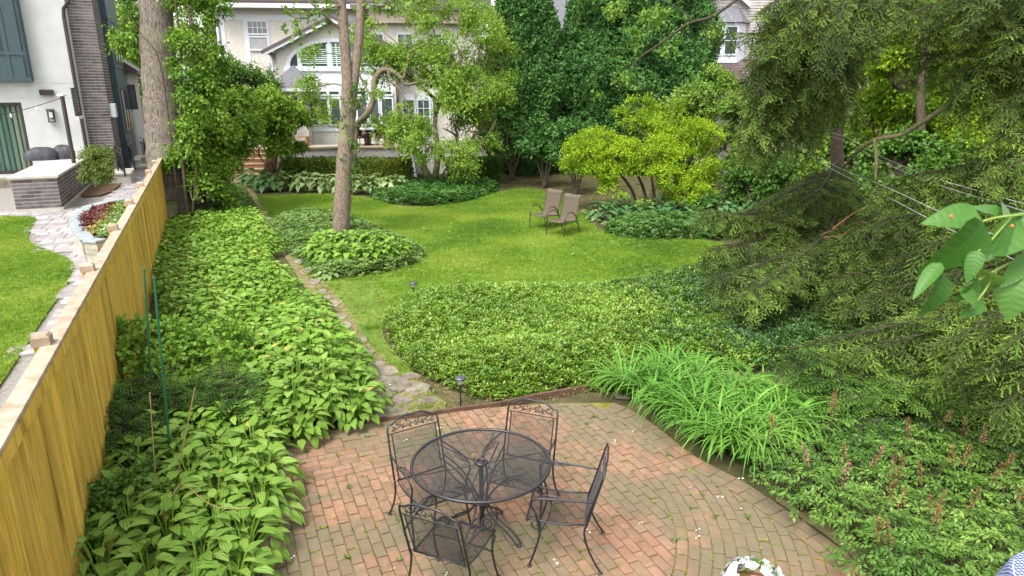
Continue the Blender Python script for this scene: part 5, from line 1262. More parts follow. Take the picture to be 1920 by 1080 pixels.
SPR = [spray_src(M['spruce_spray'], 'spruce_spray', L, n_, sl) for L, n_, sl in ((.34, 8, .16), (.30, 7, .15), (.26, 6, .13), (.36, 8, .14))]
class Boughs:
    def __init__(s): s.P = []; s.Dn = []; s.k = []; s.w = MB(); s.S = []
    def strand(s, path, step=.10, tip=.4, sc=1.0, jit=.85):
        P = np.array(path); L = np.cumsum([0]+list(np.linalg.norm(np.diff(P, axis=0), axis=1))); n = max(2, int(L[-1]/step))
        for i in range(n):
            q = L[-1]*i/n; j = min(int(np.searchsorted(L, q, side='right'))-1, len(P)-2); t = (q-L[j])/(L[j+1]-L[j]+1e-9); p = P[j]*(1-t)+P[j+1]*t; d = P[j+1]-P[j]; d = d/(np.linalg.norm(d)+1e-9)
            side = np.cross(d, rng.normal(size=3) if abs(d[2]) > .75 else [0, 0, 1.]); side /= np.linalg.norm(side)+1e-9; side *= 1 if i % 2 else -1
            s.P.append(p); dd = d*.75+side*jit*rng.uniform(.5, 1.1)+np.array([0, 0, -.12]); s.Dn.append(dd/np.linalg.norm(dd)); s.k.append(rng.integers(0, len(SPR))); s.S.append(sc*rng.uniform(.7, 1.15)*(1-.2*i/n))
        s.P.append(P[-1]-d*.08); s.Dn.append(d); s.k.append(0); s.S.append(sc*.8)
    def bough(s, path, width=.6, hang=.3, tip=.3, start=.1, r=.025, step=.11, sc=1.0, side=1.0):
        P = bez(path, 8); N = len(P); s.w.tube(P, list(np.linspace(r, .005, N)), 5); s.strand(P[int(N*start):], tip=tip, sc=sc, jit=.6)
        P = np.array(P); L = np.cumsum([0]+list(np.linalg.norm(np.diff(P, axis=0), axis=1))); n = int(L[-1]/step)
        for i in range(int(n*start), n):
            q = L[-1]*(i+rng.random()*.5)/n; j = min(int(np.searchsorted(L, q, side='right'))-1, N-2); t = (q-L[j])/(L[j+1]-L[j]+1e-9); p = P[j]*(1-t)+P[j+1]*t
            d = P[j+1]-P[j]; d /= np.linalg.norm(d); h = np.cross(d, [0, 0, 1.]); h /= np.linalg.norm(h)+1e-9
            u = i/n; w = width*(1-u**2*.7)*rng.uniform(.55, 1.1); sg = 1 if i % 2 else -1
            e = p+(h*sg*side*rng.uniform(.6, 1)+d*.55)*w; e[2] -= w*.22
            hg = hang*rng.uniform(.4, 1.3)*(1-u*.45)
            path2 = [p, (p+e)/2+np.array([0, 0, .04*w]), e, e+np.array([rng.normal()*.05, rng.normal()*.05, -hg*.6])+d*.05, e+np.array([rng.normal()*.08, rng.normal()*.08, -hg])]
            s.strand(path2, tip=tip, sc=sc); s.w.tube(path2[:4], [.006, .005, .004, .003], 3)
            if hang > .25:
                for f in (.4, .75):
                    if rng.random() < .75:
                        b = p*(1-f)+e*f; s.strand([b, b+np.array([rng.normal()*.04, rng.normal()*.04, -hg*.5]), b+np.array([rng.normal()*.07, rng.normal()*.07, -hg*.95])], tip=tip*.6, sc=sc)
    def build(s, parent, nm, srcs, wood):
        P = np.array(s.P)-np.array(parent.location); d = np.array(s.Dn); Mx = frames(d, np.where(np.abs(d[:, 2:]) > .8, rng.normal(size=d.shape), rng.normal(size=d.shape)*.3+[0, 0, 1.])); tag(scatter(nm, P, Mx, np.array(s.S), srcs, s.k, parent), kind='stuff')
        o = s.w.build('branches', wood, parent); me = o.data; c = np.array([v.co[:] for v in me.vertices])-np.array(parent.location); me.vertices.foreach_set('co', c.astype(np.float32).ravel()); me.update()
def dp(*q): return [D(x, y, d) for x, y, d in q]
gA = G(1572, 478)
spA = empty('spruce_tree', tuple(gA), 0, 'tall spruce with slender mossy trunk and long drooping curtains of needles', 'spruce')
limb([p-gA for p in [gA+[0, 0, -.1]]+PD([(1571, 420), (1570, 300), (1568, 180), (1566, 60), (1565, -100)], 16.0)], .16, .13, 'trunk', M['bark_dark'], spA, knob=.03)
bA = Boughs()
for pth, w, h, tp in [
    (dp((1566, 20, 15), (1500, 40, 12), (1420, 62, 11), (1372, 60, 10.6)), .35, .25, .5),
    (dp((1566, 60, 15), (1520, 70, 12), (1450, 110, 11), (1408, 160, 10.7)), .55, 1.0, .35),
    (dp((1566, 80, 15), (1530, 110, 12), (1480, 150, 11.3), (1420, 215, 11)), .7, 1.25, .25),
    (dp((1566, 0, 15), (1520, 20, 11.5), (1460, 60, 10.8), (1425, 110, 10.5)), .7, 1.0, .3),
    (dp((1560, 90, 14), (1510, 120, 12), (1460, 190, 11.5), (1430, 260, 11.4)), .5, .9, .2),
    (dp((1566, -40, 15), (1530, -30, 12), (1470, -5, 11), (1425, 30, 10.6)), .5, .7, .45),
    (dp((1600, -60, 14), (1560, -30, 11), (1520, 10, 10.4), (1490, 60, 10.2)), .6, .9, .3),
    (dp((1640, -60, 13), (1600, -20, 10.6), (1575, 30, 10), (1560, 90, 9.8)), .6, .9, .25),
    (dp((1700, -60, 12), (1660, -10, 10.2), (1640, 30, 10), (1625, 70, 9.8)), .6, .5, .25),
    (dp((1566, 110, 15), (1550, 140, 13), (1530, 200, 12), (1510, 260, 11.8)), .45, .8, .2),
    (dp((1568, 330, 15.8), (1500, 370, 14), (1420, 400, 12.6), (1318, 392, 12)), .6, .35, .5),
    (dp((1568, 350, 15.8), (1500, 410, 13.6), (1420, 450, 12.3), (1330, 470, 11.6)), .7, .45, .45),
    (dp((1570, 380, 15.8), (1520, 440, 13), (1440, 490, 11.6), (1345, 520, 11)), .8, .5, .45),
    (dp((1570, 360, 15.8), (1560, 420, 13), (1500, 480, 11.4), (1420, 540, 10.7)), .7, .45, .4),
    (dp((1570, 300, 15.8), (1540, 350, 13.5), (1500, 380, 12.8), (1455, 420, 12.2)), .6, .5, .3),
    (dp((1570, 390, 15.8), (1600, 440, 13), (1600, 500, 11.2), (1570, 560, 10.3)), .7, .4, .3),
    (dp((1570, 340, 15.8), (1640, 400, 13.5), (1660, 450, 12), (1640, 520, 10.6)), .8, .5, .25), (dp((1566, 60, 14), (1500, 100, 12), (1440, 190, 11.2), (1392, 240, 11)), .6, .9, .3), (dp((1566, 40, 15), (1540, 60, 12.5), (1500, 110, 11.5), (1465, 150, 11)), .7, 1.1, .3), (dp((1566, 70, 15), (1550, 100, 13), (1520, 150, 12.2), (1480, 200, 11.9)), .6, 1.1, .2), (dp((1568, 320, 15.8), (1520, 340, 14), (1450, 375, 13), (1380, 420, 12.4)), .6, .4, .5), (dp((1570, 400, 15.8), (1520, 470, 12.6), (1450, 520, 11), (1380, 560, 10.4)), .7, .4, .45)]:
    bA.bough(pth, w, h, tp)
bA.build(spA, 'needles', SPR, M['twig_wood'])
gB = np.array([8.6, 9.6, 0]); spB = empty('spruce_tree', tuple(gB), 0, 'nearer dark spruce reaching in from the right edge with one long bare limb', 'spruce')
limb([np.array([0, 0, -.1]), np.array([.05, .1, 4.]), np.array([0, .1, 9.])], .24, .15, 'trunk', M['bark2'], spB)
limb([p-gB for p in [gB+[0, 0, 4.6]]+dp((1960, 105, 9.6), (1860, 150, 9.9), (1790, 190, 10.2), (1730, 228, 10.5), (1690, 252, 10.8), (1640, 262, 11), (1608, 285, 11.4), (1580, 315, 12))], .06, .022, 'limb', M['bark_crab'], spB, knob=.06)
limb([p-gB for p in dp((1640, 262, 11), (1643, 300, 11), (1641, 340, 11.1))], .035, .02, 'limb', M['bark_crab'], spB)
limb([p-gB for p in [gB+[0, 0, 2.5]]+dp((1930, 325, 9.6), (1830, 345, 10), (1780, 380, 10.2))], .045, .02, 'limb', M['bark_crab'], spB)
bB = Boughs()
TB = [(2080, -40, 10), (2070, 100, 10), (2060, 250, 9.8), (2050, 380, 9.6), (2040, 480, 9.4), (2030, 560, 9.2)]
for (sx, sy, sd_), mid_, tip_, w, h, tp in [
    (TB[0], (1850, 10, 9.6), (1740, 50, 9.6), .7, .5, .2), (TB[0], (1900, -30, 9), (1800, 10, 9), .8, .6, .2), (TB[0], (1980, 40, 9), (1880, 60, 8.8), .6, .5, .25), (TB[0], (1760, -20, 10), (1660, 10, 10.2), .6, .5, .2),
    (TB[1], (1920, 130, 9.4), (1790, 190, 10), .6, .55, .3), (TB[1], (1960, 160, 9.0), (1860, 200, 9), .6, .6, .3), (TB[2], (1940, 240, 9), (1830, 280, 9.2), .6, .6, .3), (TB[2], (1960, 280, 8.8), (1880, 320, 8.6), .6, .5, .3), (TB[1], (1960, 60, 9.2), (1800, 130, 9.6), .5, .5, .3),
    (TB[3], (1880, 330, 10), (1640, 350, 11), .8, .7, .15), (TB[3], (1850, 380, 9.8), (1600, 420, 10.8), .9, .7, .15), (TB[3], (1800, 400, 10.2), (1560, 460, 11), .8, .5, .2), (TB[2], (1850, 300, 10.2), (1700, 330, 10.6), .7, .6, .12), (TB[3], (1900, 420, 9), (1720, 460, 9.4), .9, .7, .12),
    (TB[4], (1880, 470, 9), (1680, 520, 9.4), .9, .6, .15), (TB[4], (1850, 500, 8.8), (1600, 560, 9.4), .9, .4, .25), (TB[4], (1800, 480, 9.6), (1560, 520, 10.3), .8, .4, .3), (TB[5], (1850, 560, 8.4), (1640, 620, 8.6), .9, .35, .35),
    (TB[5], (1780, 590, 8.4), (1480, 655, 8.6), .7, .25, .6), (TB[5], (1800, 610, 8), (1560, 670, 8.2), .7, .3, .5), (TB[5], (1880, 560, 7.8), (1760, 600, 7.6), .7, .4, .4), (TB[4], (1930, 520, 7.8), (1830, 560, 7.4), .7, .6, .4),
    (TB[5], (1950, 560, 7.2), (1780, 640, 6.9), .6, .5, .5), (TB[5], (1980, 600, 6.6), (1850, 700, 6.3), .5, .5, .5), (TB[5], (2000, 560, 6.6), (1900, 640, 6.2), .5, .6, .45), (TB[5], (1960, 640, 7), (1800, 700, 7), .6, .35, .5), (TB[4], (2000, 480, 7.4), (1900, 520, 7.2), .6, .8, .3), (TB[3], (1850, 430, 9.6), (1660, 490, 10), .9, .6, .3), (TB[4], (1900, 540, 8), (1720, 590, 8.2), .8, .5, .35), (TB[5], (1980, 640, 6.4), (1890, 760, 6.0), .5, .4, .4), (TB[5], (1960, 590, 7.4), (1760, 680, 7.4), .6, .4, .5), (TB[1], (1900, 90, 9.6), (1700, 100, 10.4), .7, .6, .3), (TB[0], (1850, -20, 9.4), (1690, 30, 9.8), .7, .6, .3), (TB[2], (1960, 330, 8.6), (1860, 400, 8.8), .7, .6, .3)]:
    bB.bough(dp((sx, sy, sd_), mid_, tip_), w, h, tp, .12, .022)
bB.build(spB, 'needles', SPR, M['twig_wood'])
g_ = D(1895, 440, 13)*[1, 1, 0]
tree('thin_dead_trunk', 'thin bare trunk behind the leafy branch at the right edge', 'tree', g_, [([g_]+PD([(1895, 420), (1893, 360), (1892, 320)], 13), .09, .08)], [], 0, None, M['bark_dark'])
tree('bare_branches', 'tangle of dry brown twigs under the long spruce limb', 'branches', G(1575, 470), [(PD([(1560, 430), (1600, 400), (1640, 380)], 12), .012, .004), (PD([(1545, 445), (1580, 440), (1620, 410)], 12), .01, .004), (PD([(1540, 440), (1575, 425), (1590, 400)], 12), .01, .004)], [], 0, None, M['plume'])
# overhanging branch at the top
ob = empty('overhanging_branch', tuple(D(1385, -8, 14)*[1, 1, 0]), 0, 'thin leafy branch reaching down in front of the broadest cedar', 'branch')
oo = np.array(ob.location); obp = PD([(1420, -30), (1340, 28), (1290, 45), (1240, 80), (1200, 108), (1180, 130)], 14)
limb([p-oo for p in obp], .035, .008, 'limb', M['bark_dark'], ob)
limb([p-oo for p in PD([(1300, 42), (1280, 20), (1240, 0)], 14)], .015, .006, 'limb', M['bark_dark'], ob)
crown(ob, oo, [Lb(1190, 70, 14, 26, 16), Lb(1150, 100, 14, 26, 16), Lb(1225, 30, 14, 28, 14), Lb(1170, 150, 14, 16, 10), Lb(1120, 170, 14, 12, 8), Lb(1250, 95, 14, 18, 10), Lb(1160, 20, 14, 25, 12), Lb(1335, 50, 14, 14, 16)], 240, M['fresh'], .085, 6, w=.3, tw=.16, droop=.6, gap=-.8)

# ================================================================== BEDS AND PLANTS
def lib(mats, fn, n=4, name='tuft'): return [fn(mats[i % len(mats)], i, name) for i in range(n)]
def rosette(m, i, name, n=9, L=.04, w=.3, pitch=(.1, .9), stem=0.0, spread=.03, curl=-.1):
    az = np.arange(n)*2.4+rng.random(); p = rng.uniform(*pitch, n)
    d = np.stack([np.cos(az)*np.cos(p), np.sin(az)*np.cos(p), np.sin(p)], 1); up = np.array([0, 0, 1.])+d*-.4+rng.normal(size=(n, 3))*.2
    T = np.stack([np.cos(az)*spread*rng.random(n), np.sin(az)*spread*rng.random(n), stem*rng.random(n)], 1)
    return batch_mesh(name, tpl_leaf2(w, .06, curl), frames(d, up, L*rng.uniform(.7, 1.2, n)), T, m, rng.random(n)*.5)
def grass_tuft(m, i, name, n=14, L=.05, w=.0035, R=.04):
    V, F, t = [], [], []
    for k in range(n):
        a = rng.random()*6.28; r = R*rng.random(); b = np.array([r*math.cos(a), r*math.sin(a), 0]); q = rng.random()*6.28; ln = rng.uniform(.2, .9); d = np.array([math.cos(q)*ln, math.sin(q)*ln, 1]); d /= np.linalg.norm(d)
        s = np.array([-math.sin(q), math.cos(q), 0])*w*.5; l = L*rng.uniform(.6, 1.2); c = len(V); tip = b+d*l; tip[2] -= l*.15*ln
        V += [b-s, b+s, b+d*l*.55+s*.8, b+d*l*.55-s*.8, tip]; F += [(c, c+1, c+2), (c, c+2, c+3), (c+3, c+2, c+4)]; t += [rng.random()*.5]*5
    return np_mesh(name, V, F, m, t)
def yawM(n, tilt=.15):
    a = rng.random(n)*6.28; z = nrm(np.stack([rng.normal(size=n)*tilt, rng.normal(size=n)*tilt, np.ones(n)], 1)); y = np.stack([np.cos(a), np.sin(a), np.zeros(n)], 1)
    x = nrm(np.cross(y, z)); y = np.cross(z, x); return np.stack([x, y, z], 2)
def mound_h(P, poly, hmax, fall): 
    d = edge_dist(P, poly); return hmax*(1-np.exp(-d/fall*1.6))
def cover(name, label, cat, poly, dens, hmax, fall, srcs, excl=None, pickf=None, sc=(.8, 1.3), soil=True, layers=.6, bump_=.03, weight=None, tilt=.3):
    n = int(poly_area(poly)*dens); P = sample_poly(poly, n)
    if excl:
        for e in excl: P = P[~inside(P, e)]
    if weight is not None: P = P[rng.random(len(P)) < weight(P)]
    P = P+rng.normal(size=P.shape)*.045
    h = mound_h(P, poly, hmax, fall)*inside(P, poly)+noise3(np.c_[P, np.zeros(len(P))], .7, 3)*bump_; z = h*(layers+(1-layers)*rng.random(len(P)))
    o = scatter(name, np.c_[P, np.maximum(z, .01)], yawM(len(P), tilt), rng.uniform(*sc, len(P)), srcs, pickf(P) if pickf else None)
    tag(o, label, cat, kind='stuff')
    if soil:
        A = np.array(poly); lo, hi = A.min(0), A.max(0); st = .12; xs = np.arange(lo[0], hi[0], st); ys = np.arange(lo[1], hi[1], st); X_, Y_ = np.meshgrid(xs, ys, indexing='ij'); Q = np.c_[X_.ravel(), Y_.ravel()]
        zz = np.where(inside(Q, poly), np.maximum(mound_h(Q, poly, hmax, fall)*layers-.03, .014), -.03).reshape(X_.shape)
        nx, ny = X_.shape; ii, jj = np.meshgrid(np.arange(nx-1), np.arange(ny-1), indexing='ij'); a = (ii*ny+jj).ravel(); F = np.stack([a, a+ny, a+ny+1, a+1], 1)
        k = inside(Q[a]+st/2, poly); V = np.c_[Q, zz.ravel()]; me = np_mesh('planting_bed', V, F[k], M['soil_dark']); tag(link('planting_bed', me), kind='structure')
    return o
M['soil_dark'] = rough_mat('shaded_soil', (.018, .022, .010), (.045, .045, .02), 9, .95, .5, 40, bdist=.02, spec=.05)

# lawn grass
gs_ = [grass_tuft(M['grass'], i, 'tuft', 16, .05, .005, .05) for i in range(5)]
gd_ = [grass_tuft(M['grass_dry'], i, 'tuft', 12, .045, .004, .05) for i in range(3)]
n = int(poly_area(lawn)*420); P = sample_poly(lawn, n); pthp = smooth_poly(pp, 1)
P = P[~inside(P, isl)]; inp = inside(P, pthp); ed_ = edge_dist(P, pthp)
keep = ~inp | (rng.random(len(P)) < np.where(P[:, 1] < 14, .75, .45)*np.clip(.9+noise3(np.c_[P, 0*P[:, 0]], 1.6, 31)*.9, .1, 1)); P = P[keep]
near = P[:, 1] < 13.5; worn = (edge_dist(P, pthp) < .9) & near; dry = worn & (noise3(np.c_[P, 0*P[:, 0]], .8, 5) > -.35)
keep = ~(dry & (rng.random(len(P)) < .5)); P, dry = P[keep], dry[keep]
o = scatter('grass', np.c_[P, np.full(len(P), .004)], yawM(len(P), .2), rng.uniform(.7, 1.3, len(P))*np.where(noise3(np.c_[P, 0*P[:, 0]], .5, 9) > 0, 1.0, .85), gs_+gd_, np.where(dry, rng.integers(5, 8, len(P)), rng.integers(0, 5, len(P))))
tag(o, 'mown grass of the curving back lawn', 'grass', kind='stuff')
nlv = [p for p in nl if p[0] > -22]; Pn = sample_poly(nl, int(poly_area(nl)*1)); 
lo_ = np.array([-14, 4]); Pn = lo_+rng.random((90000, 2))*[12, 17]; Pn = Pn[inside(Pn, nl)]
tag(scatter('grass', np.c_[Pn, np.full(len(Pn), NZ+.022)], yawM(len(Pn), .2), rng.uniform(.7, 1.1, len(Pn)), gs_), 'short mown grass of the neighbour lawn left of the fence', 'grass', kind='stuff')
Pp = sample_poly(pthp, 900); tag(scatter('path_moss', np.c_[Pp, np.full(len(Pp), .012)], yawM(len(Pp), .2), rng.uniform(.3, .8, len(Pp)), gd_), 'thin dry grass between the stepping stones', 'grass', kind='stuff')
# weeds and moss in the brick joints
W_ = []
for q, k in bricks:
    if rnd.random() < .8:
        i = rnd.randrange(len(q)); a, b = np.array(q[i]), np.array(q[(i+1) % len(q)])
        for _ in range(rnd.randint(1, 3)): W_.append(a+(b-a)*rnd.random())
W_ = np.array(W_); W_ = W_[noise3(np.c_[W_, 0*W_[:, 0]], 1.1, 21) > -.6]
M['moss'] = leaf_mat('joint_moss', (.09, .11, .012), (.17, .19, .025), (.24, .25, .05), .15, .8)
ms = [rosette(M['moss'], i, 'moss', 9, .012, .5, (.1, 1.2), .006, .02) for i in range(3)] + [rosette(M['mid'], 9, 'weed', 7, .03, .25, (.2, 1.0), .0, .006)]
tag(scatter('joint_moss', np.c_[W_, np.full(len(W_), .016)], yawM(len(W_), .1), rng.uniform(.5, 1.5, len(W_)), ms, np.where(rng.random(len(W_)) < .96, rng.integers(0, 3, len(W_)), 3)), 'moss and small weeds in the patio brick joints', 'moss', kind='stuff')

# fallen petals and litter
M['petal'] = flat_mat('pale_petal', (.7, .68, .6), .7); M['litter'] = leaf_mat('dry_leaf', (.12, .07, .03), (.25, .16, .07), (.42, .32, .15), .2, .8)
lt = [rosette(M['petal'], 0, 'petal', 2, .022, .4, (0, .3), .004, .02), rosette(M['litter'], 1, 'dry_leaf', 2, .022, .3, (0, .3), .006, .03)]
P1 = sample_poly(patio, 90); P2 = sample_poly(lawn, 70); cl = sample_poly(Gp([(720, 650), (780, 690), (860, 745), (1100, 728), (1150, 745), (940, 762), (800, 780), (720, 700)]), 800)
Pa = np.concatenate([P1, P2, cl]); zz = np.concatenate([np.full(90, .032), np.full(70, .045), np.full(len(cl), .02)]); tag(scatter('leaf_litter', np.c_[Pa, zz], yawM(len(Pa), .2), rng.uniform(.5, 1.4, len(Pa)), lt, np.concatenate([rng.integers(0, 2, 90), np.zeros(70, int), np.ones(len(cl), int)])), 'scattered pale petals and dry leaves on lawn and patio', 'litter', kind='stuff')
un = sample_poly(Gp([(900, 350), (1000, 350), (1060, 376), (1110, 405), (1140, 380), (1300, 350), (1400, 420), (1480, 330), (900, 315)]), 2600)
tag(scatter('woodland_litter', np.c_[un, np.zeros(len(un))], yawM(len(un), .3), rng.uniform(1, 2.6, len(un)), [lt[1]]), 'brown leaf litter on the ground below the cedars', 'litter', kind='stuff')

# ---- groundcovers
vin = [rosette(M['vinca'], i, 'sprig', 11, .045, .27, (-.1, 1.0), .05, .035) for i in range(5)]
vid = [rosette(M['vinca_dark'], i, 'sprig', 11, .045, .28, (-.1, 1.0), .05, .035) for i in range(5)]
main_px = [(722,612),(735,575),(790,551),(860,544),(960,541),(1180,535),(1300,508),(1400,478),(1440,560),(1440,640),(1470,700),(1350,690),(1200,672),(1165,700),(1155,738),(1100,728),(1000,740),(940,752),(870,738),(800,705),(745,668)]
mainp = smooth_poly(Gp(main_px), 1)
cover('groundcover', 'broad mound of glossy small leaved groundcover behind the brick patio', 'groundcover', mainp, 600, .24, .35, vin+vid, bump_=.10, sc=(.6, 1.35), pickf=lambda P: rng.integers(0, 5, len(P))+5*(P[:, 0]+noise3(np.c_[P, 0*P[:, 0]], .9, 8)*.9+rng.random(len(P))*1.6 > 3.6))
right_px = [(1400,478),(1560,470),(1800,500),(2000,560),(2150,700),(2100,960),(1920,930),(1750,860),(1600,800),(1560,760),(1470,700),(1440,640),(1440,560)]
rightp = smooth_poly(Gp(right_px), 1)
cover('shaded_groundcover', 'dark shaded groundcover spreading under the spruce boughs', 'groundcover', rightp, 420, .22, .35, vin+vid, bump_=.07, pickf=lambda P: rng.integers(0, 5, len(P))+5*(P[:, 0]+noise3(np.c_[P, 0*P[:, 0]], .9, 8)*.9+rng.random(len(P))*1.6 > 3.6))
pac = [rosette(M['pachy'], i, 'sprig', 12, .07, .28, (-.1, .7), .04, .03) for i in range(4)]; pad = [rosette(M['pachy_dark'], i, 'sprig', 12, .075, .28, (-.1, .7), .04, .03) for i in range(4)]
cover('island_groundcover', 'pale green low groundcover round the forked tree in the island bed', 'groundcover', isl, 300, .26, .3, pac)
bk_px = [(690,368),(700,352),(760,345),(850,342),(930,345),(940,354),(900,372),(840,386),(770,386),(720,380)]
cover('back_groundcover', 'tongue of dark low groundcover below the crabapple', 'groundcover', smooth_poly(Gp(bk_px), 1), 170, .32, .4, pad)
rb_px = [(1135,424),(1180,412),(1270,412),(1360,412),(1400,430),(1380,450),(1280,449),(1190,449),(1140,440)]
cover('right_groundcover', 'even low green groundcover in front of the dark hostas right of the lawn chairs', 'groundcover', smooth_poly(Gp(rb_px), 1), 200, .3, .3, pac[:2]+pad)
lf_px = [(300,420),(330,395),(400,372),(445,350),(462,365),(478,395),(470,410),(400,425),(330,440)]
cover('path_groundcover', 'rough leafy groundcover between the vine thicket and the stone path', 'groundcover', smooth_poly(Gp(lf_px), 1), 150, .35, .4, pac+pad)

# ---- hostas
HB = [tpl_broad(6, .34, c, .12, w_) for c, w_ in ((.25, .02), (.4, .05), (.3, .04))]
HN = [tpl_broad(6, .27, c, .10, w_) for c, w_ in ((.3, .03), (.5, .04))]
def hosta_x(n, R, Hh, L, az0=0.0):
    i = np.arange(n)+.5; q = np.sqrt(i/n); az = i*2.39996+az0+rng.normal(size=n)*.12
    r = R*(.12+.62*q)*rng.uniform(.9, 1.1, n); z = Hh*(1-.62*q**2.2)*rng.uniform(.92, 1.08, n); pt = .75-1.25*q+rng.normal(size=n)*.16
    o = np.stack([np.cos(az), np.sin(az), np.zeros(n)], 1); d = o*np.cos(pt)[:, None]+np.array([0, 0, 1.])*np.sin(pt)[:, None]
    up = o*-np.sin(pt)[:, None]+np.array([0, 0, 1.])*np.cos(pt)[:, None]+rng.normal(size=(n, 3))*.18
    T = o*r[:, None]; T[:, 2] = z; return T, frames(d, up, L*rng.uniform(.75, 1.12, n))
def stems(T, m, parent):
    b = MB()
    for p in T[::2]: b.tube([(p[0]*.1, p[1]*.1, 0), (p[0]*.6, p[1]*.6, p[2]*.7), tuple(p)], .006, 3, cap=False)
    return b.build('stems', m, parent)
leafM = {}
def hosta(x, y, R, Hh, L, n, mk, label, group, parts=False, tp=HB, z=0.0):
    t = empty('hosta_plant', (x, y, z), 0, label, 'hosta', group); T, Mx = hosta_x(n, R, Hh, L, rnd.random()*6)
    if parts:
        for a in range(n):
            k = (mk, a % len(tp), id(tp))
            if k not in leafM: leafM[k] = np_mesh('leaf', tp[a % len(tp)][0], tp[a % len(tp)][1], M[mk if mk != 'hosta' else 'hosta_vein'], None, True)
            o = link('leaf', leafM[k], t); m4 = Matrix([list(Mx[a][0])+[T[a][0]], list(Mx[a][1])+[T[a][1]], list(Mx[a][2])+[T[a][2]], [0, 0, 0, 1]]); o.matrix_local = m4
    else:
        link('leaves', batch_mesh('leaves', tp[rnd.randrange(len(tp))], Mx, T, M[mk], None, True), t)
    stems(T, M[mk], t); return t
g_main = 'green hostas filling the bed beside the board fence'
corner_px = [(470,800),(480,700),(520,640),(590,590),(620,640),(660,690),(684,740),(684,785),(630,812),(560,832),(500,842)]
cornerp = Gp(corner_px); cnt = 0
cp = poisson(cornerp, .33)
front_px = [(150,1130),(185,990),(240,890),(330,830),(420,805),(490,850),(500,900),(505,980),(490,1060),(480,1150)]
fp = poisson(Gp(front_px), .36)
far_px = [(305,450),(330,432),(400,420),(470,408),(500,440),(545,500),(585,550),(610,610),(590,590),(520,640),(480,700),(440,690),(400,640),(330,600),(300,560),(296,500)]
fa = [p for p in poisson(Gp(far_px), .36) if edge_dist([p], Gp(pathL), False)[0] > .2]
for i, p in enumerate(cp):
    hosta(p[0], p[1], .38, .36+.26*min(1, edge_dist([p], cornerp)[0]/.5), .135, 78, 'hosta', 'broad leaved hosta in the big rounded clump at the patio corner', 'hostas of the rounded clump at the patio corner', parts=p[1] < 8.1)
for i, p in enumerate(fp):
    hosta(p[0], p[1], .40, .40, .165, 66, 'hosta', 'pointed leaved hosta at the front of the bed left of the patio', 'hostas along the left edge of the patio', parts=p[1] < 6.6, tp=HN)
for i, p in enumerate(fa):
    lab_ = 'green hosta deep in the long bed by the board fence'
    if i == int(np.argmin([q[1] for q in fa])): lab_ = 'green hosta of the long bed nearest the small dark yew'
    elif edge_dist([p], Gp(pathL), False)[0] < .45: lab_ = 'green hosta spilling over the left edge of the stone path'
    elif p[1] > 14.5: lab_ = 'small looking far hosta of the long bed in front of the vine thicket'
    hosta(p[0], p[1], .34, .40, .14 if p[1] < 14 else .14, 60, 'hosta', lab_, g_main, tp=HB+HN)
print('hostas', len(cp), len(fp), len(fa))
for i, (x, y) in enumerate(((600, 488), (625, 498), (655, 500), (688, 498), (720, 494), (745, 487), (610, 472), (650, 470), (700, 470))):
    g = G(x, y); hosta(g[0], g[1], .40, .45, .20, 50, 'hosta', 'green hosta at the foot of the forked tree in the island bed', 'hostas at the foot of the forked tree')
g = G(618, 519); hosta(g[0], g[1], .32, .16, .18, 24, 'hosta_pale', 'small pale hosta sprawling at the front tip of the island bed', None)
labs = ['pale edged hosta nearest the brick landing', 'pale edged hosta second from the brick landing', 'pale edged hosta left of the box hedge', 'large leaved pale hosta in front of the hedge left end', 'pale edged hosta left of the forked trunk', 'pale edged hosta just behind the forked trunk', 'pale edged hosta right of the forked trunk', 'pale edged hosta beside the dark groundcover tongue']
for i, (x, y) in enumerate(((480, 350), (505, 358), (535, 356), (575, 358), (610, 360), (650, 362), (690, 362), (738, 362))):
    g = G(x, y); hosta(g[0], g[1], .62, .62, .34, 44, 'hosta_pale' if i > 1 else 'hosta_blue', labs[i], 'pale hostas along the hedge')
for i, x in enumerate((1130, 1165, 1200, 1235, 1270, 1310, 1350, 1400)):
    g = G(x, 412-(i % 2)*8); hosta(g[0], g[1], .5, .5, .28, 36, 'hosta_blue', 'dark hosta under the yellow green shrub', 'dark hostas under the yellow green shrub')

# ---- daylilies
def daylily(x, y, n, L, label, s=1.0):
    t = empty('daylily', (x, y, 0), 0, label, 'daylily', 'daylilies beside the brick patio'); V, F, tt = [], [], []
    for k in range(n):
        a = rng.random()*6.28; r = .10*rng.random()**.5; o = np.array([math.cos(a), math.sin(a), 0]); b = np.array([r*math.cos(a*1.3), r*math.sin(a*1.3), 0]); l = L*rng.uniform(.6, 1.15); w = rng.uniform(.010, .017); lean = rng.uniform(.3, .95); N = 8; c = len(V); s_ = np.array([-o[1], o[0], 0]); p = b.copy(); th = 1.45-lean*.4
        bend = rng.uniform(2.0, 3.1)
        for i in range(N+1):
            q = i/N; ww = w*(1-q**2.2)*(1 if q > .0 else .7)+.0006
            V += [p-s_*ww, p+np.array([0, 0, -.4*ww]), p+s_*ww]; tt += [rng.random()*.0+((k*.618) % 1)]*3
            ang = th-bend*q**1.5; p = p+(o*math.cos(ang)+np.array([0, 0, math.sin(ang)]))*l/N
        for i in range(N):
            u = c+3*i; F += [(u, u+1, u+4, u+3), (u+1, u+2, u+5, u+4)]
    link('leaves', np_mesh('leaves', V, F, M['lily'], tt, True), t); return t
dl = [(1185,742),(1225,762),(1265,790),(1305,815),(1345,842),(1385,862),(1235,735),(1285,762),(1330,790),(1380,820),(1425,850),(1250,712),(1310,735),(1365,765),(1420,800),(1470,830),(1500,790),(1440,775)]
for i, (x, y) in enumerate(dl):
    g = G(x, y); daylily(g[0]+rnd.uniform(-.05, .05), g[1], 95, .88, 'arching strap leaved daylily clump at the curved patio edge')
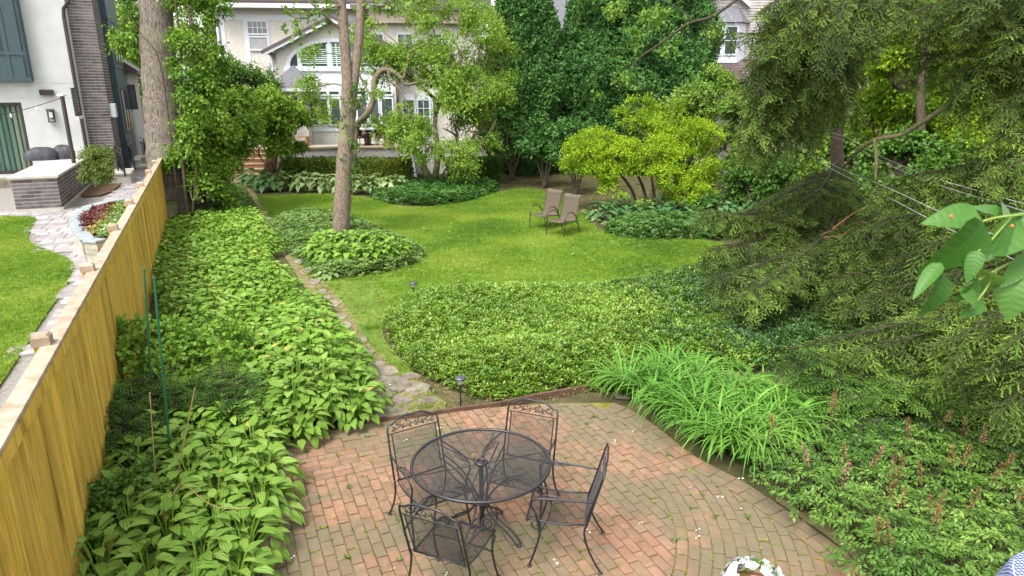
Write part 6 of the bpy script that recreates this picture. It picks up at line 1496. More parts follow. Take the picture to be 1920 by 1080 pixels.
for i, (x, y) in enumerate(((312, 470), (318, 520), (345, 600), (170, 1000), (135, 1060))):
    g = G(x, y); daylily(g[0], g[1], 60, .6, ['grassy leaved plant against the far fence boards', 'grassy leaved plant against the fence before the stakes', 'grassy leaved plant behind the green stakes', 'strap leaved plant at the bottom left by the fence', 'strap leaved plant lowest at the bottom left corner'][i])

# ---- astilbe
def astilbe(x, y, label, s=1.0, npl=3):
    t = empty('astilbe_plant', (x, y, 0), rnd.random()*6, label, 'astilbe', 'astilbes at the lower right'); n = 60
    i = np.arange(n)+.5; q = np.sqrt(i/n); az = i*2.4; r = .32*q*s; z = .50*s*(1-.45*q**2)*rng.uniform(.75, 1.08, n); C = np.stack([np.cos(az)*r, np.sin(az)*r, z], 1); o = np.stack([np.cos(az), np.sin(az), np.zeros(n)], 1)
    dd = nrm(o+rng.normal(size=(n, 3))*.4+np.array([0, 0, -.1])); k = 9; a = np.linspace(0, 1, k); sd_ = nrm(np.cross(dd, [0, 0, 1.]))
    sg = np.where(np.arange(k) % 2, 1, -1)[None, :, None]*np.where(np.arange(k) == k-1, 0, 1)[None, :, None]
    P = C[:, None]+dd[:, None]*(a*.13*s)[None, :, None]; ld = nrm(dd[:, None]*.6+sd_[:, None]*sg*.9+np.array([0, 0, -.15])+rng.normal(size=(n, k, 3))*.15)
    up = nrm(np.array([0, 0, 1.])+rng.normal(size=(n, k, 3))*.25); sc = (.062*s*rng.uniform(.75, 1.2, (n, k))).ravel()
    link('foliage', batch_mesh('foliage', tpl_leaf(.21, .05, -.1), frames(ld.reshape(-1, 3), up.reshape(-1, 3), sc), P.reshape(-1, 3), M['astilbe'], np.repeat(rng.random(n), k)*.6+rng.random(n*k)*.4), t)
    sb = MB(); [sb.tube([(0, 0, 0), tuple(c*.6+np.array([0, 0, .05])), tuple(c)], .0035, 3, cap=False) for c in C[::2]]; sb.build('stems', M['bark_dark'], t)
    for j in range(npl):
        b = np.array([rnd.uniform(-.2, .2), rnd.uniform(-.2, .2), .48*s]); ln = np.array([rnd.uniform(-.3, .25), rnd.uniform(-.1, .3), 1]); ln /= np.linalg.norm(ln); m = 80; u = rng.random(m)**.8; rr = .038*(1-u)**.7+.004
        az = rng.random(m)*6.28; oo_ = np.stack([np.cos(az), np.sin(az), np.full(m, .5)], 1); P = b+ln*(.05+.24*u)[:, None]+oo_*(rr*rng.uniform(.2, 1, m))[:, None]
        mk = 'plume_pink' if rnd.random() < .2 else 'plume'
        link('flower_plume', batch_mesh('flower_plume', tpl_leaf2(.3, .05), frames(nrm(oo_+ln*.8), rng.normal(size=(m, 3)), .015*rng.uniform(.7, 1.4, m)), P, M[mk], rng.random(m)), t)
        MB().tube([tuple(b*[.3, .3, 0]), tuple(b), tuple(b+ln*.26)], .003, 3).build('flower_stem', M['bark_dark'], t)
ast_px = [(1500,960),(1450,900),(1560,985),(1620,1030),(1680,1060),(1740,1075),(1530,905),(1590,940),(1650,975),(1710,1010),(1780,1030),(1840,1050),(1600,890),(1670,920),(1740,950),(1810,980),(1880,1000),(1720,890),(1800,915),(1870,940),(1920,980),(1475,840),(1540,850),(1700,1120),(1770,1120),(1850,1110),(1930,1060),(1640,1100)]
for i, (x, y) in enumerate(ast_px):
    g = G(x, y); astilbe(g[0], g[1], 'feathery leaved astilbe with fading brown pink plumes right of the patio', rnd.uniform(.8, 1.0), rnd.choice([0, 1, 1, 2]))
# darker vinca behind the astilbes
vb_px = [(1560,790),(1700,820),(1900,850),(2050,900),(2050,1000),(1920,960),(1750,900),(1620,880),(1540,850)]
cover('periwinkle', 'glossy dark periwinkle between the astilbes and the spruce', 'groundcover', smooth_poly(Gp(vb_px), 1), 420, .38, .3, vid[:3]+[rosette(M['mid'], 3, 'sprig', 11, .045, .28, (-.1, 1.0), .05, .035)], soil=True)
gap_px = [(1440,930),(1500,970),(1570,1020),(1640,1080),(1720,1160),(1800,1160),(1650,1050),(1500,950)]
gap = smooth_poly(Gp(gap_px), 1); tag(MB().prism(gap, .0, .014).build('soil_strip', M['path']), kind='structure')

# ---- yews and low hemlock
YW = [spray_src(M['yew_spray'], 'yew_spray', L, n_, sl, .024, .010, .15) for L, n_, sl in ((.24, 8, .12), (.20, 7, .10), (.26, 9, .10), (.22, 8, .11))]
def yewbush(pts, base, name, label, cat, n, L, rz=.5, tip=.25, sc=1.0):
    t = empty(name, tuple(base), 0, label, cat); b = Boughs(); base = np.array(base)
    for c, rr in pts:
        for _ in range(n):
            d = rsph(1)[0]; d[2] = abs(d[2])*rz+.05; d = nrm(d[None])[0]; e = np.array(c)+d*np.array(rr)*rng.uniform(.7, 1.0); s0 = np.array(c)*.8+base*.2+np.array([0, 0, .0]); 
            b.bough([s0, (s0+e)/2+[0, 0, .05], e+[0, 0, -.02]], L, .06, tip, .35, .008, .09, sc)
    b.build(t, 'needles', YW, M['twig_wood'])
def LP(px, py, z, r): return (G(px, py, z), r)
yewbush([LP(225, 745, .45, (.45, .5, .3)), LP(300, 745, .4, (.5, .5, .35)), LP(215, 810, .35, (.4, .4, .35)), LP(370, 745, .35, (.4, .4, .3))], G(260, 850), 'yew_shrub', 'spreading dark yew against the board fence below the climbing shrub', 'yew', 15, .3)
yewbush([LP(420, 720, .45, (.4, .35, .3)), LP(455, 745, .4, (.3, .35, .25))], G(440, 790), 'yew_shrub', 'small dark yew between the stakes and the rounded hosta clump', 'yew', 12, .25)
yewbush([LP(1560, 700, .5, (.6, .6, .4)), LP(1660, 730, .5, (.7, .6, .4)), LP(1760, 740, .5, (.7, .6, .4)), LP(1850, 760, .5, (.6, .5, .4)), LP(1700, 800, .3, (.7, .4, .3)), LP(1820, 820, .3, (.6, .4, .3))], G(1700, 800), 'low_hemlock', 'low dark hemlock spreading under the spruce right of the daylilies', 'hemlock', 13, .4, .35, .12, 1.1)

# ---- climbing shrub, roses and weeds at the fence
def bushy(name, label, cat, px, py, lobes, n, m, leaf, w=.36, tw=.16, droop=.1, **kw):
    g = G(px, py); return tree(name, label, cat, g, [([g, g*.4+lobes[0][0]*.6, lobes[0][0]], .012, .006), ([g+[.1, 0, 0], g*.4+lobes[-1][0]*.6, lobes[-1][0]], .012, .006)], lobes, n, M[m], M['bark_dark'], leaf=leaf, w=w, tw=tw, droop=droop, twigs=16, tr=.005, **kw)
bushy('flowering_shrub', 'loose light green shrub climbing between the fence and the green stakes', 'shrub', 300, 780, [Lb(265, 625, 8.6, 45, 22), Lb(330, 640, 8.8, 60, 26), Lb(250, 665, 8.4, 40, 24), Lb(320, 690, 8.3, 55, 28), Lb(390, 665, 8.8, 50, 28), Lb(215, 690, 8.2, 18, 12), Lb(420, 640, 9.4, 40, 20)], 900, 'vine' if 0 else 'hosta', .07, .42, gap=-.7, clump=.4, k=5, flat=.2)
bushy('leafy_bush', 'small dark leafy bush at the foot of the fence in the lower left', 'bush', 190, 1010, [Lb(185, 945, 6.0, 45, 26), Lb(230, 930, 6.1, 40, 24), Lb(165, 985, 5.8, 30, 30), Lb(260, 900, 6.4, 30, 20)], 420, 'mid', .05, .38, gap=-.8, k=5)
bushy('golden_bush', 'yellow green bush in the mulch bed by the grey brick chimney', 'bush', 185, 335, [Lb(180, 305, 19.8, 24, 20), Lb(200, 300, 20, 20, 18), Lb(170, 325, 19.6, 15, 18), Lb(195, 325, 19.6, 22, 16), Lb(185, 290, 20, 22, 14)], 1500, 'olive', .06, .3, gap=-.6)
# planter planting
pl_b = []
for i in range(420):
    q = sample_poly(ppw, 1)[0]; q = np.array(q)+(PLC-q)*.2; pl_b.append([q[0], q[1], NZ+.4])
pl_b = np.array(pl_b); M['redleaf'] = leaf_mat('dark_red_leaf', (.045, .012, .014), (.10, .028, .03), (.16, .06, .05), .2, .5); M['golden'] = leaf_mat('golden_leaf', (.12, .11, .02), (.22, .19, .035), (.32, .28, .08), .3, .5)
src = [rosette(M['redleaf'], 0, 'sprig', 12, .09, .3, (0, .9), .04, .04), rosette(M['golden'], 1, 'sprig', 12, .09, .3, (0, .9), .04, .04), rosette(M['hosta_pale'], 2, 'sprig', 12, .08, .3, (0, .9), .04, .04)]
fr = np.array([FR.loc(p)[0] for p in pl_b]); lo_, hi_ = fr.min(), fr.max(); kx = (fr-lo_)/(hi_-lo_+1e-6)+rng.normal(size=len(fr))*.07
tag(scatter('planter_plants', pl_b, yawM(len(pl_b), .2), rng.uniform(.8, 1.5, len(pl_b)), src, np.where(kx < .4, 0, np.where(kx < .58, 1, 2))), 'red, golden and pale low plants filling the stone planter', 'bedding plants', kind='stuff')

# ---- clipped hedges
def hedge(px0, px1, pyb, hgt, dep, m, label, n=2400):
    A = G(px0, pyb); B = G(px1, pyb); c = (A+B)/2; Lx = np.linalg.norm(B-A); ang = math.atan2(B[1]-A[1], B[0]-A[0]); t = empty('box_hedge', (c[0], c[1], 0), ang, label, 'hedge', 'clipped hedges below the terrace')
    n = int(n*1.8); fc = rng.choice(3, n, p=[.5, .38, .12]); P = np.stack([rng.uniform(-Lx/2, Lx/2, n), rng.uniform(-dep/2, dep/2, n), rng.uniform(0, hgt, n)], 1); N_ = rng.normal(size=(n, 3))*.5
    P[fc == 0, 1] = -dep/2; N_[fc == 0] += [0, -1, .3]; P[fc == 1, 2] = hgt; N_[fc == 1] += [0, 0, 1]; s = rng.random(n) < .5; q = fc == 2; P[q & s, 0] = -Lx/2; P[q & ~s, 0] = Lx/2; N_[q & s] += [-1, 0, .3]; N_[q & ~s] += [1, 0, .3]
    P += nrm(N_)*(noise3(P, 1.3, 4)[:, None]*.06+rng.normal(size=(n, 1))*.03); P[:, 2] = np.maximum(P[:, 2], .02); k = 6
    PP = (P[:, None]+rng.normal(size=(n, k, 3))*.05).reshape(-1, 3); dd = nrm(np.repeat(N_, k, 0)*.8+rng.normal(size=(n*k, 3))*.7+[0, 0, .3])
    link('foliage', batch_mesh('foliage', tpl_leaf2(.4), frames(dd, rng.normal(size=dd.shape), .065*rng.uniform(.7, 1.3, n*k)), PP, m), t)
    MB().box((0, 0, hgt*.46), (Lx-.14, dep-.14, hgt*.9)).build('inner_twigs', M['bark_dark'], t)
hedge(538, 628, 349, 1.0, .8, M['box'], 'clipped box hedge left of the forked trunk', 2200)
hedge(628, 700, 349, .98, .8, M['box'], 'clipped box hedge just behind the forked trunk', 1800)
hedge(700, 768, 349, 1.0, .8, M['box'], 'clipped box hedge right of the forked trunk', 1900)
hedge(845, 935, 341, .9, .8, M['yew'], 'dark hedge right of the crabapple trunks', 2000)
# impatiens by the chairs
ip = sample_poly(Gp([(1095,400),(1125,398),(1140,430),(1110,425)]), 26); M['whitepink'] = leaf_mat('white_pink_flower', (.6, .2, .25), (.75, .7, .68), (.8, .8, .78), .2, .6)
tag(scatter('bedding_flowers', np.c_[ip, np.full(len(ip), .05)], yawM(len(ip)), rng.uniform(.9, 1.6, len(ip)), [rosette(M['hosta_pale'], 0, 'sprig', 12, .07, .4, (0, .8), .03, .03), rosette(M['whitepink'], 0, 'bloom', 5, .035, .5, (.2, .8), .06, .05)], np.where(rng.random(len(ip)) < .7, 0, 1)), 'small red and white bedding flowers beside the brown lawn chairs', 'flowers', kind='stuff')

# ================================================================== PATIO FURNITURE
def strands(w0, w1, l0, l1, da, db, fn, ok=None, r=.0016):
    """expanded metal: short square strands between the nodes of a diamond lattice"""
    A, B = [], []
    na, nb_ = int((w1-w0)/da), int((l1-l0)/db)
    for i in range(na):
        for j in range(nb_):
            a0 = w0+i*da; b0 = l0+j*db; u, v = ((a0, b0), (a0+da, b0+db)) if (i+j) % 2 == 0 else ((a0+da, b0), (a0, b0+db))
            if ok is None or (ok(*u) and ok(*v)): A.append(u); B.append(v)
    A, B = np.array(A), np.array(B); PA, PB = fn(A[:, 0], A[:, 1]), fn(B[:, 0], B[:, 1])
    nn = nrm(np.cross(fn(A[:, 0]+1e-3, A[:, 1])-PA, fn(A[:, 0], A[:, 1]+1e-3)-PA)); s = nrm(np.cross(PB-PA, nn))*r; t = nn*r*.7
    V = np.stack([PA-s-t, PA+s-t, PA+s+t, PA-s+t, PB-s-t, PB+s-t, PB+s+t, PB-s+t], 1).reshape(-1, 3)
    F0 = np.array([(0, 1, 5, 4), (1, 2, 6, 5), (2, 3, 7, 6), (3, 0, 4, 7)]); F = (F0[None]+8*np.arange(len(A))[:, None, None]).reshape(-1, 4)
    return V, F
tc = (G(902, 810, .73)+G(902, 945, .73))/2; TR = .585
tbl = empty('patio_table', (tc[0], tc[1], 0), .35, 'round black iron mesh table in the middle of the brick patio', 'table')
V, F = strands(-TR, TR, -TR, TR, .0105, .008, lambda a, b: np.stack([a, b, np.full_like(a, .722)], 1), lambda a, b: .05 < math.hypot(a, b) < TR-.008, .0010)
link('mesh_top', np_mesh('mesh_top', V, F, M['iron']), tbl)
ring = lambda r, z, n=48: [(r*math.cos(2*math.pi*k/n), r*math.sin(2*math.pi*k/n), z) for k in range(n+1)]
b = MB().tube(ring(TR, .722, 64), .0135, 8, cap=False); b.build('rim', M['iron'], tbl, True)
b = MB().tube(ring(.045, .725, 20), .016, 8, cap=False); b.build('umbrella_ring', M['iron'], tbl, True)
for k in range(6): a = math.pi*k/3; MB().tube([(.05*math.cos(a), .05*math.sin(a), .708), ((TR-.01)*math.cos(a), (TR-.01)*math.sin(a), .708)], .005, 5).build('spoke', M['iron'], tbl)
for k in range(4):
    a = math.pi/4+math.pi*k/2; c, s = math.cos(a), math.sin(a)
    for off in (-.022, .022):
        prof = bez([(.40, .70), (.22, .60), (.10, .46), (.05, .34), (.12, .22), (.26, .12), (.36, .02)], 6)
        MB().tube([(c*r-s*off*(1+r), s*r+c*off*(1+r), z) for r, z in prof], .008, 6).build('pedestal_bar', M['iron'], tbl, True)
    MB().lathe([(.02, 0), (.024, .004), (.018, .014), (.01, .02)], (c*.36, s*.36, 0), 10).build('foot', M['iron'], tbl)
MB().lathe([(.012, .05), (.03, .06), (.03, .08), (.021, .1), (.021, .7), (.03, .71)], n=12).build('center_tube', M['iron'], tbl)
for z in (.12, .36): MB().tube(ring(.085, z, 20), .007, 6, cap=False).build('collar', M['iron'], tbl, True)
pc_ = empty('dry_seed_pod', tuple(G(888, 862, .74)), .5, 'small dry brown seed pod standing on the mesh tabletop', 'seed pod'); b = MB().lathe([(.004, 0), (.014, .012), (.017, .03), (.013, .05), (.004, .062)], n=9); b.build('pod', M['litter'], pc_, True); MB().tube([(0, 0, .005), (.01, -.03, .0), (.012, -.055, 0)], .002, 4).build('stalk', M['bark_dark'], pc_)

def iron_chair():
    t = empty('iron_chair', (0, 0, 0), 0)
    zt = lambda x: .925+.03*math.cos(x/.24*math.pi)*1.0-.012*math.cos(2*math.pi*x/.24)
    back = lambda z: -.215-.14*((z-.40)/.52)
    xs = np.linspace(-.205, .205, 11); top = [(x, back(zt(x)), zt(x)) for x in xs]
    P = [(-.25, -.215, .40), (-.25, back(.6), .6), (-.247, back(.84), .84)]+[(-.235, back(.9), .895)]+top+[(.235, back(.9), .895), (.247, back(.84), .84), (.25, back(.6), .6), (.25, -.215, .40)]
    MB().tube(P, .009, 7).build('back_frame', M['iron'], t, True)
    MB().tube([(-.246, back(.815), .815), (.246, back(.815), .815)], .006, 6).build('cross_rail', M['iron'], t)
    for s in (-1, 1): MB().tube([(s*.212, -.205, .415), (s*.212, back(.62)+.004, .62), (s*.212, back(.815), .815)], .006, 6).build('upright', M['iron'], t)
    fb = lambda a, b: np.stack([a, -.215-.14*((b-.40)/.52)+.012*np.cos(a/.21*1.57), b], 1)
    V, F = strands(-.21, .21, .415, .812, .013, .0095, fb, None, .0013); link('backrest', np_mesh('backrest', V, F, M['iron']), t)
    def fs(a, b):   # b along the seat from the back corner to the rolled front
        y = np.where(b < .44, -.205+b, -.205+.44+.035*np.sin(np.clip((b-.44)/.05, 0, 1.6)*1.2)); z = np.where(b < .44, .415-.022*np.sin(np.clip(b/.44, 0, 1)*3.14)+.012*b/.44, .427-.035*(1-np.cos(np.clip((b-.44)/.05, 0, 2)*1.2)))
        return np.stack([a, y, z], 1)
    V, F = strands(-.225, .225, 0, .50, .0125, .0095, fs, None, .0012); link('seat', np_mesh('seat', V, F, M['iron']), t)
    pts = [fs(np.array([s_]), np.array([b_]))[0] for s_, b_ in [(-.23, 0), (-.235, .15), (-.235, .3), (-.235, .43), (-.235, .49), (-.22, .50), (0, .50), (.22, .50), (.235, .49), (.235, .43), (.235, .3), (.235, .15), (.23, 0)]]
    MB().tube([tuple(p) for p in pts]+[tuple(pts[0])], .008, 6).build('seat_frame', M['iron'], t, True)
    # vine scrolls in the crest
    sc = MB()
    for s in (-1, 1):
        for (cx, cz, r, a0, a1) in ((.035, .872, .026, -.5, 4.2), (.085, .868, .02, 3.6, 8.6), (.13, .865, .017, .2, 4.8), (.17, .855, .012, 3.4, 7.5)):
            sc.tube([(s*(cx+r*math.cos(q)*(1-.12*(q-a0))), back(cz), cz+r*math.sin(q)*(1-.12*(q-a0))) for q in np.linspace(a0, a1, 12)], .0035, 4)
        sc.tube([(s*x, back(.86), .858+.014*math.sin(x*70)) for x in np.linspace(.0, .2, 16)], .0035, 4)
        for lx, lz in ((.06, .9), (.1, .845), (.15, .885), (.19, .84), (.03, .845)): sc.add([(s*(lx-.014), back(lz)-.002, lz), (s*lx, back(lz)-.004, lz+.013), (s*(lx+.015), back(lz)-.002, lz+.002), (s*lx, back(lz)+.004, lz-.011)], [(0, 1, 2, 3), (3, 2, 1, 0)])
    sc.build('scrollwork', M['iron'], t)
    for s in (-1, 1):
        arm = bez([(s*.25, back(.63), .64), (s*.268, -.12, .645), (s*.282, .02, .65), (s*.285, .15, .648), (s*.28, .215, .62), (s*.27, .225, .57), (s*.262, .195, .51)], 5)
        a = MB().tube(arm, .008, 7).build('arm', M['iron'], t, True)
        g = MB(); g.tube(bez([(s*.262, -.04, .648), (s*.235, .04, .65), (s*.235, .12, .65), (s*.272, .19, .645)], 5), .005, 5)
        for k in range(5): g.tube([(s*(.262+.012*math.cos(q)), .02+k*.034+.014*math.sin(q), .65) for q in np.linspace(0, 5, 9)], .003, 4)
        g.build('arm_scroll', M['iron'], a)
        lg = MB().tube(bez([(s*.262, .195, .51), (s*.262, .165, .40), (s*.262, .155, .30), (s*.266, .19, .15), (s*.275, .235, .012)], 5), [.009]*21, 7).build('leg', M['iron'], t, True)
        MB().lathe([(.018, 0), (.021, .005), (.016, .013), (.008, .018)], (s*.275, .235, 0), 10).build('foot', M['iron'], lg)
        lg = MB().tube(bez([(s*.25, -.215, .42), (s*.25, -.205, .34), (s*.252, -.235, .22), (s*.258, -.29, .10), (s*.268, -.345, .012)], 5), .009, 7).build('leg', M['iron'], t, True)
        MB().lathe([(.018, 0), (.021, .005), (.016, .013), (.008, .018)], (s*.268, -.345, 0), 10).build('foot', M['iron'], lg)
        MB().tube([(s*.255, .19+.035*math.cos(q), .385+.035*math.sin(q)) for q in np.linspace(0, 2*math.pi, 15)], .005, 5, cap=False).build('ring_scroll', M['iron'], t, True)
    MB().tube(bez([(-.255, .16, .30), (-.1, .1, .36), (.1, .1, .36), (.255, .16, .30)], 4), .006, 5).build('stretcher', M['iron'], t)
    t['category'] = 'chair'; t['group'] = 'iron chairs round the patio table'; return t
ch0 = iron_chair()
def face(vx, vy): return math.atan2(vy, vx)-math.pi/2
CH_ = [((-.72, 5.31), face(.53, -.85), 'black iron armchair tucked under the far left side of the table'), ((.075, 5.55), face(-.36, -.93), 'black iron armchair behind the table, nearest the edging'),
       ((.42, 4.98), face(-.985, .17), 'black iron armchair side on at the right of the table'), ((-.455, 4.50), face(.40, .917), 'black iron armchair nearest the camera with its back turned')]
for i, (p, a, l) in enumerate(CH_):
    o = ch0 if i == 0 else copy_tree(ch0); o.location = (*p, .028); o.rotation_euler = (0, 0, a); o['label'] = l
tbl.location.z = .028

# ---- sling chairs on the lawn
M['sling'] = mat('brown_sling'); wv = nd(M['sling'], 'ShaderNodeTexWave'); wv.inputs['Scale'].default_value = 60; lk(M['sling'], pos(M['sling'], (1, 1, 1), True), wv.inputs['Vector'])
lk(M['sling'], mixc(M['sling'], .35, ramp(M['sling'], noise(M['sling'], pos(M['sling'], (3, 3, 60), True), 2), [(.3, (.052, .038, .022)), (.7, (.088, .066, .038))]), ramp(M['sling'], wv.outputs['Fac'], [(0, (.045, .033, .02)), (1, (.095, .072, .044))])), bsdf(M['sling']).inputs['Base Color']); bsdf(M['sling']).inputs['Roughness'].default_value = .7
M['bronze'] = flat_mat('bronze_frame', (.06, .05, .036), .35, .5)
def sling_chair():
    t = empty('lawn_chair', (0, 0, 0)); t['category'] = 'chair'; t['group'] = 'sling chairs on the lawn'
    prof = bez([(.30, .40), (.27, .425), (.1, .41), (-.12, .385), (-.22, .40), (-.26, .48), (-.33, .70), (-.39, .92), (-.41, 1.0), (-.47, 1.06)], 4)
    def sheet(w, off): 
        V = []; 
        for y, z in prof:
            for x in np.linspace(-w, w, 7): V.append((x, y, z-off-.015*math.cos(x/w*1.57)))
        return V
    n = len(prof); V1 = sheet(.25, 0); V2 = sheet(.25, .006); F = []
    for i in range(n-1):
        for j in range(6): a = i*7+j; F += [(a, a+1, a+8, a+7), (a+n*7, a+7+n*7, a+8+n*7, a+1+n*7)]
    b = MB(); b.add(V1+V2, F); o = b.build('sling', M['sling'], t, True)
    for s in (-1, 1):
        MB().tube([(s*.262, y, z-.006) for y, z in prof], .013, 6).build('side_rail', M['bronze'], t, True)
        MB().tube(bez([(s*.30, .31, 0), (s*.30, .29, .3), (s*.30, .26, .52), (s*.30, .14, .64), (s*.30, -.04, .63), (s*.30, -.20, .50), (s*.29, -.30, .30), (s*.29, -.42, 0)], 5), .014, 7).build('arm_leg_frame', M['bronze'], t, True)
        MB().tube([(s*.26, .2, .40), (s*.30, .2, .40)], .01, 5).build('bracket', M['bronze'], t)
    for y, z in ((.26, .40), (-.25, .38)): MB().tube([(-.29, y, z-.02), (.29, y, z-.02)], .011, 6).build('cross_bar', M['bronze'], t)
    return t
sc0 = sling_chair()
for i, (fl, fr_, lab) in enumerate((((995, 429), (1022, 433), 'brown sling armchair on the lawn, the left one of the pair'), ((1031, 440), (1051, 447), 'brown sling armchair on the lawn, overlapping the other from the right'))):
    A = G(*fl); B = G(*fr_); v = np.array([.92, -.39]) if 0 else (B-A)[:2]; v = nrm(v[None])[0]; c = (A+B)[:2]/2; f = np.array([v[1], -v[0]]); f = f if f[1] < 0 else -f
    o = sc0 if i == 0 else copy_tree(sc0); f = nrm(np.array([[-.66, -.75]]))[0] if 1 else f; c = c-f*.31; o.location = (*c, 0); o.rotation_euler = (0, 0, face(*f)); o['label'] = lab

# ---- path lights
def plight(px, py, h, lab):
    g = G(px, py); t = empty('path_light', tuple(g), 0, lab, 'garden light', 'solar path lights')
    MB().tube([(0, 0, 0), (0, 0, h-.10)], .009, 6).build('stem', M['iron'], t)
    MB().lathe([(.02, h-.13), (.03, h-.115), (.028, h-.105)], n=12).build('collar', M['iron'], t)
    MB().lathe([(.027, h-.105), (.045, h-.03), (.043, h-.028)], n=14).build('lamp_glass', M['lamp'], t, True)
    MB().lathe([(.072, h-.03), (.078, h-.022), (.066, h-.004), (.03, h+.008), (.002, h+.01)], n=18).build('cap', M['capm'], t, True)
M['lamp'] = flat_mat('clear_plastic', (.45, .47, .47), .15); M['capm'] = flat_mat('dark_cap', (.06, .062, .075), .3, .4, .7)
plight(864, 765, .42, 'black solar path light at the patio edge'); plight(776, 560, .32, 'black solar path light at the lawn end of the groundcover')

# ---- stakes in the bed
M['stakegreen'] = flat_mat('green_stake', (.01, .09, .045), .4); M['bamboo'] = flat_mat('bamboo', (.26, .17, .07), .6)
def stake(top, zt, bot, zb, r, m, lab, nm):
    A = G(*bot, zb); r_ = ray(*top); tt = A[1]/r_[1]; B = CAMP+r_*tt; v = B-A; base = A-v*(A[2]/v[2]); t = empty(nm, tuple(base), 0, lab, 'stake')
    MB().tube([(0, 0, 0), tuple((B-base)*.5), tuple(B-base)], r, 7).build('rod', M[m], t); MB().tube([tuple(B-base), tuple((B-base)*1.006)], r*1.25, 7).build('tip', M[m], t)
stake((289, 522), 0, (318, 836), .3, .011, 'stakegreen', 'tall green garden stake, the nearer and taller of two', 'garden_stake'); stake((270, 505), 0, (286, 752), .3, .011, 'stakegreen', 'tall green garden stake, the farther one nearer the fence', 'garden_stake')
stake((281, 738), 0, (294, 930), .25, .0045, 'bamboo', 'thin straight bamboo cane in the front hostas', 'bamboo_cane'); stake((365, 729), 0, (330, 905), .3, .005, 'bamboo', 'thin bamboo cane leaning right in the front hostas', 'bamboo_cane')
tw0 = G(342, 910, .42); tw1 = empty('fallen_twig', tuple(tw0*[1, 1, 0]), 0, 'bent dry twig lying across the front hosta leaves', 'twig'); o_ = tw0*[1, 1, 0]
MB().tube([tuple(p-o_) for p in bez([G(300, 965, .40), G(325, 925, .45), G(345, 908, .46), G(385, 940, .46), G(420, 953, .45), G(470, 952, .42)], 5)], .0035, 5).build('stem', M['bamboo'], tw1)
cb_ = empty('garden_cable', tuple(G(495, 860)), 0, 'thin black cable looping out of the hostas onto the bricks', 'cable'); o_ = G(495, 860)
MB().tube([tuple(p-o_) for p in bez([G(512, 835, .034), G(504, 853, .036), G(500, 868, .036), G(478, 895, .036), G(470, 915, .05)], 5)], .004, 5).build('cord', M['iron'], cb_)

# ---- white petunias in a pot, bottom edge
pg = D(1415, 1066, 5.05); pz = .5; pc0 = G(1415, 1082, .42); fp_ = empty('petunia_pot', (pc0[0], pc0[1], .028), 0, 'pot of white petunias at the bottom edge of the patio', 'flower pot')
MB().lathe([(.12, 0), (.17, .24), (.185, .25), (.185, .30), (.15, .29)], n=20).build('pot', M['terra'], fp_, True)
def petunia():
    V = [(0, 0, 0)]; F = []
    for k in range(10):
        a = 2*math.pi*k/10; r = 1 if k % 2 == 0 else .82; V += [(.4*math.cos(a), .4*math.sin(a), .22), (r*math.cos(a), r*math.sin(a), .30+.10*(k % 2)-.05)]
    for k in range(10): a = 1+2*k; b = 1+2*((k+1) % 10); F += [(0, a, b), (a, a+1, b), (a+1, b+1, b)]
    return np.array(V, float), np.array(F)
M['petunia'] = flat_mat('white_petunia', (.50, .50, .52), .6, var=.04); pt_ = petunia(); n = 70; d = rsph(n*2); d = d[d[:, 2] > -.1][:n]; P = d*[.20, .20, .12]+[0, 0, .34]
for k in range(len(P)):
    if k == 0: pmesh = np_mesh('blossom', pt_[0], pt_[1], M['petunia'], None, True)
    o = link('blossom', pmesh, fp_); z = Vector(d[k]+rng.normal(size=3)*.25).normalized(); q = z.to_track_quat('Z', 'Y'); o.matrix_local = Matrix.LocRotScale(Vector(P[k]), q, Vector((.047,)*3)*rnd.uniform(.8, 1.2))
n = 260; d = rsph(n); P = d*[.19, .19, .11]+[0, 0, .33]; link('foliage', batch_mesh('foliage', tpl_leaf2(.35), frames(nrm(d+rng.normal(size=d.shape)*.5), rng.normal(size=d.shape), .05), P, M['mid'], rng.random(n)), fp_)

# ---- round table under a gingham cloth, bottom right corner
M['gingham'] = mat('gingham'); gm = M['gingham']; tcx = nd(gm, 'ShaderNodeTexCoord').outputs['UV']
def stripe(axis):
    sx_ = nd(gm, 'ShaderNodeSeparateXYZ'); lk(gm, tcx, sx_.inputs[0]); return math_(gm, 'GREATER_THAN', math_(gm, 'FRACT', math_(gm, 'MULTIPLY', sx_.outputs[axis], 1/.026)), .5)
lk(gm, ramp(gm, math_(gm, 'MULTIPLY', math_(gm, 'ADD', stripe(0), stripe(1)), .5), [(0, (.40, .42, .46)), (.5, (.08, .12, .30)), (1, (.015, .03, .14))]), bsdf(gm).inputs['Base Color']); bsdf(gm).inputs['Roughness'].default_value = .9
gt = G(2072, 1112, .78); tt2 = empty('side_table', (gt[0], gt[1], 0), 0, 'round side table hidden under a gingham cloth in the bottom right corner', 'table')
Rr = .47; MB().lathe([(.0001, .74), (Rr-.02, .74), (Rr, .75), (Rr, .765), (Rr-.01, .77), (.0001, .77)], n=32).build('tabletop', M['white'], tt2); MB().lathe([(.2, 0), (.2, .03), (.03, .05), (.03, .74)], n=12).build('pedestal', M['iron'], tt2)
V, F, UV = [], [], []; NR, NA = 14, 64
for i in range(NR+1):
    for k in range(NA+1):
        a = 2*math.pi*k/NA; s = i/NR*(Rr+.24)
        if s <= Rr: r, z = s, .777
        else: q = s-Rr; r = Rr+.012+q*.18*(1+.8*math.sin(a*9)); z = .777-q*.96
        V.append((r*math.cos(a), r*math.sin(a), z)); UV.append((s*math.cos(a), s*math.sin(a)))
F = [(i*(NA+1)+k, (i+1)*(NA+1)+k, (i+1)*(NA+1)+k+1, i*(NA+1)+k+1) for i in range(NR) for k in range(NA)]
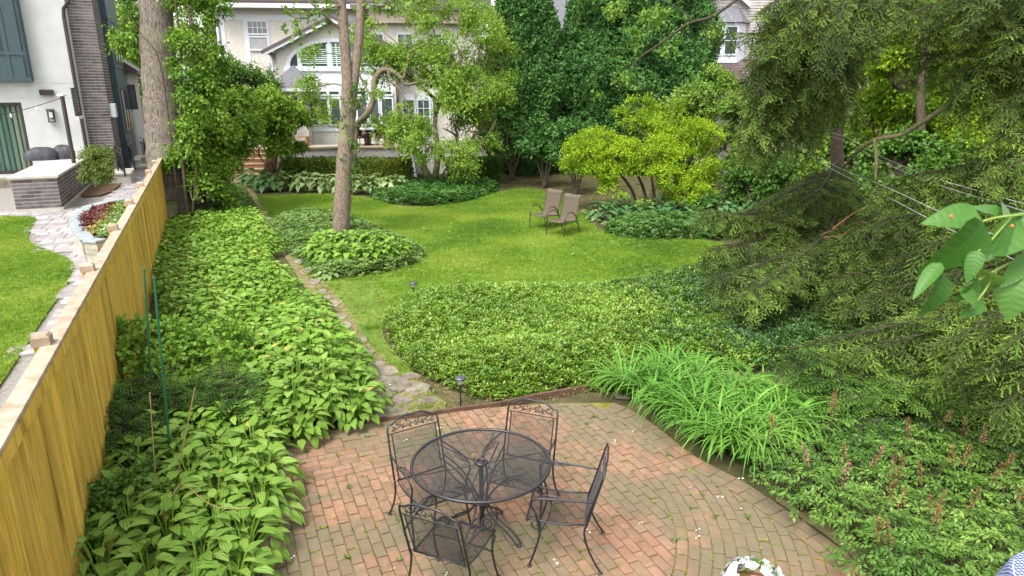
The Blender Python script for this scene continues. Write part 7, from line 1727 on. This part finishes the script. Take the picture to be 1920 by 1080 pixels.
b = MB(); b.add(V, F); me = b.mesh('tablecloth', M['gingham'], True); uvl = me.uv_layers.new(name='uv')
for l in me.loops: uvl.data[l.index].uv = UV[l.vertex_index]
tag(link('tablecloth', me), 'blue and white gingham cloth draped over the side table in the corner', 'tablecloth'); bpy.data.objects['tablecloth'].location = (gt[0], gt[1], 0)

# ---- the leafy branch close to the camera
br = empty('leafy_branch', tuple(D(2000, 470, 1.2)), 0, 'out of focus glossy leaves on a twig close up at the right edge', 'branch'); o_ = np.array(br.location)
M['near_leaf'] = leaf_mat('glossy_leaf', (.025, .085, .012), (.05, .14, .02), (.10, .21, .05), .3, .42, .8, .4, 9); veins(M['near_leaf'], 26, .1, .5, .006, .10); M['twiggreen'] = flat_mat('green_twig', (.16, .24, .03), .5); M['rust'] = flat_mat('orange_bud', (.40, .11, .02), .6)
for pth, r in ((((2010, 385, 1.2), (1920, 402, 1.15), (1860, 410, 1.12), (1800, 432, 1.1)), .0022), (((2000, 470, 1.2), (1920, 485, 1.18), (1870, 505, 1.15), (1800, 545, 1.12)), .0022), (((1900, 404, 1.15), (1850, 460, 1.12), (1835, 470, 1.1)), .0016), (((1870, 505, 1.15), (1850, 540, 1.14), (1820, 580, 1.13)), .0016)):
    MB().tube([tuple(p-o_) for p in bez(dp(*pth), 5)], r, 6).build('twig', M['twiggreen'], br, True)
NLF = [tpl_broad(8, w, c, .14, wv_) for w, c, wv_ in ((.24, .35, .03), (.28, .5, .05), (.22, .2, .02))]; nlm = [np_mesh('leaf', v, f, M['near_leaf'], None, True) for v, f in NLF]
def nleaf(a, b, k, up=(0, -.6, .8), wide=1.0):
    A = D(*a); B = D(*b); d = B-A; L = np.linalg.norm(d); Mx = frames(d[None], np.array([up]), L*.95, wide*.9)[0]; o = link('leaf', nlm[k % 3], br); o.matrix_local = Matrix([list(Mx[i])+[(A-o_)[i]] for i in range(3)]+[[0, 0, 0, 1]])
for a, b, k, up, wd in (((1843, 415, 1.1), (1775, 530, 1.08), 1, (.5, -.8, .3), 1.25), ((1840, 410, 1.12), (1745, 398, 1.1), 0, (.1, -.7, .7), 1.3), ((1870, 405, 1.16), (1815, 362, 1.2), 1, (.2, -.8, .5), 1.4), ((1880, 404, 1.15), (1890, 362, 1.2), 2, (.3, -.9, .3), 1.3), ((1765, 493, 1.1), (1708, 556, 1.08), 2, (-.4, -.5, .7), .8),
    ((1835, 470, 1.1), (1812, 530, 1.09), 0, (-.6, -.8, .2), 1.1), ((1770, 515, 1.1), (1762, 600, 1.08), 1, (.5, -.8, .3), 1.3), ((1845, 505, 1.12), (1870, 520, 1.2), 0, (0, -.5, .9), 1.2), ((1835, 525, 1.12), (1815, 570, 1.1), 1, (.6, -.7, .2), 1.2), ((1905, 515, 1.16), (1895, 600, 1.14), 1, (-.5, -.8, .2), 1.5), ((1940, 420, 1.15), (1860, 465, 1.1), 0, (0, -.6, .8), 1.2),
    ((1910, 430, 1.15), (1880, 478, 1.1), 2, (.4, -.8, .4), 1.5), ((1900, 400, 1.16), (1935, 450, 1.12), 1, (-.4, -.8, .3), 1.3), ((1840, 560, 1.14), (1812, 598, 1.12), 0, (.2, -.9, .3), 1.4), ((1930, 480, 1.16), (1880, 540, 1.14), 2, (0, -.8, .5), 1.1), ((1800, 540, 1.12), (1850, 575, 1.1), 1, (0, -.8, .5), 1.1)):
    nleaf(a, b, k, up, wd)
for x, y, d in ((1783, 406, 1.08), (1898, 424, 1.1)):
    MB().lathe([(.0005, -.003), (.003, -.001), (.003, .001), (.001, .003)], tuple(D(x, y, d)-o_), 7).build('bud', M['rust'], br)
for k, (x, y, r_) in enumerate(((960, 60, 0),)): pass
